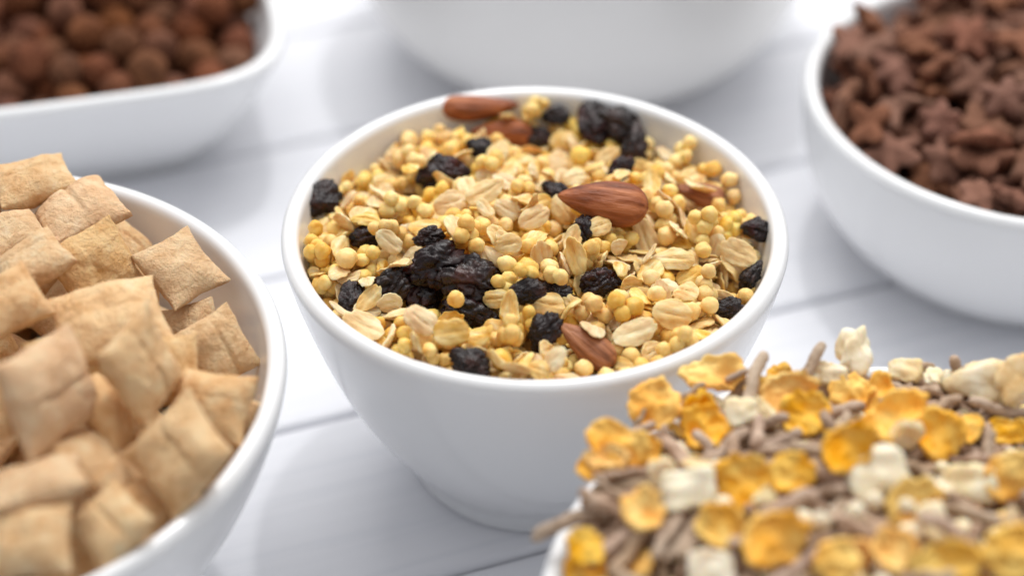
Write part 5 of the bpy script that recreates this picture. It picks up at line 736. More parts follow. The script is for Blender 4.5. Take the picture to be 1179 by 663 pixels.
  '769 -131 -7 311 104 1;s 10 -274 256 768 -142 -7 -197 103 0;q 2 -143 617 656 -112 -41 -71 105 0;s 11 -465 367 746 -5 21 204 109 1;q 0 -120 15 746 33 -252 -175 67 0;s 5 '
  '-145 -495 689 220 27 218 88 1;s 1 36 289 721 99 2 -131 94 0;k 4 -488 -100 756 -22 244 176 66 1;s 5 -162 274 765 24 -287 -57 112 1;s 6 390 472 708 220 33 -169 96 1;s 1 383 '
  '-448 634 95 -228 16 107 1;q 1 -582 -22 680 105 -19 35 62 0;s 3 438 -3 667 135 289 3 97 0;s 2 154 -43 753 -158 -8 49 89 1;q 1 -408 576 665 15 -300 -39 77 0;o 7 -557 200 '
  '716 -21 -31 297 82 0;s 10 440 -143 682 250 31 -145 90 0;s 7 -352 -347 713 -2 39 -167 101 0;k 0 -531 -362 673 28 -256 -36 58 1;s 10 386 153 677 258 -4 105 92 0;s 0 145 '
  '-530 622 251 25 -42 99 0;o 3 157 -306 685 257 82 -22 73 1;s 2 470 -409 651 101 -16 -2 93 1;q 1 626 -281 561 -33 299 36 82 0;o 10 -100 -182 767 203 -77 -101 80 1;s 8 -208 '
  '-538 700 25 28 -16 104 1;s 9 -233 -194 752 -32 -16 77 111 1;q 0 375 -261 683 -2 -244 183 89 1;s 7 -47 -675 626 -190 -34 71 99 1;s 0 79 647 673 -23 8 169 114 0;q 0 -305 '
  '109 744 -116 79 -23 83 0;q 1 299 89 693 11 -268 76 98 1;q 2 451 109 675 -119 91 130 90 1;q 1 -256 -144 771 195 97 -1 110 1;o 5 -597 344 728 -310 -86 49 94 0;s 6 129 -331 '
  '728 108 -25 128 102 1;q 0 -34 -167 739 -48 -33 102 64 0;q 0 553 -163 634 268 -47 -65 102 1;o 6 190 360 678 11 291 -42 72 0;q 0 6 6 744 38 90 -84 70 0;q 0 416 -537 548 -39 '
  '-285 -74 90 0;j 3 171 -443 672 -36 13 193 59 0;o 10 -242 -307 734 -287 -17 152 91 1;q 0 396 -560 572 -94 13 -233 102 0;s 11 -570 -165 729 -7 -291 -55 112 1;f 4 -576 103 '
  '709 -52 266 -114 85 1;s 9 165 -574 626 130 -9 -309 94 0;k 2 -122 -687 608 0 -19 -26 47 1;s 11 -118 -398 740 235 -36 47 87 1;k 2 426 -253 641 96 -197 -149 79 1;o 3 -7 518 '
  '687 -260 -31 122 81 0;q 2 332 99 680 34 275 13 75 0;q 1 286 602 599 181 241 22 76 0;s 9 -125 98 796 31 -16 260 111 1;q 2 5 -393 683 -66 -6 -301 94 0;s 4 340 23 725 185 '
  '-27 -199 89 1;q 1 -590 10 692 -16 -88 254 93 0;s 4 -89 -462 714 86 12 120 87 1;s 9 431 42 674 71 38 93 106 1;s 5 -254 185 770 52 282 16 90 0;j 2 -22 -320 720 2 8 19 45 '
  '1;s 0 605 -269 621 167 39 -99 102 1;s 9 -94 637 681 145 -294 -1 113 0;f 3 -442 516 684 70 -302 -35 68 1;q 0 -477 -141 728 -70 -301 43 85 1;o 9 -447 -521 640 244 43 -145 '
  '80 1;s 8 103 613 654 15 298 124 91 0;s 7 64 627 701 148 59 245 108 1;o 5 -416 -519 687 -308 -24 -42 95 1;s 1 202 -141 721 -8 307 127 107 0;k 3 37 134 765 54 -56 -86 74 '
  '1;s 5 -293 477 738 -61 -69 -18 91 1;f 5 -183 48 793 -239 16 36 85 1;k 0 317 -248 666 306 8 -107 62 1;q 0 -531 -220 687 -54 -249 122 103 1;f 0 203 71 762 -240 -35 43 88 '
  '1;s 2 432 420 716 148 0 37 99 1;s 4 626 84 639 -112 36 -277 102 1;s 1 461 219 669 -146 20 -257 87 0;s 5 35 -662 621 -64 6 236 97 1;s 2 -154 -155 773 -144 15 -151 106 1;s '
  '9 591 301 610 -147 -18 -129 86 0;q 2 588 130 583 -48 53 62 65 0;s 3 -146 432 745 -240 66 -102 109 0;s 0 656 -160 577 5 -268 88 87 0;s 6 -452 -331 718 -278 -2 -99 90 1;q 2 '
  '-179 -644 645 -105 -40 -283 63 0;o 10 378 357 682 283 15 -166 90 1;s 3 407 466 672 -251 -97 -113 103 1;s 5 372 -183 717 -34 275 132 111 1;q 1 351 -374 643 120 257 69 64 '
  '0;s 0 148 -91 743 145 40 -10 106 1;q 0 506 445 623 -65 -290 14 105 0;s 10 -162 326 761 -63 6 235 86 0;k 5 -268 32 766 27 7 -272 78 1;q 0 -411 -78 788 -67 50 -283 81 1;o 2 '
  '-348 149 739 128 72 -134 60 0;q 1 373 245 675 -132 -45 275 100 0;s 5 645 -170 615 -16 39 70 111 1;f 6 288 207 741 -8 -261 100 62 1;q 0 270 -40 692 -110 240 104 62 0;s 0 '
  '474 48 678 110 38 118 92 1;q 1 334 -562 563 -142 -193 -107 75 0;o 8 194 -254 703 -271 89 3 61 1;s 4 106 627 688 81 39 162 88 0;f 8 71 -6 764 -283 35 108 68 1;q 0 -347 568 '
  '685 214 -17 -31 105 0;o 2 185 -607 627 -35 -4 -309 91 1;q 2 -152 153 805 4 122 247 97 1;o 5 -578 -290 697 -301 40 92 69 1;s 3 354 -285 692 -274 -12 -76 104 1;f 4 457 -222 '
  '688 23 24 131 85 1;q 2 -584 387 657 -132 68 -238 84 0;s 11 452 458 696 -180 -56 139 106 1;f 4 -237 650 711 -78 -51 -312 62 1;s 7 480 -282 626 -137 16 44 106 0;s 3 101 '
  '-217 759 -19 -268 -172 112 1;o 7 -540 -137 753 -42 -5 96 90 1;o 7 12 -709 593 24 129 195 63 1;o 0 154 182 745 -293 -38 81 84 1;o 8 -159 -88 752 -97 27 -180 80 1;s 7 -202 '
  '360 718 -127 -1 -30 96 0;s 1 -415 83 752 9 25 -21 87 0;o 2 -609 -233 698 55 16 -312 79 1;q 2 -500 -137 706 -18 -161 -124 86 0;q 1 -420 -243 719 -161 -128 135 67 0;q 2 '
  '-255 -602 673 37 48 -181 93 1;s 7 -103 -226 748 -87 12 -278 99 0;q 2 549 127 608 287 -75 48 106 1;q 2 -200 -215 740 -114 204 -90 93 0;s 9 646 160 635 -128 62 165 88 1;q 2 '
  '-327 -465 690 -76 30 7 81 1;q 0 -223 121 813 112 301 -8 103 1;j 2 -608 153 673 36 293 109 40 0;s 3 463 361 659 29 16 82 93 0;s 10 339 539 661 -191 28 -196 96 1;q 0 455 '
  '-511 541 -80 -115 -65 62 1;k 5 -112 -198 745 -71 36 -239 46 0;s 3 647 275 605 -261 16 -120 91 0;s 2 165 -352 718 -278 66 59 96 1;q 2 -391 526 688 -37 259 -39 76 0;s 4 590 '
  '53 654 102 -1 122 114 1;s 1 319 -124 696 -50 17 148 89 0;q 0 -178 -430 677 139 41 194 69 0;j 3 -537 258 741 -53 297 108 46 0;q 2 126 387 692 137 20 -53 64 0;f 5 -596 -60 '
  '706 -22 -11 166 72 1;q 1 455 377 632 -250 109 31 98 1;k 1 39 684 710 -263 -15 -36 65 1;s 11 372 49 739 175 -25 155 97 1;k 1 0 136 794 -30 -56 207 72 1;s 3 -498 -443 661 '
  '144 -39 162 93 0;s 6 -315 -210 779 -119 -295 -40 89 1;s 3 361 -393 637 79 -297 55 89 0;s 7 -91 -652 624 -4 5 -289 105 0;q 1 123 -388 668 101 207 -27 82 0;s 3 -159 353 777 '
  '-4 307 -33 90 0;o 11 -42 -406 728 -238 71 -70 79 1;s 6 242 399 704 80 -6 90 103 1;o 4 339 133 689 7 -21 -113 77 0;s 4 -283 17 793 -64 8 74 102 1;o 7 606 -130 600 -61 47 '
  '-140 67 1;s 7 50 -341 738 -224 -84 80 108 1;k 6 18 496 696 -269 24 75 73 0;j 1 -88 -263 762 2 24 -90 65 1;o 2 -149 -481 711 69 291 12 76 1;s 0 -21 34 779 -132 7 -242 109 '
  '0;q 2 -169 375 745 223 -75 -56 104 0;q 1 394 275 672 -19 1 -230 89 0;q 1 438 227 657 -68 -50 -167 68 0;q 0 -287 -108 739 -139 22 -1 97 0;q 0 15 -605 609 50 -209 170 72 '
  '0;o 2 -221 348 740 -69 -220 -144 84 0;o 3 -592 -5 717 303 57 52 63 1;s 11 -558 -4 754 -27 -5 -66 105 1;q 0 -104 210 780 62 -186 -218 91 1;o 11 -525 46 703 10 70 290 67 '
  '1;s 9 500 107 663 108 -38 234 101 1;q 1 -318 -447 664 -160 -213 -56 72 0;q 0 570 406 662 -125 -290 47 93 1;j 4 541 34 647 38 -32 87 49 1;q 0 -115 -208 777 -91 -230 -82 '
  '105 1;s 4 649 -255 621 45 -21 -200 86 1;q 2 210 436 678 101 -263 1 71 0;q 1 334 82 709 -255 -96 30 102 0;q 1 152 587 665 284 -64 61 81 1;q 1 -538 -297 691 -66 83 -118 98 '
  '1;s 11 -192 -625 674 113 5 -273 100 1;s 9 537 -173 681 159 -17 295 115 1;s 5 339 -64 740 15 -51 71 95 1;q 0 -619 159 696 72 248 17 92 0;k 4 175 -497 658 -51 -3 127 48 1;s '
  '10 -623 -218 709 183 -28 -21 95 1;q 0 -399 375 695 297 36 44 78 0;s 7 -128 589 676 79 103 51 86 0;s 1 299 -325 677 29 -289 -39 108 0;s 8 -98 -39 786 122 100 79 96 0;s 11 '
  '182 -584 663 -104 38 -171 89 1;s 9 -567 311 752 -30 28 297 100 1;o 10 -258 -152 745 20 308 -35 71 1;s 11 569 307 654 -223 24 -41 115 1;f 8 257 -59 757 77 67 -126 72 1;s 1 '
  '325 406 684 -234 22 -144 93 1;s 3 338 165 712 220 -29 -70 105 1;k 2 190 -169 741 171 -34 83 64 1;s 9 -120 -600 656 -19 33 -225 92 1;s 11 340 549 697 58 41 -164 105 1;s 2 '
  '452 43 697 104 33 106 104 1;s 2 637 -143 591 56 -34 -235 111 0;o 8 255 -322 701 14 14 110 94 1;s 2 363 -560 618 110 -51 -241 91 1;s 4 221 67 802 134 62 -108 100 1;s 9 33 '
  '-400 711 161 -20 251 94 1;s 6 -22 -153 758 -293 -22 -122 94 1;q 0 661 182 586 -19 -107 165 110 1;s 5 -394 -299 730 298 13 134 90 1;s 8 257 170 719 -149 -21 -157 103 0;j 0 '
  '94 657 719 7 300 -152 50 1;s 8 503 449 665 -90 20 -61 104 1;q 2 -404 329 752 117 17 32 96 1;s 2 526 -414 622 -29 -248 -148 94 1;s 5 -285 176 797 -225 -22 41 110 1;q 1 '
  '-384 585 698 -158 44 -56 99 1;s 9 276 -460 671 -92 277 86 88 1;s 7 -290 -388 732 115 12 104 103 1;j 0 -338 -249 747 12 -54 299 65 1;q 0 -83 284 759 -15 182 32 106 0;q 1 '
  '-7 -306 746 -102 -67 20 110 1;s 1 -506 -491 671 92 32 240 109 1;q 0 555 -425 609 5 -297 87 74 1;s 7 29 621 700 -21 18 229 112 1;k 5 214 413 697 -120 88 -198 69 1;s 3 81 '
  '196 763 -204 5 -41 114 1;q 0 198 387 720 13 -256 96 80 0;q 2 572 -400 632 124 -129 -106 105 1;s 10 -514 132 762 -174 -16 -197 101 1;q 2 -285 124 771 101 80 -110 99 0;q 1 '
  '235 -247 681 -222 -26 -204 86 1;s 4 427 145 711 122 -4 175 107 1;s 7 76 33 781 -29 54 31 89 0;s 2 -471 -472 696 -194 19 4 103 1;o 5 592 14 674 -304 11 116 77 1;q 2 118 '
  '-610 631 -46 -43 -212 88 0;s 0 573 -325 626 -275 2 -39 106 1;s 7 56 242 754 -297 4 -26 93 0;f 6 -6 -648 665 34 -5 238 83 1;s 6 229 559 708 134 42 22 96 1;o 10 467 -216 '
  '653 48 2 52 68 0;q 1 301 157 682 43 4 197 64 0;s 5 -196 337 792 51 -307 -26 92 1;s 7 -697 -62 689 31 -25 -181 88 1;s 10 -609 245 757 -27 4 -299 99 0;s 10 424 -465 625 104 '
  '50 36 110 1;k 1 -4 428 759 81 188 -78 79 1;s 1 -297 -44 780 214 -84 94 95 1;q 0 -49 167 808 77 -229 -3 83 1;s 2 -582 148 715 -273 -12 51 87 0;f 2 462 243 692 -38 -46 20 '
  '79 1;s 0 454 -45 692 273 39 47 103 1;f 8 365 199 727 6 -34 287 71 1;q 1 -509 -159 728 126 12 33 66 1;s 4 -6 -430 740 113 -21 66 88 1;q 0 -121 -13 782 306 62 -87 92 1;q 1 '
  '161 -196 703 20 -5 -123 91 0;s 6 -247 -213 780 33 -21 -87 98 1;s 3 -247 -488 732 83 -30 87 101 1;s 10 -244 -618 696 -3 7 26 100 1;s 9 -183 639 746 31 -45 89 96 1;q 2 560 '
  '-181 603 237 10 31 87 1;s 0 365 106 724 235 -20 -31 95 1;o 4 312 -549 612 -60 78 55 71 0;s 2 -440 -309 739 -36 21 172 102 1;s 11 300 363 708 -88 -13 -242 97 1;q 0 254 581 '
  '643 -132 -9 -59 87 0;s 11 523 355 686 -11 -42 -289 103 1;s 4 242 -109 769 -78 33 -305 105 1;q 1 -198 -311 764 279 -24 159 106 1;q 0 630 134 607 10 -53 -220 98 0;q 1 3 566 '
  '692 -88 -78 -168 102 0;s 2 396 260 714 -231 -14 62 103 1;s 0 -165 -235 778 55 -7 -61 100 1;s 8 -82 -462 746 -32 25 300 106 1;q 2 -308 -242 762 -137 -49 -219 89 1;q 1 7 '
  '-107 730 127 -21 227 60 1;s 7 146 -454 686 -97 4 -136 90 0;q 1 -27 -374 689 -36 -42 89 67 0;s 5 376 -426 664 -216 31 -27 114 1;s 10 -576 -323 711 254 44 -23 110 1;o 9 '
  '-639 7 730 -11 43 -168 74 1;k 2 310 -300 661 284 -67 -9 53 0;q 0 -129 455 732 -52 38 -125 66 0;k 5 562 303 618 -64 84 123 49 0;s 11 -137 -657 665 197 16 0 110 1;s 0 283 '
  '-194 730 304 30 -79 102 1;s 8 176 360 729 -243 -21 8 96 0;q 2 290 -120 709 -66 304 -87 93 1;f 3 -463 -110 779 -13 -81 88 63 1;s 11 -531 -365 700 -49 27 -24 96 1;q 2 66 '
  '528 673 42 -192 154 91 0;f 4 136 483 729 -5 298 0 62 1;k 4 456 -315 647 -61 302 51 63 1;s 7 171 421 717 210 -30 155 103 1;o 2 113 -689 657 46 -58 37 82 1;q 0 -214 -256 '
  '751 -176 73 -165 106 1;s 1 -339 -223 771 -189 61 220 85 1;q 2 106 349 706 -156 -37 -128 76 0;s 9 193 -161 777 -31 30 -300 111 1;q 0 -108 -631 634 68 256 49 70 0;s 11 210 '
  '-311 718 51 -8 164 95 1;q 2 490 418 645 9 238 -73 70 0;q 2 137 682 679 -173 63 -164 107 1;s 3 -82 -585 690 -290 -35 133 114 1;k 2 -567 -118 692 -174 118 -98 50 0;s 3 -48 '
  '-39 826 147 247 -67 114 1;s 11 638 -118 612 6 27 81 106 1;o 0 165 176 760 -38 59 -155 63 1;s 0 -285 -427 703 3 -13 156 91 0;q 0 -198 673 690 129 -300 29 91 0;s 11 146 '
  '-673 649 -143 -42 62 87 1;f 1 -78 406 762 70 -28 288 74 1;s 7 -264 420 746 83 -12 35 104 1;q 0 -253 149 788 -68 -28 133 106 1;q 1 594 137 608 154 -106 198 69 0;s 5 -113 '
  '-344 773 175 -13 145 99 1;q 0 624 -63 607 172 -28 128 101 1;q 2 613 191 627 -44 -32 -242 73 1;s 10 -7 -350 746 102 30 -71 111 1;s 8 22 81 818 -79 -272 -53 114 1;q 2 -379 '
  '-584 695 -91 -44 102 92 1;o 9 132 -229 724 253 44 -162 71 1;j 0 293 -365 676 57 33 -78 63 1;s 3 507 -298 655 77 -20 -110 100 1;s 2 -594 282 751 -94 286 -9 87 1;s 10 566 '
  '256 661 127 -11 266 112 1;s 6 503 3 694 290 17 157 90 1;s 9 -523 188 752 6 -296 -165 91 0;s 3 -562 30 696 -146 35 262 98 0;s 7 -412 422 728 -210 -34 206 94 1;q 1 -54 -431 '
  '732 313 -38 99 88 1;q 1 434 -435 622 53 276 -94 65 0;k 5 164 -404 690 6 291 -85 74 0;s 1 309 540 691 113 -67 -58 90 1;o 5 305 138 699 3 11 106 62 0;s 9 -502 -313 717 104 '
  '-3 -112 102 1;s 0 6 14 775 -156 -8 72 96 0;s 8 362 290 699 8 -7 84 104 1;f 8 297 54 762 -239 47 158 88 1;q 2 -374 -153 739 -9 -100 51 67 0;s 2 460 288 700 115 35 107 86 '
  '1;s 10 410 -511 603 -109 -215 -21 87 1;s 6 -597 151 742 -172 -2 -234 108 1;q 2 613 333 638 130 2 -120 108 1;s 9 -159 -163 800 -14 291 43 113 1;s 11 137 -615 667 243 -21 '
  '-14 91 1;q 1 544 -202 634 103 -108 -133 103 1;s 11 443 -528 623 136 3 -234 109 1;s 11 -425 -436 717 36 -48 285 96 1;s 11 -310 575 758 -149 -20 121 105 1;s 7 444 -273 657 '
  '84 12 -230 111 1;o 6 -546 -52 730 -18 304 35 95 1;s 8 -378 397 750 -152 4 -229 108 1;s 4 -361 -473 721 106 10 175 91 1;q 1 478 -413 591 59 -22 168 75 1;q 1 -80 588 660 91 '
  '130 -202 81 0;s 6 518 86 706 44 34 -34 111 1;s 1 136 522 692 -253 -41 -160 100 0;q 0 591 108 626 -6 53 -96 94 0;q 1 237 553 661 -72 75 -115 102 0;q 2 -74 393 733 236 61 '
  '-68 64 0;o 0 350 -556 585 37 5 -3 67 1;s 9 -61 -613 691 -128 -22 133 104 1;s 3 324 -546 649 -15 20 62 113 1;s 7 -234 -576 709 -22 306 -12 112 1;s 2 343 -150 727 9 -306 '
  '137 101 1;s 4 -52 -165 793 53 22 -178 97 1;o 4 -337 -282 737 141 12 35 66 1;s 1 325 -117 741 -195 -62 106 106 1;j 0 278 -389 686 -267 8 -75 48 1;q 0 257 485 655 -132 33 '
  '276 75 1;k 3 130 -430 727 9 -28 175 78 1;q 2 -7 -97 761 281 23 75 108 1;s 10 -582 125 743 120 32 -226 113 1;q 1 -261 -410 709 212 2 -201 63 0;s 0 221 -216 740 -95 8 9 98 '
  '1;s 9 378 371 725 -56 260 35 98 1;s 4 588 274 658 -197 49 -51 94 1;j 3 -285 109 800 -37 19 283 45 0;q 1 359 412 672 -141 -192 122 69 0;s 5 41 -484 731 -282 45 -44 113 1;s '
  '11 557 -333 646 23 47 -90 91 1;f 8 -411 -245 758 295 -7 138 74 1;f 8 484 412 681 -89 74 210 62 1;q 1 -159 -455 713 164 133 50 98 1;o 7 160 182 728 -56 6 272 83 0;s 11 619 '
  '204 653 -69 64 7 90 1;s 2 -79 -180 807 -277 -22 -171 109 1;q 1 404 373 703 -305 4 -11 97 1;q 1 -553 53 707 -147 292 24 66 1;j 1 645 -83 586 124 -13 82 43 1;s 1 590 -34 '
  '627 106 -56 155 104 1;s 9 -262 92 786 104 26 -310 85 1;s 1 -400 177 757 -178 -4 -71 85 0;o 10 -269 418 721 4 -35 -118 74 0;o 0 -503 -328 696 35 -11 222 76 1;s 8 -343 -337 '
  '744 -60 21 -174 92 1;o 8 318 158 721 -291 -35 -6 88 1;o 7 -440 308 787 -37 -18 -25 75 1;s 3 658 -135 624 -196 57 68 102 1;f 4 -606 -87 735 2 299 33 62 1;q 2 488 220 653 '
  '-145 -72 -191 67 1;o 1 115 -673 632 66 146 -34 64 0;k 4 -389 -162 755 0 276 121 55 1;s 3 58 -668 657 -2 26 -145 86 1;s 2 433 -149 716 -108 18 195 108 1;q 0 -138 -57 767 '
  '-127 310 23 91 1;q 2 -586 -379 695 149 235 -5 103 1;k 6 170 -443 704 19 -22 146 73 1;q 2 301 -286 690 153 65 -180 97 1;s 8 90 538 730 -10 -25 63 87 1;q 2 -554 -11 717 8 '
  '67 -98 94 1;s 5 19 -93 794 51 -56 264 103 1;s 0 657 53 649 -52 37 -308 86 1;q 0 166 561 665 255 32 124 62 0;s 1 284 142 743 -23 35 -34 96 1;o 2 -64 -611 627 -64 105 296 '
  '65 0;s 0 432 -89 723 210 52 31 105 1;s 3 -133 -432 745 93 -21 23 91 1;s 4 -374 -300 756 50 -49 162 94 1;s 3 42 -561 650 111 -3 276 93 1;q 0 131 148 749 -41 21 -131 78 0;q '
  '1 -115 -691 648 252 35 -120 102 1;q 1 13 -248 746 -99 -56 199 109 1;s 6 292 -313 715 248 -23 174 88 1;q 2 464 -420 620 283 -69 41 88 1;q 1 568 -113 635 27 -204 18 104 1;s '
  '9 -229 -644 699 -115 -300 13 86 1;o 0 695 45 608 293 123 -39 93 1;s 3 171 14 737 229 15 -23 98 1;o 1 -621 -278 731 43 263 -140 88 1;s 5 368 475 686 -137 -15 -174 85 1;s '
  '10 670 11 617 -161 91 -11 85 1;q 1 565 82 642 66 290 -5 104 1;o 9 307 223 708 30 45 128 62 0;s 1 455 -37 718 -259 19 75 108 1;s 0 434 395 686 267 2 -95 89 0;s 9 -333 -157 '
  '799 157 -5 296 115 1;s 1 -292 -448 729 -138 -24 -21 115 1;s 3 -231 -119 775 -31 -87 -103 96 1;s 10 118 -275 736 16 -1 94 103 1;o 10 -164 -8 771 -48 19 -227 82 1;q 2 92 44 '
  '742 1 114 -301 70 1;q 1 -343 -410 727 -50 21 158 106 1;f 2 85 -610 683 9 -24 -193 84 1;k 5 28 245 783 2 9 -33 70 1;s 5 -149 -366 766 -17 -10 -162 104 1;s 4 -463 -454 707 '
  '55 -2 -26 96 1;s 0 -144 416 769 -260 48 -72 87 1;q 0 175 -317 730 54 304 -38 109 1;s 9 555 -72 667 124 36 57 95 1;q 1 302 -594 637 68 233 -134 99 1;s 1 173 684 699 -93 '
  '-67 257 104 1;s 3 507 -481 586 -15 79 -255 94 1;j 2 -551 -144 730 -88 -18 -67 45 1;q 0 243 -524 666 -8 -83 115 96 1;q 1 147 -176 731 -286 -28 -98 105 1;q 2 -479 -185 731 '
  '-25 259 -124 110 1;k 4 -585 38 723 -286 75 84 49 1;s 3 -32 -157 782 -57 17 -176 94 1;q 1 -264 495 727 257 80 73 64 1;f 7 562 -264 648 69 247 130 72 1;o 3 -181 522 716 '
  '-219 0 121 71 0;q 1 149 -582 660 6 189 199 101 1;o 5 631 235 596 -143 -53 -98 70 1;s 4 213 640 661 267 -63 -44 90 0;q 0 -467 436 700 48 -98 -313 95 1;o 7 -594 -262 704 11 '
  '-67 -76 69 1;q 1 -51 607 658 -118 41 127 91 0;k 4 -514 278 784 -26 -222 -108 76 1;s 10 38 -155 789 44 -306 48 96 1;s 5 -620 203 775 -123 -290 -35 104 1;s 11 -526 -217 751 '
  '192 -17 -51 103 1;q 2 -399 198 783 -68 0 -126 83 1;s 0 553 132 665 -16 -41 -306 101 1;k 3 249 -313 728 304 51 3 74 1;s 6 426 310 735 -87 -104 -269 85 1;s 1 -418 -546 702 '
  '-11 36 289 108 1;j 0 -381 215 740 29 77 160 62 0;s 2 -377 -367 763 -84 -307 -61 110 1;q 2 -302 -119 773 -119 -33 234 88 1;s 1 312 104 728 42 -15 3 91 1;q 0 -285 -335 742 '
  '-141 208 21 80 1;s 9 198 133 777 131 13 50 110 1;q 1 109 -441 697 95 -4 -268 99 1;s 8 27 556 721 42 -29 -307 108 0;s 1 209 -187 743 213 -247 6 113 1;k 4 -431 -182 754 -40 '
  '90 246 64 1;s 8 -196 -675 704 -116 36 -21 98 1;f 0 -236 564 740 72 -32 17 101 12;f 1 -201 501 747 60 -35 27 87 13;f 2 -87 617 707 50 -15 4 89 14;f 3 -14 503 748 51 -34 28 '
  '122 15;f 4 68 448 740 76 -13 -15 96 16;f 5 -598 368 786 65 19 -31 94 17;f 6 -513 548 735 38 -48 76 94 18;f 7 -385 635 740 29 -3 -3 113 19;f 8 -410 491 718 52 -29 33 92 '
  '20;f 9 -25 196 780 15 -72 107 96 21;f 0 -318 80 810 67 -25 12 100 22;f 1 -353 269 774 62 -34 28 100 23;f 2 169 275 787 27 -72 83 95 24;f 3 2 12 820 69 -20 -7 113 25;f 4 '
  '-92 49 810 60 -22 3 78 26;f 5 -639 315 768 49 -6 6 63 27;f 6 128 39 818 42 -51 49 90 28;f 7 -32 608 708 24 -57 90 83 29;f 8 -544 385 752 56 16 -34 64 30;f 9 -260 269 801 '
  '60 -29 20 74 31;f 0 -149 315 826 56 -41 34 88 32;f 1 -560 178 787 32 24 -73 75 33;f 2 -672 98 767 37 29 -68 73 34;f 3 -622 331 782 41 -2 -2 75 35;f 4 -411 139 782 59 -26 '
  '23 85 36;f 5 228 503 696 60 -13 -14 66 37;f 6 -204 15 819 44 -46 53 71 38;k 0 -466 240 784 64 -11 2 107 52;k 1 98 278 765 74 -11 -19 94 53;k 3 -90 275 795 60 -32 18 108 '
  '54;k 4 -336 491 764 67 -18 7 74 55;k 6 -434 44 766 62 -6 -6 81 56;k 2 -324 190 811 62 -41 34 55 57;k 5 -179 638 719 50 -16 9 61 58;k 2 -52 98 815 64 -12 -12 54 59;j 0 -72 '
  '703 741 12 -79 118 98 62;j 1 190 621 735 69 -19 -8 131 63;j 2 256 587 765 25 -68 85 93 64;j 3 -135 652 727 70 -9 -10 69 65;s 12 -698 217 710 -132 -9 30 100 72;s 0 -551 '
  '472 725 42 -28 46 69 82;s 1 -481 532 721 49 14 -36 69 83;s 2 -602 294 775 48 -11 14 61 84;s 3 -438 564 751 40 -33 53 66 85;s 0 -506 464 712 15 -48 116 59 86;s 1 -332 624 '
  '748 49 -19 18 58 87;s 2 -626 239 792 39 30 -68 54 88;s 3 -544 518 724 24 -45 98 50 89'),
 'star': (
  't 0 23 136 397 29 305 31 95 0;t 2 -185 -194 391 2 8 177 103 0;t 5 -140 155 396 -37 8 70 113 1;t 3 147 42 397 8 16 -202 111 0;t 6 -173 -411 368 -26 265 65 101 1;t 3 316 '
  '217 379 -41 -291 106 103 1;t 3 -316 369 360 286 -29 83 92 0;t 7 -315 22 382 21 -4 -57 105 1;t 1 -226 457 343 -19 29 -5 92 0;t 7 16 -141 400 -18 -5 -225 109 0;t 5 0 -489 '
  '358 -313 7 -106 110 1;t 5 -484 3 355 16 0 -202 99 1;t 3 476 -199 351 -283 19 140 117 1;t 6 352 -317 359 -20 -303 -100 103 1;t 1 -301 -142 374 32 19 -186 109 0;t 7 17 258 '
  '387 299 -25 -73 98 0;t 3 236 -466 344 -2 313 -72 93 1;t 5 -160 297 390 -29 -12 18 117 1;t 0 -173 -42 406 43 -14 -225 104 0;t 5 181 372 370 14 -275 112 105 0;t 3 449 155 '
  '362 -295 44 21 116 0;t 4 -475 189 365 -300 -3 94 114 1;t 1 332 -7 372 19 17 146 99 1;t 5 319 353 366 288 46 -49 103 0;t 0 -302 171 375 287 4 105 101 0;t 5 4 -335 384 23 6 '
  '8 107 0;t 2 165 -132 385 22 -21 48 94 0;t 5 -27 475 358 1 -10 -258 116 0;t 6 -474 -171 351 22 29 -250 93 1;t 6 1 1 396 -10 13 -253 100 0;t 0 333 -196 373 30 -308 -9 94 '
  '1;t 5 123 -309 391 56 -12 119 114 0;t 7 185 201 388 3 9 117 116 0;t 5 -123 -319 386 -20 268 -15 107 0;t 4 -317 -352 355 11 281 85 111 1;t 6 448 34 385 -8 -52 226 110 0;t '
  '5 195 474 362 55 -24 -294 114 0;t 5 -332 2 451 33 25 208 105 1;t 2 -150 529 373 -34 71 -173 98 0;t 6 -248 -147 457 -28 -19 -306 117 0;t 5 -191 163 445 279 21 -11 101 1;t '
  '3 527 -90 344 22 -310 -96 95 0;t 2 -89 71 445 -239 -9 45 111 0;t 6 -377 320 361 -39 15 238 104 0;t 4 315 476 374 182 -8 235 94 0;t 7 77 -193 421 -52 13 -251 115 0;t 0 135 '
  '282 439 25 4 -76 114 1;t 6 -341 141 420 281 16 104 117 1;t 2 -37 -21 437 -10 281 113 103 0;t 3 510 144 377 264 -4 -199 100 0;t 5 401 311 380 -37 -272 66 113 0;t 0 318 125 '
  '408 -77 -272 60 104 1;t 4 -19 -325 445 -26 29 -161 105 0;t 4 -4 336 390 272 -54 -76 96 1;t 0 230 40 434 -72 -100 -211 112 1;t 4 197 -248 413 -13 -246 32 118 1;t 2 85 -438 '
  '386 -2 -273 -78 107 1;t 7 112 502 398 -40 -7 107 108 0;t 0 -129 -516 402 -63 116 -34 110 1;t 7 122 -1 436 34 -3 -20 117 0;t 6 -142 -29 464 9 -32 -37 107 0;t 4 444 90 446 '
  '-289 21 36 96 1;t 2 -120 -109 402 -22 -53 -71 95 0;t 2 -380 -376 390 305 -16 -109 108 1;t 5 -469 254 430 20 -268 -46 104 1;t 2 207 -372 394 85 84 -279 97 1;t 3 420 -172 '
  '399 36 290 -41 99 0;t 5 -511 84 404 298 30 -131 114 1;t 7 366 -374 397 -69 -286 -108 98 1;t 1 -211 328 425 -15 301 -134 107 0;t 4 -488 -274 394 186 2 -64 106 1;t 1 382 '
  '-56 406 48 23 16 100 0;t 5 -345 -91 410 34 23 -226 111 1;t 5 188 -483 406 61 -61 -143 102 1;t 2 227 -181 461 -8 -304 -109 110 1;t 6 130 -61 481 309 26 -82 102 1;t 2 -222 '
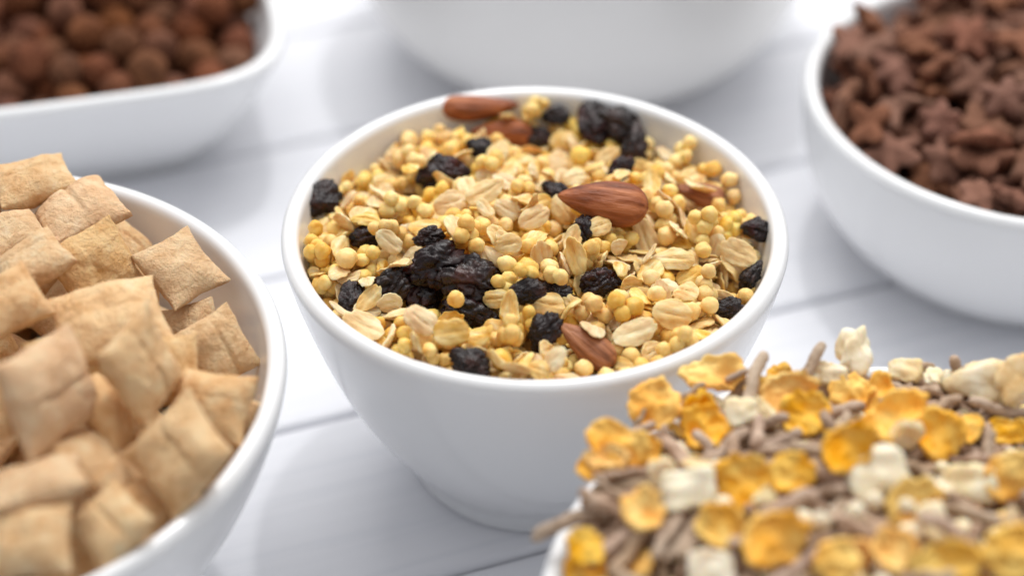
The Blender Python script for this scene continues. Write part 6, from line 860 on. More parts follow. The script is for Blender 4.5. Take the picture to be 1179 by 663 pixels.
  '-475 370 -289 5 -46 95 1;t 7 -132 -172 470 4 -59 200 114 1;t 4 12 -87 474 12 -17 -285 104 1;t 7 347 -21 478 14 296 92 114 1;t 3 -227 352 461 14 -30 -41 117 0;t 2 2 154 '
  '454 -268 -10 180 108 0;t 7 145 177 453 43 11 -43 104 1;t 2 -44 -504 407 15 15 -92 113 1;t 5 143 479 458 -10 -11 184 113 1;t 5 -239 478 436 41 -180 64 110 1;t 4 -484 187 '
  '462 -254 7 93 100 1;t 4 312 -173 423 8 314 -62 116 1;t 7 35 -310 496 28 75 -46 117 1;t 5 -382 -134 462 -73 19 144 100 1;t 1 176 -239 521 5 298 -120 107 1;t 5 418 313 447 '
  '54 -45 -259 113 0;t 0 469 222 409 -25 -258 152 106 0;t 5 -447 -295 508 -270 -6 -102 116 1;t 3 278 144 485 36 7 280 96 1;t 2 97 -538 422 -5 5 56 93 1;t 3 297 -407 450 225 '
  '23 -8 109 1;t 2 506 -126 391 36 -308 -93 96 0;t 7 -43 -192 503 -49 254 115 110 1;t 7 252 285 460 267 17 -89 117 1;t 6 -309 426 404 -12 284 -156 96 0;t 6 -439 10 423 -54 '
  '278 111 94 0;t 1 -495 -170 421 -33 -7 -129 113 1;t 2 496 -12 397 -46 267 102 93 1;t 4 -415 383 422 -139 -23 98 100 0;t 6 -168 35 493 41 -28 -139 93 1;t 6 -348 -68 520 12 '
  '260 -186 102 1;t 7 182 -346 473 -291 -17 81 113 1;t 1 -327 158 461 -10 -1 -13 96 1;t 2 -127 180 478 33 -9 206 93 1;t 4 -103 450 391 -299 -8 15 104 0;t 2 -507 -42 466 26 '
  '-14 -134 103 1;t 0 305 -435 382 185 32 -28 95 1;t 2 191 373 505 237 -9 -7 108 1;t 5 -195 -290 442 233 -60 -40 95 1;t 3 -340 291 416 -29 -46 177 105 0;t 2 225 -370 516 -29 '
  '19 -261 99 1;t 6 -249 233 466 -156 -41 -4 92 1;t 7 109 -480 476 50 1 233 115 1;t 6 -386 128 495 47 -3 -156 115 1;t 7 -355 -218 447 -20 -90 -140 96 1;t 5 40 124 486 -41 '
  '-272 24 109 1;t 1 373 -248 463 -42 -291 56 111 1;t 0 -490 204 532 -64 26 -181 113 1;t 1 -235 -457 442 -264 -5 172 118 1;t 0 152 145 495 306 29 -121 103 1;t 0 -196 -363 '
  '455 -78 30 39 106 1;t 4 -469 -138 474 -22 38 149 111 1;t 5 314 205 496 47 -66 -307 108 1;t 2 -14 -558 481 52 88 194 108 1;t 3 505 -182 432 24 2 39 105 1;t 0 -230 125 511 '
  '1 308 -47 117 1;t 6 202 -134 525 278 -30 -58 102 1;t 0 -21 549 410 3 -113 -176 97 0;t 2 -330 -262 395 288 -26 84 92 0;t 5 5 431 423 -261 4 31 100 0;t 2 10 -375 517 -222 '
  '39 -11 100 1;t 6 170 -29 525 299 -20 -60 97 1;t 1 507 -36 443 41 54 19 117 1;t 0 44 33 508 -255 1 110 107 1;t 7 484 195 472 36 -293 -76 109 0;t 4 348 394 460 -23 9 46 105 '
  '1;t 4 -284 5 508 7 -60 -184 98 1;t 1 14 -448 453 -25 -6 -166 98 1;t 1 70 265 508 262 -21 44 115 1;t 0 173 478 512 306 -15 105 103 1;t 2 -136 552 458 -115 -311 42 105 1;t '
  '5 302 -21 524 -288 -21 -105 117 1;t 2 -66 -99 555 -97 -36 314 107 1;t 6 -48 -44 556 -177 -16 -1 96 1;t 0 -13 573 494 -170 -230 -3 114 1;t 2 -141 185 537 -1 276 -189 95 '
  '1;t 5 -483 25 499 -35 -20 -67 92 1;t 7 158 -426 579 7 242 -154 95 1;t 6 -241 -479 496 -23 -27 -265 93 1;t 1 -63 321 430 -29 -20 -54 97 0;t 2 -447 -144 540 -40 278 -120 '
  '110 1;t 1 128 43 557 -1 34 306 111 1;t 6 565 97 463 175 -9 -145 107 1;t 3 354 -390 490 61 -28 266 106 1;t 2 -297 265 532 284 8 126 94 1;t 5 -348 -332 443 -1 292 114 116 '
  '1;t 5 193 282 541 69 26 223 109 1;t 1 -284 36 570 -76 53 120 100 1;t 4 389 -315 500 33 -43 281 112 1;t 7 23 -388 571 48 53 -80 99 1;t 0 168 424 569 -280 -12 -159 118 1;t '
  '3 -311 -212 544 -13 70 -138 111 1;t 6 135 -465 512 6 49 94 100 1;t 3 152 130 536 -12 275 119 99 1;t 2 -221 -342 522 35 10 279 118 1;t 2 -200 30 548 34 9 -8 100 1;t 3 -56 '
  '-470 492 58 252 81 92 1;t 2 450 -216 515 -2 71 -18 111 1;t 4 521 -51 499 -9 -5 -239 105 1;t 1 -335 312 472 57 36 -111 105 1;t 6 251 479 454 233 -50 140 95 1;t 7 416 221 '
  '532 -258 -20 -112 105 1;t 1 162 -226 576 8 280 3 100 1;t 5 -416 112 536 -263 21 -182 94 1;t 4 -132 459 461 -251 30 33 100 1;t 6 -193 -193 517 -36 -45 175 117 1;t 0 -36 '
  '185 536 238 -20 61 117 1;t 6 347 -158 494 82 251 -56 101 1;t 2 -57 40 563 34 259 -41 117 1;t 4 -423 298 547 89 -38 201 117 1;t 0 507 -271 488 142 -72 102 109 1;t 6 510 '
  '-144 536 -14 -38 -292 106 1;t 2 328 373 517 -304 -18 119 118 1;t 2 -552 -99 530 172 -25 118 115 1;t 4 125 -512 598 34 -250 104 117 1;t 1 106 471 586 57 -282 132 111 1;t 2 '
  '-176 263 520 150 189 -39 115 1;t 5 -48 94 617 -5 1 248 104 1;t 0 -50 255 552 25 -254 104 102 1;t 2 -104 480 519 250 50 -94 116 1;t 2 -470 -4 556 243 25 -120 108 1;t 6 '
  '-225 -301 556 58 -49 -265 110 1;t 4 -411 -8 578 64 28 99 105 1;t 3 -87 -505 512 55 -58 -73 99 1;t 1 94 -29 585 -47 -265 -80 107 1;t 7 -88 -432 565 -33 269 -63 115 1;t 2 '
  '329 301 543 -262 52 -91 105 1;t 2 -72 344 474 -25 1 92 117 1;t 7 24 465 491 24 289 124 112 1;t 7 464 97 520 -250 -23 9 101 1;t 0 83 -122 590 -30 -12 313 93 1;t 0 -317 '
  '-330 503 54 62 16 97 1;t 6 -310 146 568 5 38 97 96 1;t 3 -177 -518 523 -8 -56 -219 97 1;t 4 54 -179 532 -224 35 158 112 1;t 0 346 -133 530 74 255 -37 94 1;t 5 120 140 594 '
  '34 -304 53 115 1;t 1 475 -22 554 45 20 -271 108 1;t 5 -133 -151 595 -260 -15 -25 94 1;t 5 -187 -34 564 -47 255 128 104 1;t 2 -508 -212 543 -69 -33 161 107 1;t 0 -447 130 '
  '579 253 -3 101 104 1;t 3 -95 -318 501 88 -83 -131 97 1;t 3 21 327 534 33 46 155 115 1;t 0 -196 376 516 -1 297 119 112 1;t 7 317 -11 585 293 -10 -19 117 1;t 3 -13 473 539 '
  '299 9 114 111 1;t 4 -178 158 594 -278 -4 83 111 1;t 7 -205 456 581 -55 21 191 117 1'),
 'ball': (
  'b 4 -6 135 304 72 -93 -162 99 0;b 2 108 351 286 7 47 180 87 0;b 4 193 28 302 -31 296 -108 91 1;b 5 -127 267 282 -78 51 -90 84 0;b 2 357 -162 287 -280 141 -13 93 1;b 2 '
  '-140 -52 301 295 4 -89 90 0;b 2 -319 -402 280 136 269 -60 98 1;b 5 340 -41 292 106 63 83 96 0;b 4 11 -282 292 208 -132 -86 87 0;b 3 327 160 285 7 -261 153 89 1;b 4 216 '
  '-168 298 -90 28 -25 99 1;b 4 -302 -187 286 -226 -65 -104 89 0;b 3 396 -299 274 36 -272 -101 87 1;b 3 -114 143 297 -43 203 -1 90 0;b 1 216 197 296 -39 307 -80 89 0;b 3 171 '
  '-302 289 -215 78 87 90 0;b 3 -3 -27 299 -78 37 -309 86 0;b 3 -53 -167 296 -49 -51 283 85 0;b 2 -278 -21 288 154 -90 -176 87 1;b 0 -178 -365 291 -246 -24 -112 95 1;b 4 '
  '-396 323 275 -196 68 -181 94 0;b 2 -172 -178 305 -7 -309 -154 100 0;b 5 -327 171 277 -67 -15 6 85 0;b 1 377 257 279 -91 -21 -69 90 1;b 3 13 322 290 -40 -286 55 89 0;b 4 '
  '165 275 289 -59 45 151 86 0;b 0 460 -216 270 118 -97 45 88 1;b 4 -20 439 284 38 -12 -182 93 1;b 1 -184 398 290 -88 -88 -273 101 0;b 2 -122 37 333 141 -13 250 96 1;b 0 '
  '-128 -464 274 255 21 106 93 1;b 4 -17 -371 340 -271 -40 -19 96 1;b 1 173 -65 315 65 -4 -159 86 0;b 5 -235 70 317 -56 -180 223 95 0;b 0 296 55 294 248 -7 52 94 1;b 1 -235 '
  '-484 311 -302 58 -65 101 1;b 3 -243 -138 379 -68 58 80 89 1;b 2 428 43 287 -87 -30 -51 99 1;b 5 -222 176 304 35 277 -27 91 0;b 1 55 224 303 -117 1 14 94 0;b 1 183 -238 '
  '386 312 10 -93 96 1;b 3 -293 277 294 -56 260 44 102 0;b 3 431 169 310 30 -217 45 89 1;b 3 77 45 304 -128 -15 -188 96 0;b 4 100 -220 308 -41 281 116 98 1;b 4 91 463 279 '
  '138 -36 -67 92 0;b 3 -417 -111 292 33 -26 -149 100 1;b 2 404 -231 369 64 -313 -80 99 1;b 5 -127 -115 384 157 -23 117 92 1;b 1 -48 -172 391 -65 22 -131 86 1;b 5 366 105 '
  '352 18 68 30 85 1;b 5 251 -124 394 -41 70 62 90 1;b 2 -98 -275 304 -62 193 94 98 1;b 3 -146 217 370 -278 -2 141 89 1;b 2 -27 -478 321 208 -17 157 92 1;b 3 -349 64 287 49 '
  '-80 281 94 1;b 2 193 463 283 -8 64 -53 102 0;b 5 283 327 287 95 -78 -230 96 0;b 0 -285 380 287 -31 -291 46 86 0;b 3 518 -250 357 247 -194 -22 90 1;b 2 268 -18 373 7 45 '
  '-223 95 1;b 1 232 117 366 307 0 133 100 1;b 0 -238 -266 289 68 73 -135 90 1;b 4 -353 -144 383 -97 -3 -202 95 1;b 3 309 -357 271 44 -94 53 87 1;b 5 -250 245 373 -141 68 '
  '-157 88 1;b 5 78 -98 308 40 -164 -72 96 1;b 2 -84 357 307 118 185 -29 87 0;b 2 -356 -30 342 -76 -224 81 93 1;b 1 -232 -24 390 203 73 -34 101 1;b 4 -11 48 374 245 -97 -42 '
  '92 1;b 4 107 -19 382 83 10 10 95 1;b 2 -122 -418 371 -68 -21 -174 97 1;b 1 124 140 301 -202 -1 -21 84 1;b 1 81 -407 289 -252 -21 -154 101 1;b 2 60 -169 389 -86 66 133 87 '
  '1;b 0 -73 138 394 -106 -55 -242 88 1;b 4 -349 -290 287 191 -14 -66 101 1;b 3 187 11 443 -16 261 96 91 1;b 4 446 -87 283 163 69 92 96 1;b 0 295 62 435 -30 -32 151 90 1;b 4 '
  '202 -409 309 90 -274 -8 100 1;b 5 302 243 353 -93 103 19 88 1;b 5 196 368 339 -151 -2 140 87 1;b 4 -469 -9 325 -247 -4 -125 96 1;b 4 -315 -259 384 76 -27 76 98 1;b 2 -295 '
  '131 371 -281 -11 94 92 1;b 5 -466 111 281 309 -28 0 94 0;b 2 -105 457 357 -91 -1 194 101 1;b 5 -245 -334 377 106 -1 96 94 1;b 2 -170 316 361 31 295 -89 90 1;b 3 -133 -228 '
  '392 -110 -10 -158 84 1;b 1 -471 235 275 132 -63 49 95 0;b 5 2 -73 393 67 -289 -17 95 1;b 1 47 398 370 -293 -49 -129 99 1;b 5 207 -465 407 80 -293 -84 87 1;b 4 515 -136 '
  '355 187 68 -145 94 1;b 5 146 -123 418 35 -58 271 95 1;b 1 -56 -372 449 61 238 60 100 1;b 2 304 441 282 -3 -189 134 93 0;b 1 50 -390 423 136 -14 66 85 1;b 3 489 -27 350 '
  '-116 -85 48 89 1;b 5 370 -113 381 176 -61 -130 101 1;b 0 454 -338 358 -51 -57 -232 101 1;b 2 -148 -323 418 -122 102 28 87 1;b 2 255 -316 357 -64 26 -188 96 1;b 2 30 6 459 '
  '-89 50 -203 90 1;b 5 208 283 381 155 92 185 85 0;b 1 439 -65 445 225 -204 40 95 1;b 1 -427 -37 425 -158 -25 -170 93 1;b 0 -521 173 354 -107 -135 -167 94 1;b 3 -271 -440 '
  '390 15 -68 173 94 1;b 2 -154 280 454 269 58 -5 92 1;b 1 -465 338 352 -46 -286 -66 88 1;b 3 298 515 370 -140 -48 -99 87 1;b 2 -467 -143 385 -33 -55 300 99 1;b 5 121 518 '
  '359 179 -95 42 89 1;b 2 384 350 332 225 -2 -169 91 1;b 2 -402 182 349 10 77 -217 99 1;b 5 -330 45 420 -23 -84 217 91 1;b 2 14 501 374 133 -237 47 97 1;b 0 105 289 371 -64 '
  '245 -49 92 1;b 0 -59 234 428 -170 -56 223 85 1;b 2 -21 -270 393 -19 31 -173 99 1;b 2 86 -237 453 97 -33 -144 101 1;b 4 74 -475 371 36 -131 178 91 1;b 4 -412 72 374 -232 '
  '-14 -113 88 1;b 1 152 200 379 -4 21 -154 86 1;b 5 208 460 405 -104 -20 71 100 1;b 0 -382 -407 378 -55 59 -15 97 1;b 4 -330 213 430 -260 -30 180 85 1;b 0 -369 391 359 -189 '
  '-35 175 95 1;b 2 358 -392 353 -204 40 169 89 1;b 0 -229 -227 430 25 -273 -62 88 1;b 2 205 -313 462 79 21 125 92 1;b 4 130 87 391 -118 83 -53 89 1;b 0 114 -55 489 -155 39 '
  '-185 86 1;b 1 -184 128 398 115 1 281 93 1;b 5 92 -320 367 -288 -60 -21 97 1;b 2 10 -150 476 -75 95 249 91 1;b 5 -110 -527 364 36 -67 -249 87 1;b 1 434 255 369 110 -25 -46 '
  '86 1;b 2 143 372 429 95 -75 -196 86 1;b 1 382 10 388 -69 -311 -46 95 1;b 2 -417 -214 318 -146 -296 8 85 1;b 4 -147 -46 462 -188 90 -155 93 1;b 3 295 -222 399 164 -49 -119 '
  '91 1;b 4 51 163 396 47 -255 -109 92 1;b 3 370 444 389 299 -125 -38 97 1;b 3 -57 374 413 -196 -55 8 98 1;b 2 147 -389 424 174 20 93 85 1;b 0 -93 51 445 133 -207 99 96 1;b '
  '4 361 192 422 -23 -8 -132 101 1;b 3 -423 -298 374 69 -30 270 90 1;b 4 192 123 479 -51 58 -289 99 1;b 0 286 -402 434 -294 37 -107 99 1;b 3 -382 282 374 -31 1 30 91 1;b 1 '
  '-458 138 428 120 54 -51 86 1;b 4 526 4 440 -36 53 138 85 1;b 1 -516 72 377 76 3 -121 89 1;b 4 241 208 431 33 -1 -167 88 1;b 3 288 370 399 -45 -243 122 102 1;b 3 -42 240 '
  '329 -98 -46 233 85 0;b 1 -10 122 476 -166 -94 -8 95 1;b 4 -274 349 394 -53 28 142 93 1'),
 'pillow': (
  'w 9 215 61 164 -82 7 240 98 0;w 7 81 -127 204 38 196 212 98 0;w 0 359 -39 179 -262 -13 -164 101 0;w 6 -232 -24 138 -41 1 -150 95 0;w 5 49 -294 150 25 3 271 91 0;w 4 -29 '
  '-5 137 4 1 63 96 0;w 2 222 -222 159 2 48 211 91 0;w 3 -240 169 162 21 306 -119 92 0;w 5 -80 239 156 -9 -258 -54 95 0;w 9 -69 426 241 60 46 -31 95 0;w 1 236 227 165 22 35 '
  '-175 99 0;w 4 -241 -230 168 -52 -27 -148 94 0;w 3 -382 43 219 -98 27 -142 101 0;w 8 456 -5 283 -38 17 166 95 0;w 6 -54 -383 218 5 13 147 92 1;w 1 -339 254 243 1 44 26 92 '
  '0;w 2 -192 -165 215 -55 -2 -133 97 0;w 0 207 230 248 -32 -23 -59 95 0;w 8 52 210 160 67 -14 115 99 0;w 4 -8 360 287 -207 -55 71 99 0;w 0 -73 -129 257 -103 -75 -276 95 0;w '
  '2 250 -156 241 -313 0 -152 96 0;w 4 -287 2 313 13 -14 -149 100 0;w 5 -199 7 217 15 -41 -312 98 0;w 9 -34 41 226 -20 -5 183 97 0;w 3 148 -16 199 60 33 -91 96 0;w 6 -40 237 '
  '281 -30 -67 239 94 0;w 3 204 287 324 -19 -52 -67 91 0;w 1 198 -251 318 14 5 209 98 0;w 5 -152 399 388 54 3 -304 100 0;w 6 -171 -260 287 -16 -49 186 94 0;w 9 55 62 305 48 '
  '12 170 101 0;w 7 -57 -497 310 10 250 -169 98 1;w 6 -142 2 307 191 12 -130 95 0;w 1 -318 -160 348 -104 -7 -236 93 1;w 0 256 4 290 286 -15 -108 92 0;w 6 391 66 329 -58 -12 '
  '22 97 0;w 5 -188 211 262 -297 5 144 94 0;w 8 -1 -208 269 -2 107 -140 100 0;w 6 -69 5 389 11 -4 40 94 0;w 1 448 -94 388 -31 -295 -93 97 1;w 4 130 -106 370 37 -8 239 99 0;w '
  '4 388 -171 299 1 31 -52 99 1;w 5 -430 43 359 44 -2 -104 97 1;w 7 101 400 361 101 -255 -80 94 0;w 5 46 190 357 34 301 -80 91 0;w 2 -220 282 340 31 -298 82 91 0;w 2 -56 510 '
  '412 36 -274 -16 100 0;w 2 105 -319 227 286 36 -133 90 1;w 5 98 -447 317 -21 -32 -124 96 1;w 5 293 134 353 -294 -25 -93 94 0;w 7 -217 -309 344 -269 42 -105 93 0;w 8 246 '
  '-431 436 -98 253 -68 91 1;w 8 -305 -365 366 -93 -304 -61 101 1;w 4 -116 552 520 -1 -281 7 96 0;w 9 -308 387 405 -81 259 -90 98 1;w 5 515 -102 477 256 21 -19 96 1;w 5 202 '
  '406 375 233 54 -47 98 0;w 2 229 205 434 -2 11 180 102 0;w 2 149 61 396 -48 28 74 97 1;w 1 -7 263 423 1 294 -109 102 0;w 0 -528 41 438 45 0 19 97 1;w 9 -175 -82 428 26 38 '
  '-175 96 1;w 4 46 -277 349 57 40 -128 96 0;w 3 291 -377 299 220 -42 37 102 1;w 4 289 -277 386 -7 -15 -247 94 1;w 9 80 82 468 25 2 -207 94 0;w 9 13 -556 439 72 292 -61 91 '
  '1;w 3 -336 -18 456 -7 313 -17 93 1;w 2 463 126 411 77 -248 -37 99 0;w 6 329 428 413 -16 -32 228 92 0;w 2 313 77 464 -263 70 -81 93 0;w 9 39 531 480 35 -240 -22 93 1;w 3 '
  '-512 -128 433 6 26 -116 100 1;w 9 -56 -254 403 2 -44 34 96 0;w 5 -318 -447 458 10 311 -71 94 1;w 2 -452 200 377 158 -93 45 94 0;w 6 -78 326 493 -14 7 233 100 1;w 8 -59 '
  '-222 500 0 -287 136 97 1;w 6 -285 112 356 -19 26 246 92 0;w 8 -286 -71 538 308 -5 -40 96 1;w 8 539 226 442 214 -98 151 102 0;w 0 396 340 432 -262 -8 40 99 0;w 4 153 511 '
  '499 279 40 -62 102 0;w 5 -171 -465 382 -58 92 148 100 1;w 2 99 261 512 -55 -285 -30 93 1;w 4 264 -66 414 44 24 -19 92 0;w 9 -152 -341 467 -34 -18 -79 100 1;w 9 30 -59 497 '
  '49 -47 -46 95 0;w 7 432 -216 439 25 14 -15 102 1;w 0 -615 9 548 -78 20 -153 93 1;w 3 -184 98 477 24 -256 25 102 1;w 2 340 234 497 -279 1 116 91 0;w 9 -334 155 454 -50 -30 '
  '-158 93 1;w 3 30 -426 436 -51 29 -18 98 0;w 7 -480 -51 536 -51 -10 -162 94 1;w 6 130 482 604 55 3 43 102 1;w 8 308 -283 482 -284 -11 -99 90 1;w 4 235 -130 468 -33 -308 39 '
  '101 1;w 5 -87 -112 548 -8 277 -129 100 1;w 4 -3 145 541 -33 -10 187 99 1;w 9 -263 -213 483 76 92 200 94 1;w 5 476 252 560 -33 9 128 97 0;w 6 -12 -346 579 82 -28 59 94 1;w '
  '8 -390 -316 496 -30 -79 -56 98 1;w 4 -35 304 622 -33 -241 -98 91 1;w 2 281 4 555 -18 -11 141 91 0;w 5 116 -498 502 270 20 -175 101 1;w 7 163 -298 487 -41 72 298 97 0;w 5 '
  '-516 201 540 -109 52 279 100 1;w 6 -31 -480 554 -18 55 -267 90 1;w 7 -6 11 600 -7 -4 -200 91 1;w 3 586 44 509 -38 -56 134 102 1;w 2 -61 431 587 282 -45 95 100 1;w 8 196 '
  '157 569 18 -28 -98 90 0;w 0 -144 89 578 23 -276 -136 93 1;w 3 -226 238 477 79 -32 -305 92 0;w 5 -95 -554 633 26 -310 72 99 1;w 2 269 -81 612 -72 276 -5 98 1;w 8 -1 -646 '
  '599 -104 111 80 94 1;w 9 -220 276 581 49 266 -90 95 1;w 5 144 -355 591 265 37 -148 98 1;w 6 -193 9 639 -237 -3 -63 91 1;w 4 440 -11 568 57 -292 -106 95 1;w 7 54 217 648 '
  '44 -246 -88 100 1;w 5 -106 440 673 -261 -35 -163 100 1;w 9 -462 303 511 125 264 -38 100 1;w 4 -387 -498 577 11 -94 -232 96 1;w 2 112 -106 648 -46 1 263 97 1;w 0 334 439 '
  '521 17 295 -69 100 0;w 0 -325 488 530 -300 -48 88 97 1;w 9 373 -225 581 199 13 -37 96 1;w 3 253 61 661 294 5 18 95 1;w 5 -247 372 625 59 -34 312 90 1;w 9 -363 -10 630 190 '
  '10 115 100 1;w 9 -51 -222 662 -69 -5 83 91 1;w 4 172 -619 630 -29 92 93 96 1;w 7 239 363 581 -48 -289 -69 99 1;w 8 583 -59 581 29 -45 127 102 1;w 5 -483 -279 515 -38 249 '
  '-145 100 1;w 2 402 -390 550 -281 -43 18 101 1;w 2 -212 -506 534 73 313 -69 91 1;w 0 541 -256 590 -35 -228 166 100 1;w 0 -222 -372 573 -29 -6 -150 102 1;w 2 -459 53 632 '
  '107 -37 -232 96 1;w 7 -228 -203 616 298 9 140 100 1;w 6 376 295 631 164 16 107 101 1;w 6 -414 402 604 -314 20 -30 94 1;w 5 -250 574 648 34 73 8 96 1;w 1 127 613 800 -4 -2 '
  '42 89 3;w 2 248 512 790 23 -20 -106 107 4;w 3 121 402 800 16 18 69 80 5;w 4 198 257 830 -6 -19 60 80 6;w 5 323 315 770 20 88 -73 90 7;w 6 505 349 740 4 44 -79 84 8;w 7 '
  '396 81 810 21 -2 39 120 9;w 8 609 140 680 22 91 -73 80 10;w 9 180 77 860 37 -6 67 80 11;w 0 329 -228 880 112 22 106 112 12;w 1 497 -126 860 7 117 -29 93 13;w 2 419 -156 '
  '760 -71 78 -70 80 14;w 3 629 -118 740 55 -11 -32 90 15;w 4 602 -320 790 71 17 -94 99 16;w 5 423 -271 720 59 45 147 98 17;w 6 339 -436 820 -34 -1 37 90 18;w 7 340 -570 800 '
  '36 -11 8 84 19;w 8 473 -469 740 47 -3 -89 80 20;w 9 523 -353 670 47 12 92 80 21;w 0 526 248 630 80 -48 -28 80 22;w 1 652 -86 640 100 -22 -53 80 23;w 2 348 510 680 -15 63 '
  '-27 80 24;w 3 310 -1 770 35 6 51 80 25;w 4 186 -224 830 88 -53 -31 80 26;w 5 512 -17 750 73 -4 8 80 27;w 6 -19 611 770 77 -36 -17 80 28;w 7 15 279 830 73 1 44 80 29;w 8 '
  '73 -40 860 96 21 73 81 30;w 9 154 -454 810 70 -20 11 80 31'),
}

# ------------------------------------------------------------------ materials
def nt(name):
    m = bpy.data.materials.new(name); m.use_nodes = True
    t = m.node_tree; b = t.nodes['Principled BSDF']; return m, t, b
def N(t, ty, **k):
    n = t.nodes.new(ty)
    for a, v in k.items(): setattr(n, a, v)
    return n
def lk(t, a, b): t.links.new(a, b)
def ramp(t, fac, stops):
    r = N(t, 'ShaderNodeValToRGB'); e = r.color_ramp.elements
    while len(e) < len(stops): e.new(.5)
    for q, (p, c) in zip(e, stops): q.position = p; q.color = tuple(c)+(1,)
    lk(t, fac, r.inputs[0]); return r
def noise4(t, scale, detail=4, rough=.55, w=None, vec=None, stretch=None):
    tc = N(t, 'ShaderNodeTexCoord'); src = tc.outputs['Object']
    if stretch:
        mp = N(t, 'ShaderNodeMapping'); mp.inputs['Scale'].default_value = stretch; lk(t, src, mp.inputs[0]); src = mp.outputs[0]
    n = N(t, 'ShaderNodeTexNoise', noise_dimensions='4D'); n.inputs['Scale'].default_value = scale
    n.inputs['Detail'].default_value = detail; n.inputs['Roughness'].default_value = rough
    lk(t, src, n.inputs['Vector'])
    oi = N(t, 'ShaderNodeObjectInfo'); mu = N(t, 'ShaderNodeMath', operation='MULTIPLY'); mu.inputs[1].default_value = 37
    lk(t, oi.outputs['Random'], mu.inputs[0]); lk(t, mu.outputs[0], n.inputs['W'])
    return n, oi
def food(name, stops, scale, rough, sss=0, sssr=.001, bump=.3, bscale=None, bdist=.0004, vary=.25, hue=.012, sat=.15, spec=.4, stretch=None, coat=0, bdetail=5, rvar=0):
    """mottled food surface: noise ramp, each piece a little different, fine bump"""
    m, t, b = nt(name)
    n, oi = noise4(t, scale*100, stretch=stretch)
    r = ramp(t, n.outputs['Fac'], stops)
    hs = N(t, 'ShaderNodeHueSaturation')
    def rng(mult, lo, hi):
        a = N(t, 'ShaderNodeMath', operation='MULTIPLY'); a.inputs[1].default_value = mult; lk(t, oi.outputs['Random'], a.inputs[0])
        f = N(t, 'ShaderNodeMath', operation='FRACT'); lk(t, a.outputs[0], f.inputs[0])
        q = N(t, 'ShaderNodeMapRange'); q.inputs['To Min'].default_value = lo; q.inputs['To Max'].default_value = hi; lk(t, f.outputs[0], q.inputs['Value']); return q.outputs[0]
    lk(t, rng(7.31, .5-hue, .5+hue), hs.inputs['Hue']); lk(t, rng(13.7, 1-sat, 1+sat), hs.inputs['Saturation']); lk(t, rng(1, 1-vary, 1+vary*.6), hs.inputs['Value'])
    lk(t, r.outputs[0], hs.inputs['Color']); lk(t, hs.outputs[0], b.inputs['Base Color'])
    b.inputs['Roughness'].default_value = rough; b.inputs['Specular IOR Level'].default_value = spec
    if sss:
        b.inputs['Subsurface Weight'].default_value = sss; b.inputs['Subsurface Radius'].default_value = (1, .55, .25); b.inputs['Subsurface Scale'].default_value = sssr
    if coat: b.inputs['Coat Weight'].default_value = coat; b.inputs['Coat Roughness'].default_value = .25
    n2, _ = noise4(t, (bscale or scale*3)*100, bdetail, .65, stretch=stretch)
    bp = N(t, 'ShaderNodeBump'); bp.inputs['Strength'].default_value = bump; bp.inputs['Distance'].default_value = bdist
    lk(t, n2.outputs['Fac'], bp.inputs['Height']); lk(t, bp.outputs[0], b.inputs['Normal'])
    if rvar:
        q = N(t, 'ShaderNodeMapRange'); q.inputs['From Min'].default_value = .35; q.inputs['From Max'].default_value = .65
        q.inputs['To Min'].default_value = rough-rvar; q.inputs['To Max'].default_value = rough+rvar; lk(t, n2.outputs['Fac'], q.inputs['Value']); lk(t, q.outputs[0], b.inputs['Roughness'])
    return m

M = {}
M['p'] = food('puffed_grain', [(.28, (.74, .39, .07)), (.48, (.91, .61, .19)), (.72, (.97, .76, .34))], 2.2, .5, .4, .0018, .6, 9, .0004, .08, .006, .12)
M['c'] = M['p']
M['o'] = food('rolled_oat', [(.28, (.58, .30, .08)), (.43, (.81, .53, .20)), (.57, (.91, .69, .34)), (.75, (.97, .86, .59))], 1.6, .55, .35, .0016, .6, 7, .0005, .12, .005, .2, stretch=(1, 2.6, 1))
M['r'] = food('dried_raisin', [(.3, (.006, .0025, .003)), (.52, (.015, .0055, .005)), (.72, (.07, .020, .014))], 1.6, .26, 0, 0, .6, 9, .0005, .3, .02, .2, spec=.4, rvar=.1)
M['a'] = food('almond_skin', [(.34, (.13, .034, .010)), (.5, (.31, .092, .027)), (.66, (.50, .185, .07))], 2.2, .42, .05, .0008, .9, 4, .0007, .06, .004, .08, stretch=(.22, 2, 2), rvar=.08)
M['w'] = food('toasted_wheat', [(.28, (.70, .39, .17)), (.44, (.88, .56, .29)), (.6, (.94, .66, .37)), (.78, (.97, .77, .51))], 2.2, .85, .14, .0010, 1, 8, .0016, .05, .004, .08, spec=.15, bdetail=8)
M['f'] = food('corn_flake', [(.28, (.88, .35, .025)), (.42, (.96, .50, .08)), (.62, (.98, .67, .20))], 1.4, .75, 0, .0010, .7, 5, .0008, .08, .006, .08, spec=.25)
M['s'] = food('bran_strand', [(.3, (.36, .24, .16)), (.5, (.55, .40, .29)), (.75, (.70, .55, .41))], 2.5, .85, 0, 0, 1, 8, .0008, .12, .008, .1, spec=.15, bdetail=8)
M['k'] = food('dried_fruit', [(.3, (.82, .62, .34)), (.5, (.92, .80, .56)), (.7, (.96, .91, .76))], .8, .5, .35, .002, .5, 3, .0006, .06, .006, .25)
M['j'] = food('popped_grain', [(.3, (.66, .43, .18)), (.48, (.86, .70, .42)), (.65, (.93, .84, .64))], 1.5, .6, .3, .0015, .6, 5, .0006, .08, .008, .2)
M['q'] = food('pale_puff', [(.3, (.74, .60, .36)), (.55, (.88, .80, .60)), (.75, (.93, .88, .74))], 1.5, .6, .3, .0015, .4, 6, .0004, .08, .006, .2)
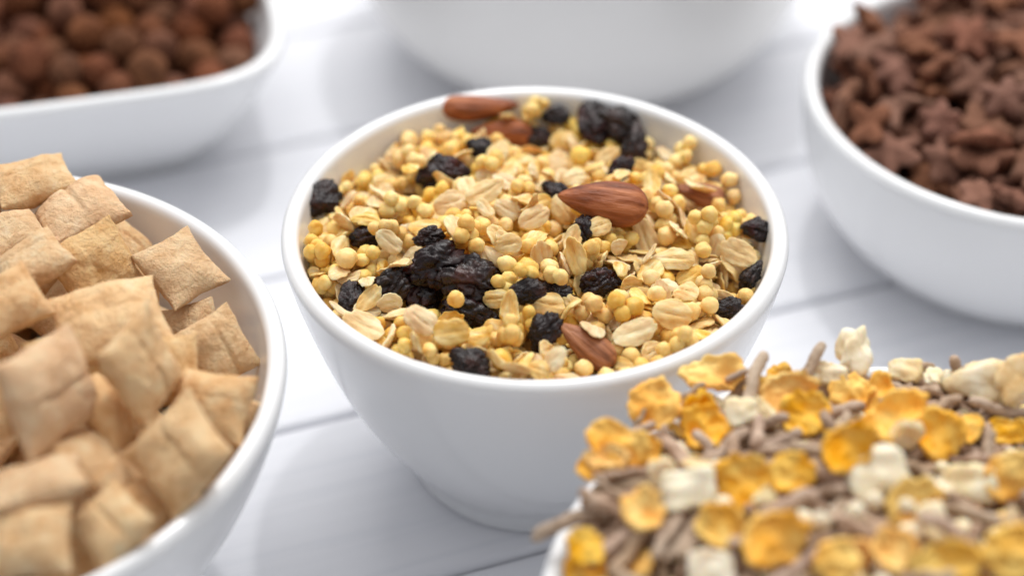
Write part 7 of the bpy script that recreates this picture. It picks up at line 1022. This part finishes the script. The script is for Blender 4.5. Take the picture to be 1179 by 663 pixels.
M['b'] = food('cocoa_ball', [(.3, (.08, .029, .014)), (.5, (.15, .054, .026)), (.75, (.24, .095, .048))], 1.6, .8, 0, 0, .9, 5, .0009, .12, .006, .1, spec=.15, bdetail=8)
M['t'] = food('cocoa_star', [(.3, (.13, .055, .034)), (.5, (.22, .098, .062)), (.75, (.31, .145, .095))], 1.6, .8, 0, 0, .8, 5, .0008, .10, .005, .1, spec=.15, bdetail=8)
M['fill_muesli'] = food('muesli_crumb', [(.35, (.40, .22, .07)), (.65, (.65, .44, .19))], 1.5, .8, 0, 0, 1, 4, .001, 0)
M['fill_flake'] = food('bran_crumb', [(.35, (.42, .29, .18)), (.65, (.68, .53, .38))], 1.5, .8, 0, 0, 1, 4, .001, 0)
M['fill_star'] = food('cocoa_crumb', [(.35, (.045, .016, .008)), (.65, (.10, .036, .018))], 1.5, .8, 0, 0, 1, 4, .001, 0)
M['fill_ball'] = M['fill_star']

def porcelain(name, col, rough=.2):
    m, t, b = nt(name)
    b.inputs['Base Color'].default_value = col+(1,); b.inputs['Roughness'].default_value = rough
    b.inputs['IOR'].default_value = 1.5; b.inputs['Coat Weight'].default_value = .25; b.inputs['Coat Roughness'].default_value = .08
    n, _ = noise4(t, 35, 2, .5)
    bp = N(t, 'ShaderNodeBump'); bp.inputs['Strength'].default_value = .06; bp.inputs['Distance'].default_value = .001
    lk(t, n.outputs['Fac'], bp.inputs['Height']); lk(t, bp.outputs[0], b.inputs['Normal'])
    n3, _ = noise4(t, 60, 3, .5)
    q = N(t, 'ShaderNodeMapRange'); q.inputs['To Min'].default_value = rough-.03; q.inputs['To Max'].default_value = rough+.06
    lk(t, n3.outputs['Fac'], q.inputs['Value']); lk(t, q.outputs[0], b.inputs['Roughness'])
    return m
PORC = porcelain('white_porcelain', (.82, .825, .83))
PORC_W = porcelain('warm_white_porcelain', (.82, .81, .79), .2)

# painted wood
def wood():
    m, t, b = nt('white_painted_wood')
    tc = N(t, 'ShaderNodeTexCoord'); mp = N(t, 'ShaderNodeMapping'); mp.inputs['Scale'].default_value = (.035, 1, 1)
    lk(t, tc.outputs['Object'], mp.inputs[0])
    oi = N(t, 'ShaderNodeObjectInfo'); mu = N(t, 'ShaderNodeMath', operation='MULTIPLY'); mu.inputs[1].default_value = 61; lk(t, oi.outputs['Random'], mu.inputs[0])
    def no(s, d, r=.6, dist=0):
        n = N(t, 'ShaderNodeTexNoise', noise_dimensions='4D'); n.inputs['Scale'].default_value = s; n.inputs['Detail'].default_value = d
        n.inputs['Roughness'].default_value = r; n.inputs['Distortion'].default_value = dist
        lk(t, mp.outputs[0], n.inputs['Vector']); lk(t, mu.outputs[0], n.inputs['W']); return n
    g = no(260, 4, .55, .4); g2 = no(60, 3, .5)
    r = ramp(t, g.outputs['Fac'], [(.3, (.70, .71, .75)), (.5, (.745, .75, .785)), (.75, (.76, .765, .80))])
    lk(t, r.outputs[0], b.inputs['Base Color'])
    b.inputs['Roughness'].default_value = .6; b.inputs['Specular IOR Level'].default_value = .2
    ad = N(t, 'ShaderNodeMath', operation='ADD'); lk(t, g.outputs['Fac'], ad.inputs[0]); lk(t, g2.outputs['Fac'], ad.inputs[1])
    bp = N(t, 'ShaderNodeBump'); bp.inputs['Strength'].default_value = .4; bp.inputs['Distance'].default_value = .0004
    lk(t, ad.outputs[0], bp.inputs['Height']); lk(t, bp.outputs[0], b.inputs['Normal'])
    return m
WOOD = wood()

# ------------------------------------------------------------------ objects
def mesh_obj(name, V, F, mat, parent=None, smooth=True):
    me = bpy.data.meshes.new(name); me.from_pydata([v*U for v in V], [], F); me.materials.append(mat)
    if smooth: me.polygons.foreach_set('use_smooth', [True]*len(me.polygons))
    me.update(); o = bpy.data.objects.new(name, me); COL.objects.link(o)
    if parent: o.parent = parent
    return o
def tag(o, label=None, cat=None, group=None, kind=None):
    if label: o['label'] = label
    if cat: o['category'] = cat
    if group: o['group'] = group
    if kind: o['kind'] = kind
    return o

# table: white painted planks with grooves, running up to the right
def make_table():
    ang = math.atan(.370); root = bpy.data.objects.new('table_top', None); COL.objects.link(root)
    root.rotation_euler = (0, 0, ang)
    tag(root, 'white painted table top of grooved wooden planks', None, None, 'structure')
    pitch = 6.80*math.cos(ang); off = 3.12*math.cos(ang); gap = .11; T = 1.6
    for k in range(-6, 11):
        y0, y1 = off+k*pitch+gap/2, off+(k+1)*pitch-gap/2
        bv = .2; prof = [(y0, -T), (y0, -bv)]
        for i in range(1, 5):
            a = PI/2*i/4; prof.append((y0+bv*(1-math.cos(a)), -bv+bv*math.sin(a)))
        for i in range(0, 4):
            a = PI/2*i/4; prof.append((y1-bv*(1-math.sin(a)), -bv+bv*math.cos(a)))
        prof += [(y1, -bv), (y1, -T)]
        V, F = [], []; X = [-70+10*i for i in range(15)]
        for x in X:
            V += [V3((x, y, z)) for y, z in prof]
        n = len(prof)
        for i in range(len(X)-1):
            for j in range(n):
                q = (j+1) % n; F.append([i*n+j, (i+1)*n+j, (i+1)*n+q, i*n+q])
        F.append(list(range(n))); F.append(list(range((len(X)-1)*n, len(X)*n))[::-1])
        mesh_obj('plank', V, F, WOOD, root, smooth=False)
    V = [V3((x, y, z)) for z in (-T-.8, -T+.9) for x, y in ((-70, -40), (70, -40), (70, 76), (-70, 76))]
    F = [[3, 2, 1, 0], [4, 5, 6, 7], [0, 1, 5, 4], [1, 2, 6, 5], [2, 3, 7, 6], [3, 0, 4, 7]]
    mesh_obj('underlay_board', V, F, WOOD, root, smooth=False)
make_table()

BL = {'muesli': 'white round bowl in the middle, filled with muesli, raisins and almonds',
      'pillow': 'large white bowl holding puffed wheat pillows',
      'flake': 'white bowl heaped with corn flakes and brown bran strands',
      'star': 'shallow white bowl filled with chocolate star cereal',
      'back': 'plain white bowl standing behind the muesli bowl, its rim out of view',
      'ball': 'white square bowl with rounded corners filled with chocolate balls'}
for n, B in BOWLS.items():
    V, F = bowl_shape(B, 192)
    o = mesh_obj('square_bowl' if n == 'ball' else 'porcelain_bowl', V, F, PORC_W if n == 'back' else PORC)
    o.location = V3(B['c']+(0,))*U; o.location.z = .00005
    tag(o, BL[n], 'bowl', 'white porcelain bowls on the table')

# labels of single pieces
WHERE_R = ['at the left rim of the muesli bowl', 'wrinkled and wide, left of the highest oats behind the middle', 'smooth and flat, beside a round oat flake near the left rim',
 'half hidden behind the rear left almond', 'small, under the right end of the rear almonds', 'flat, between the rear almonds and the far rim', 'tiny, farthest one under the back rim',
 'left one of the cluster at the back rim', 'largest of the cluster at the back rim', 'lowest of the cluster at the back rim, reddish', 'small, behind the big almond',
 'poking out at the pointed left tip of the big almond', 'shiny, leftmost of the big front cluster', 'broad, topmost of the big front cluster', 'upright, in the middle of the big front cluster',
 'largest and rightmost of the big front cluster', 'hidden low under the big front cluster', 'small and reddish, right of the big front cluster', 'flat, between two puffed grain clumps in front of the middle',
 'pointed, below the big almond', 'upright, just left of the front almond', 'narrow brown, standing near the left front wall', 'at the right rim among the yellow grains', 'small, lower at the right wall of the bowl',
 'small, at the right front wall of the bowl', 'flat, tucked under the front lip', 'sliver, beneath the big almond', 'tiny, between oat flakes left of the middle']
WHERE_A = ['big ridged brown almond lying on top of the muesli', 'brown almond at the back of the muesli near the rim, the upper of two', 'smaller brown almond lying against the rear one, the lower of two',
 'brown almond at the front lip of the muesli bowl, slanting down', 'small piece of almond half buried near the right side of the muesli']
WHERE_F = ['round golden corn flake lying flat, highest in the middle of its heap', 'corn flake partly covered by the round golden one', 'oval cupped corn flake right below the pale popped grain', 'wide double corn flake below the rim of its bowl',
 'round corn flake with an orange centre, right of the wide one', 'large corn flake at the left edge of the heap', 'curled corn flake standing up like an ear at the left of the heap', 'long folded corn flake at the top left of the heap',
 'bent corn flake in front of the long folded one', 'upright oval corn flake in the right half of the heap', 'large corn flake near the bottom edge of the photo', 'blurred corn flake left of the middle of its heap',
 'corn flake at the right edge of the photo, upper one', 'widest corn flake at the bottom edge of the photo', 'corn flake just left of the widest one at the bottom', 'small orange corn flake at the far left tip of the heap',
 'corn flake at the lower right corner of the photo', 'small corn flake behind the wide double one', 'corn flake under the ear shaped one', 'small corn flake right of the blurred one', 'slanted corn flake beside a cream fruit block',
 'thin corn flake seen edge on near the left rim', 'narrow curled corn flake at the lower left rim', 'corn flake wedged beneath the large one on the left edge', 'corn flake above the bottom edge, left of the large one',
 'small corn flake near the right edge under the bran strands', 'tilted corn flake at the bottom edge between two larger ones']
WHERE_K = ['bright white block of dried fruit, left side of the heap', 'bright white block of dried fruit near the right edge', 'broad cream block of dried fruit in the middle of the heap', 'cream block of dried fruit left of the round golden flake',
 'pale block of dried fruit at the bottom edge of the photo', 'small white bit of dried fruit on the middle flakes', 'small cream bit of dried fruit beside the popped grain', 'small pale bit of dried fruit low on the right']
WHERE_J = ['tall pale popped grain cluster crowning the heap', 'long cream popped grain cluster lying at the right rim', 'cream popped grain cluster at the right edge of the photo', 'small popped grain cluster left of the crowning one']
WHERE_W = {1: 'rounded wheat pillow highest at the top left of its bowl', 2: 'wheat pillow with a long ridge and pointed corners at the back of its bowl', 3: 'wheat pillow at the left photo edge under the top one', 4: 'small wheat pillow with a pointed tip at the left photo edge',
 5: 'wheat pillow with its top corner raised, below the ridged one', 6: 'square wheat pillow nearest the upper right wall, lying flat', 7: 'broad wheat pillow lying flat in the upper middle', 8: 'triangular looking wheat pillow leaning on the right wall',
 9: 'wheat pillow in shade at the left photo edge, half covered', 10: 'largest wheat pillow standing tilted in the left middle', 11: 'upright wheat pillow with its tip down in the middle of the heap', 12: 'small wheat pillow wedged behind the upright one',
 13: 'wheat pillow with a sharp corner reaching the right rim', 14: 'creased square wheat pillow overlapping the sharp cornered one', 15: 'long narrow wheat pillow slanting down in the front middle', 16: 'wheat pillow with a rounded nose at the lower left',
 17: 'large wheat pillow with a square face at the lower left corner', 18: 'greyish wheat pillow at the front lip of the bowl', 19: 'buried wheat pillow between the greyish and the creased one', 20: 'dark buried wheat pillow left of the leaning triangular one',
 21: 'buried wheat pillow under the sharp cornered one by the wall', 22: 'wheat pillow peeking out behind the one with the raised corner', 23: 'covered wheat pillow under the broad flat one', 24: 'wheat pillow cut by the left photo edge, beside the largest one',
 25: 'covered wheat pillow right of the upright one', 26: 'wheat pillow beyond the photo edge behind the top one', 27: 'wheat pillow beyond the left photo edge, upper', 28: 'wheat pillow beyond the left photo edge, middle', 29: 'wheat pillow beyond the left photo edge, lower'}
KINDNAME = {'p': ('puffed_grain', 'puffed grain', 'small single round yellow puffed grain in the muesli', 'puffed grains in the muesli'),
 'c': ('puffed_grain_clump', 'grain clump', 'clump of round yellow puffed grains stuck together in the muesli', 'clumps of puffed grains in the muesli'),
 'o': ('oat_flake', 'oat flake', 'creamy beige rolled oat flake in the muesli', 'rolled oat flakes in the muesli'),
 'r': ('raisin', 'raisin', '', 'raisins in the muesli'), 'a': ('almond', 'almond', '', 'almonds in the muesli'),
 'w': ('wheat_pillow', 'cereal pillow', 'golden brown wheat pillow covered by others deep in the bowl', 'wheat pillows in the left bowl'),
 'f': ('corn_flake', 'corn flake', 'small part hidden golden corn flake among the brown bran strands', 'corn flakes in the heaped bowl'),
 's': ('bran_strand', 'bran strand', 'short curved grey brown bran strand in the heaped bowl', 'bran strands in the heaped bowl'),
 'k': ('dried_fruit_block', 'dried fruit', 'small cream dried fruit bit buried between bran strands', 'dried fruit blocks in the heaped bowl'),
 'j': ('popped_grain_cluster', 'popped grain', 'small buried popped grain bit between bran strands', 'popped grain clusters in the heaped bowl'),
 'q': ('pale_puffed_grain', 'puffed grain', 'tiny pale round puffed grain between the bran strands', 'pale puffed grains in the heaped bowl'),
 'b': ('chocolate_ball', 'cereal ball', 'round brown chocolate cereal ball in the square bowl', 'chocolate balls in the square bowl'),
 't': ('chocolate_star', 'cereal star', 'lobed brown chocolate cereal star in the shallow bowl', 'chocolate stars in the shallow bowl')}
MESH = {}
def piece_mesh(k, v):
    if (k, v) not in MESH:
        V, F = SHAPES[k](v); me = bpy.data.meshes.new(KINDNAME[k][0]); me.from_pydata([p*U for p in V], [], F)
        me.materials.append(M[k]); me.polygons.foreach_set('use_smooth', [True]*len(me.polygons)); me.update(); MESH[k, v] = me
    return MESH[k, v]
CONTENT = {'muesli': 'muesli', 'flake': 'bran and corn flake mix', 'star': 'chocolate star cereal', 'ball': 'chocolate ball cereal', 'pillow': 'wheat pillow cereal'}
for bname, text in DATA.items():
    c = V3(BOWLS[bname]['c']+(0,)); buried = {}
    for row in text.split(';'):
        f = row.split(); k = f[0]; v, x, y, z, ex, ey, ez, s, h = map(int, f[1:])
        loc = (V3((x, y, z))*.01 + c)*U; rot = Euler((ex*.01, ey*.01, ez*.01)); s *= .01
        if h == 0: buried.setdefault((k, v), []).append((loc-c*U, rot, s)); continue
        name, cat, label, group = KINDNAME[k]
        if bname == 'flake' and k == 'o': label, group = 'beige rolled oat flake between the bran strands', 'rolled oat flakes in the heaped bowl'
        i = h-2
        if h > 1:
            if k == 'r': label = 'black raisin, ' + WHERE_R[i-10]
            elif k == 'a': label = WHERE_A[i]
            elif k == 'f': label = WHERE_F[i-10]
            elif k == 'k': label = WHERE_K[i-50]
            elif k == 'j': label = WHERE_J[i-60]
            elif k == 's' and i == 70: label = 'brown bran strand hanging over the left rim of its bowl'
            elif k == 'w': label = WHERE_W[i]
        o = bpy.data.objects.new(name, piece_mesh(k, v)); COL.objects.link(o)
        o.location = loc; o.rotation_euler = rot; o.scale = (s, s, s)
        tag(o, label, cat, group)
    V, F, MI, mats = [], [], [], []
    if bname in FILL_DEPTH:
        V, F = fill_shape(bname, FILL_DEPTH[bname]); MI = [0]*len(F); mats = [M['fill_'+bname]]
    for (k, v), pl in buried.items():
        if M[k] not in mats: mats.append(M[k])
        mi = mats.index(M[k]); sv = [p.co/U for p in piece_mesh(k, v).vertices]; sf = [list(p.vertices) for p in piece_mesh(k, v).polygons]
        for loc, rot, s in pl:
            R = rot.to_matrix()*s; b0 = len(V); l = loc/U
            V += [R@p+l for p in sv]; F += [[q+b0 for q in f] for f in sf]; MI += [mi]*len(sf)
    if V:
        o = mesh_obj(CONTENT[bname].replace(' ', '_')+'_filling', V, F, mats[0])
        for m_ in mats[1:]: o.data.materials.append(m_)
        o.data.polygons.foreach_set('material_index', MI); o.location = c*U
        tag(o, 'deep packed layer of '+CONTENT[bname]+' under the top pieces', 'cereal', None, 'stuff')

# ------------------------------------------------------------------ light
W = bpy.data.worlds.new('World'); SC.world = W; W.use_nodes = True
bg = W.node_tree.nodes['Background']; bg.inputs[0].default_value = (1, 1, 1, 1); bg.inputs[1].default_value = 1
wt = W.node_tree; tc = N(wt, 'ShaderNodeTexCoord'); vm = N(wt, 'ShaderNodeVectorMath', operation='DOT_PRODUCT'); vm.inputs[1].default_value = (.10, .35, .75); lk(wt, tc.outputs['Generated'], vm.inputs[0])
wm = N(wt, 'ShaderNodeMapRange'); wm.inputs['From Min'].default_value = -.4; wm.inputs['From Max'].default_value = .8; lk(wt, vm.outputs['Value'], wm.inputs['Value'])
wr = ramp(wt, wm.outputs[0], [(0, (.15, .16, .18)), (.35, (.29, .30, .325)), (1, (.94, .94, .945))]); lk(wt, wr.outputs[0], bg.inputs[0])
def area(name, loc, target, size, power, col, sy=None):
    l = bpy.data.lights.new(name, 'AREA'); l.energy = power; l.color = col; l.shape = 'RECTANGLE'; l.size = size*U; l.size_y = (sy or size)*U
    o = bpy.data.objects.new(name, l); COL.objects.link(o); o.location = V3(loc)*U
    o.rotation_euler = (V3(target)-V3(loc)).to_track_quat('-Z', 'Y').to_euler(); return o
area('window_light', (4, 62, 105), (0, 6, 3), 100, 9.5, (1, .985, .96))
area('small_lamp', (5, 40, 95), (0, 0, 4), 4, 1.8, (1, 1, 1))

# ------------------------------------------------------------------ camera
cam = bpy.data.cameras.new('camera'); co = bpy.data.objects.new('camera', cam); COL.objects.link(co); SC.camera = co
co.location = V3((-.54, -37.91, 35.33))*U; co.rotation_euler = (math.radians(90-38.4), 0, 0)
cam.lens = 70.0; cam.sensor_width = 36; cam.clip_start = .01; cam.clip_end = 20
cam.dof.use_dof = True; cam.dof.focus_distance = .456; cam.dof.aperture_fstop = 4.8
SC.view_settings.view_transform = 'Standard'; SC.view_settings.look = 'None'; SC.view_settings.exposure = .17; SC.view_settings.gamma = 1
SC.render.resolution_x = 1024; SC.render.resolution_y = 575
SC.cycles.use_denoising = True
SC.cycles.max_bounces = 10; SC.cycles.diffuse_bounces = 5
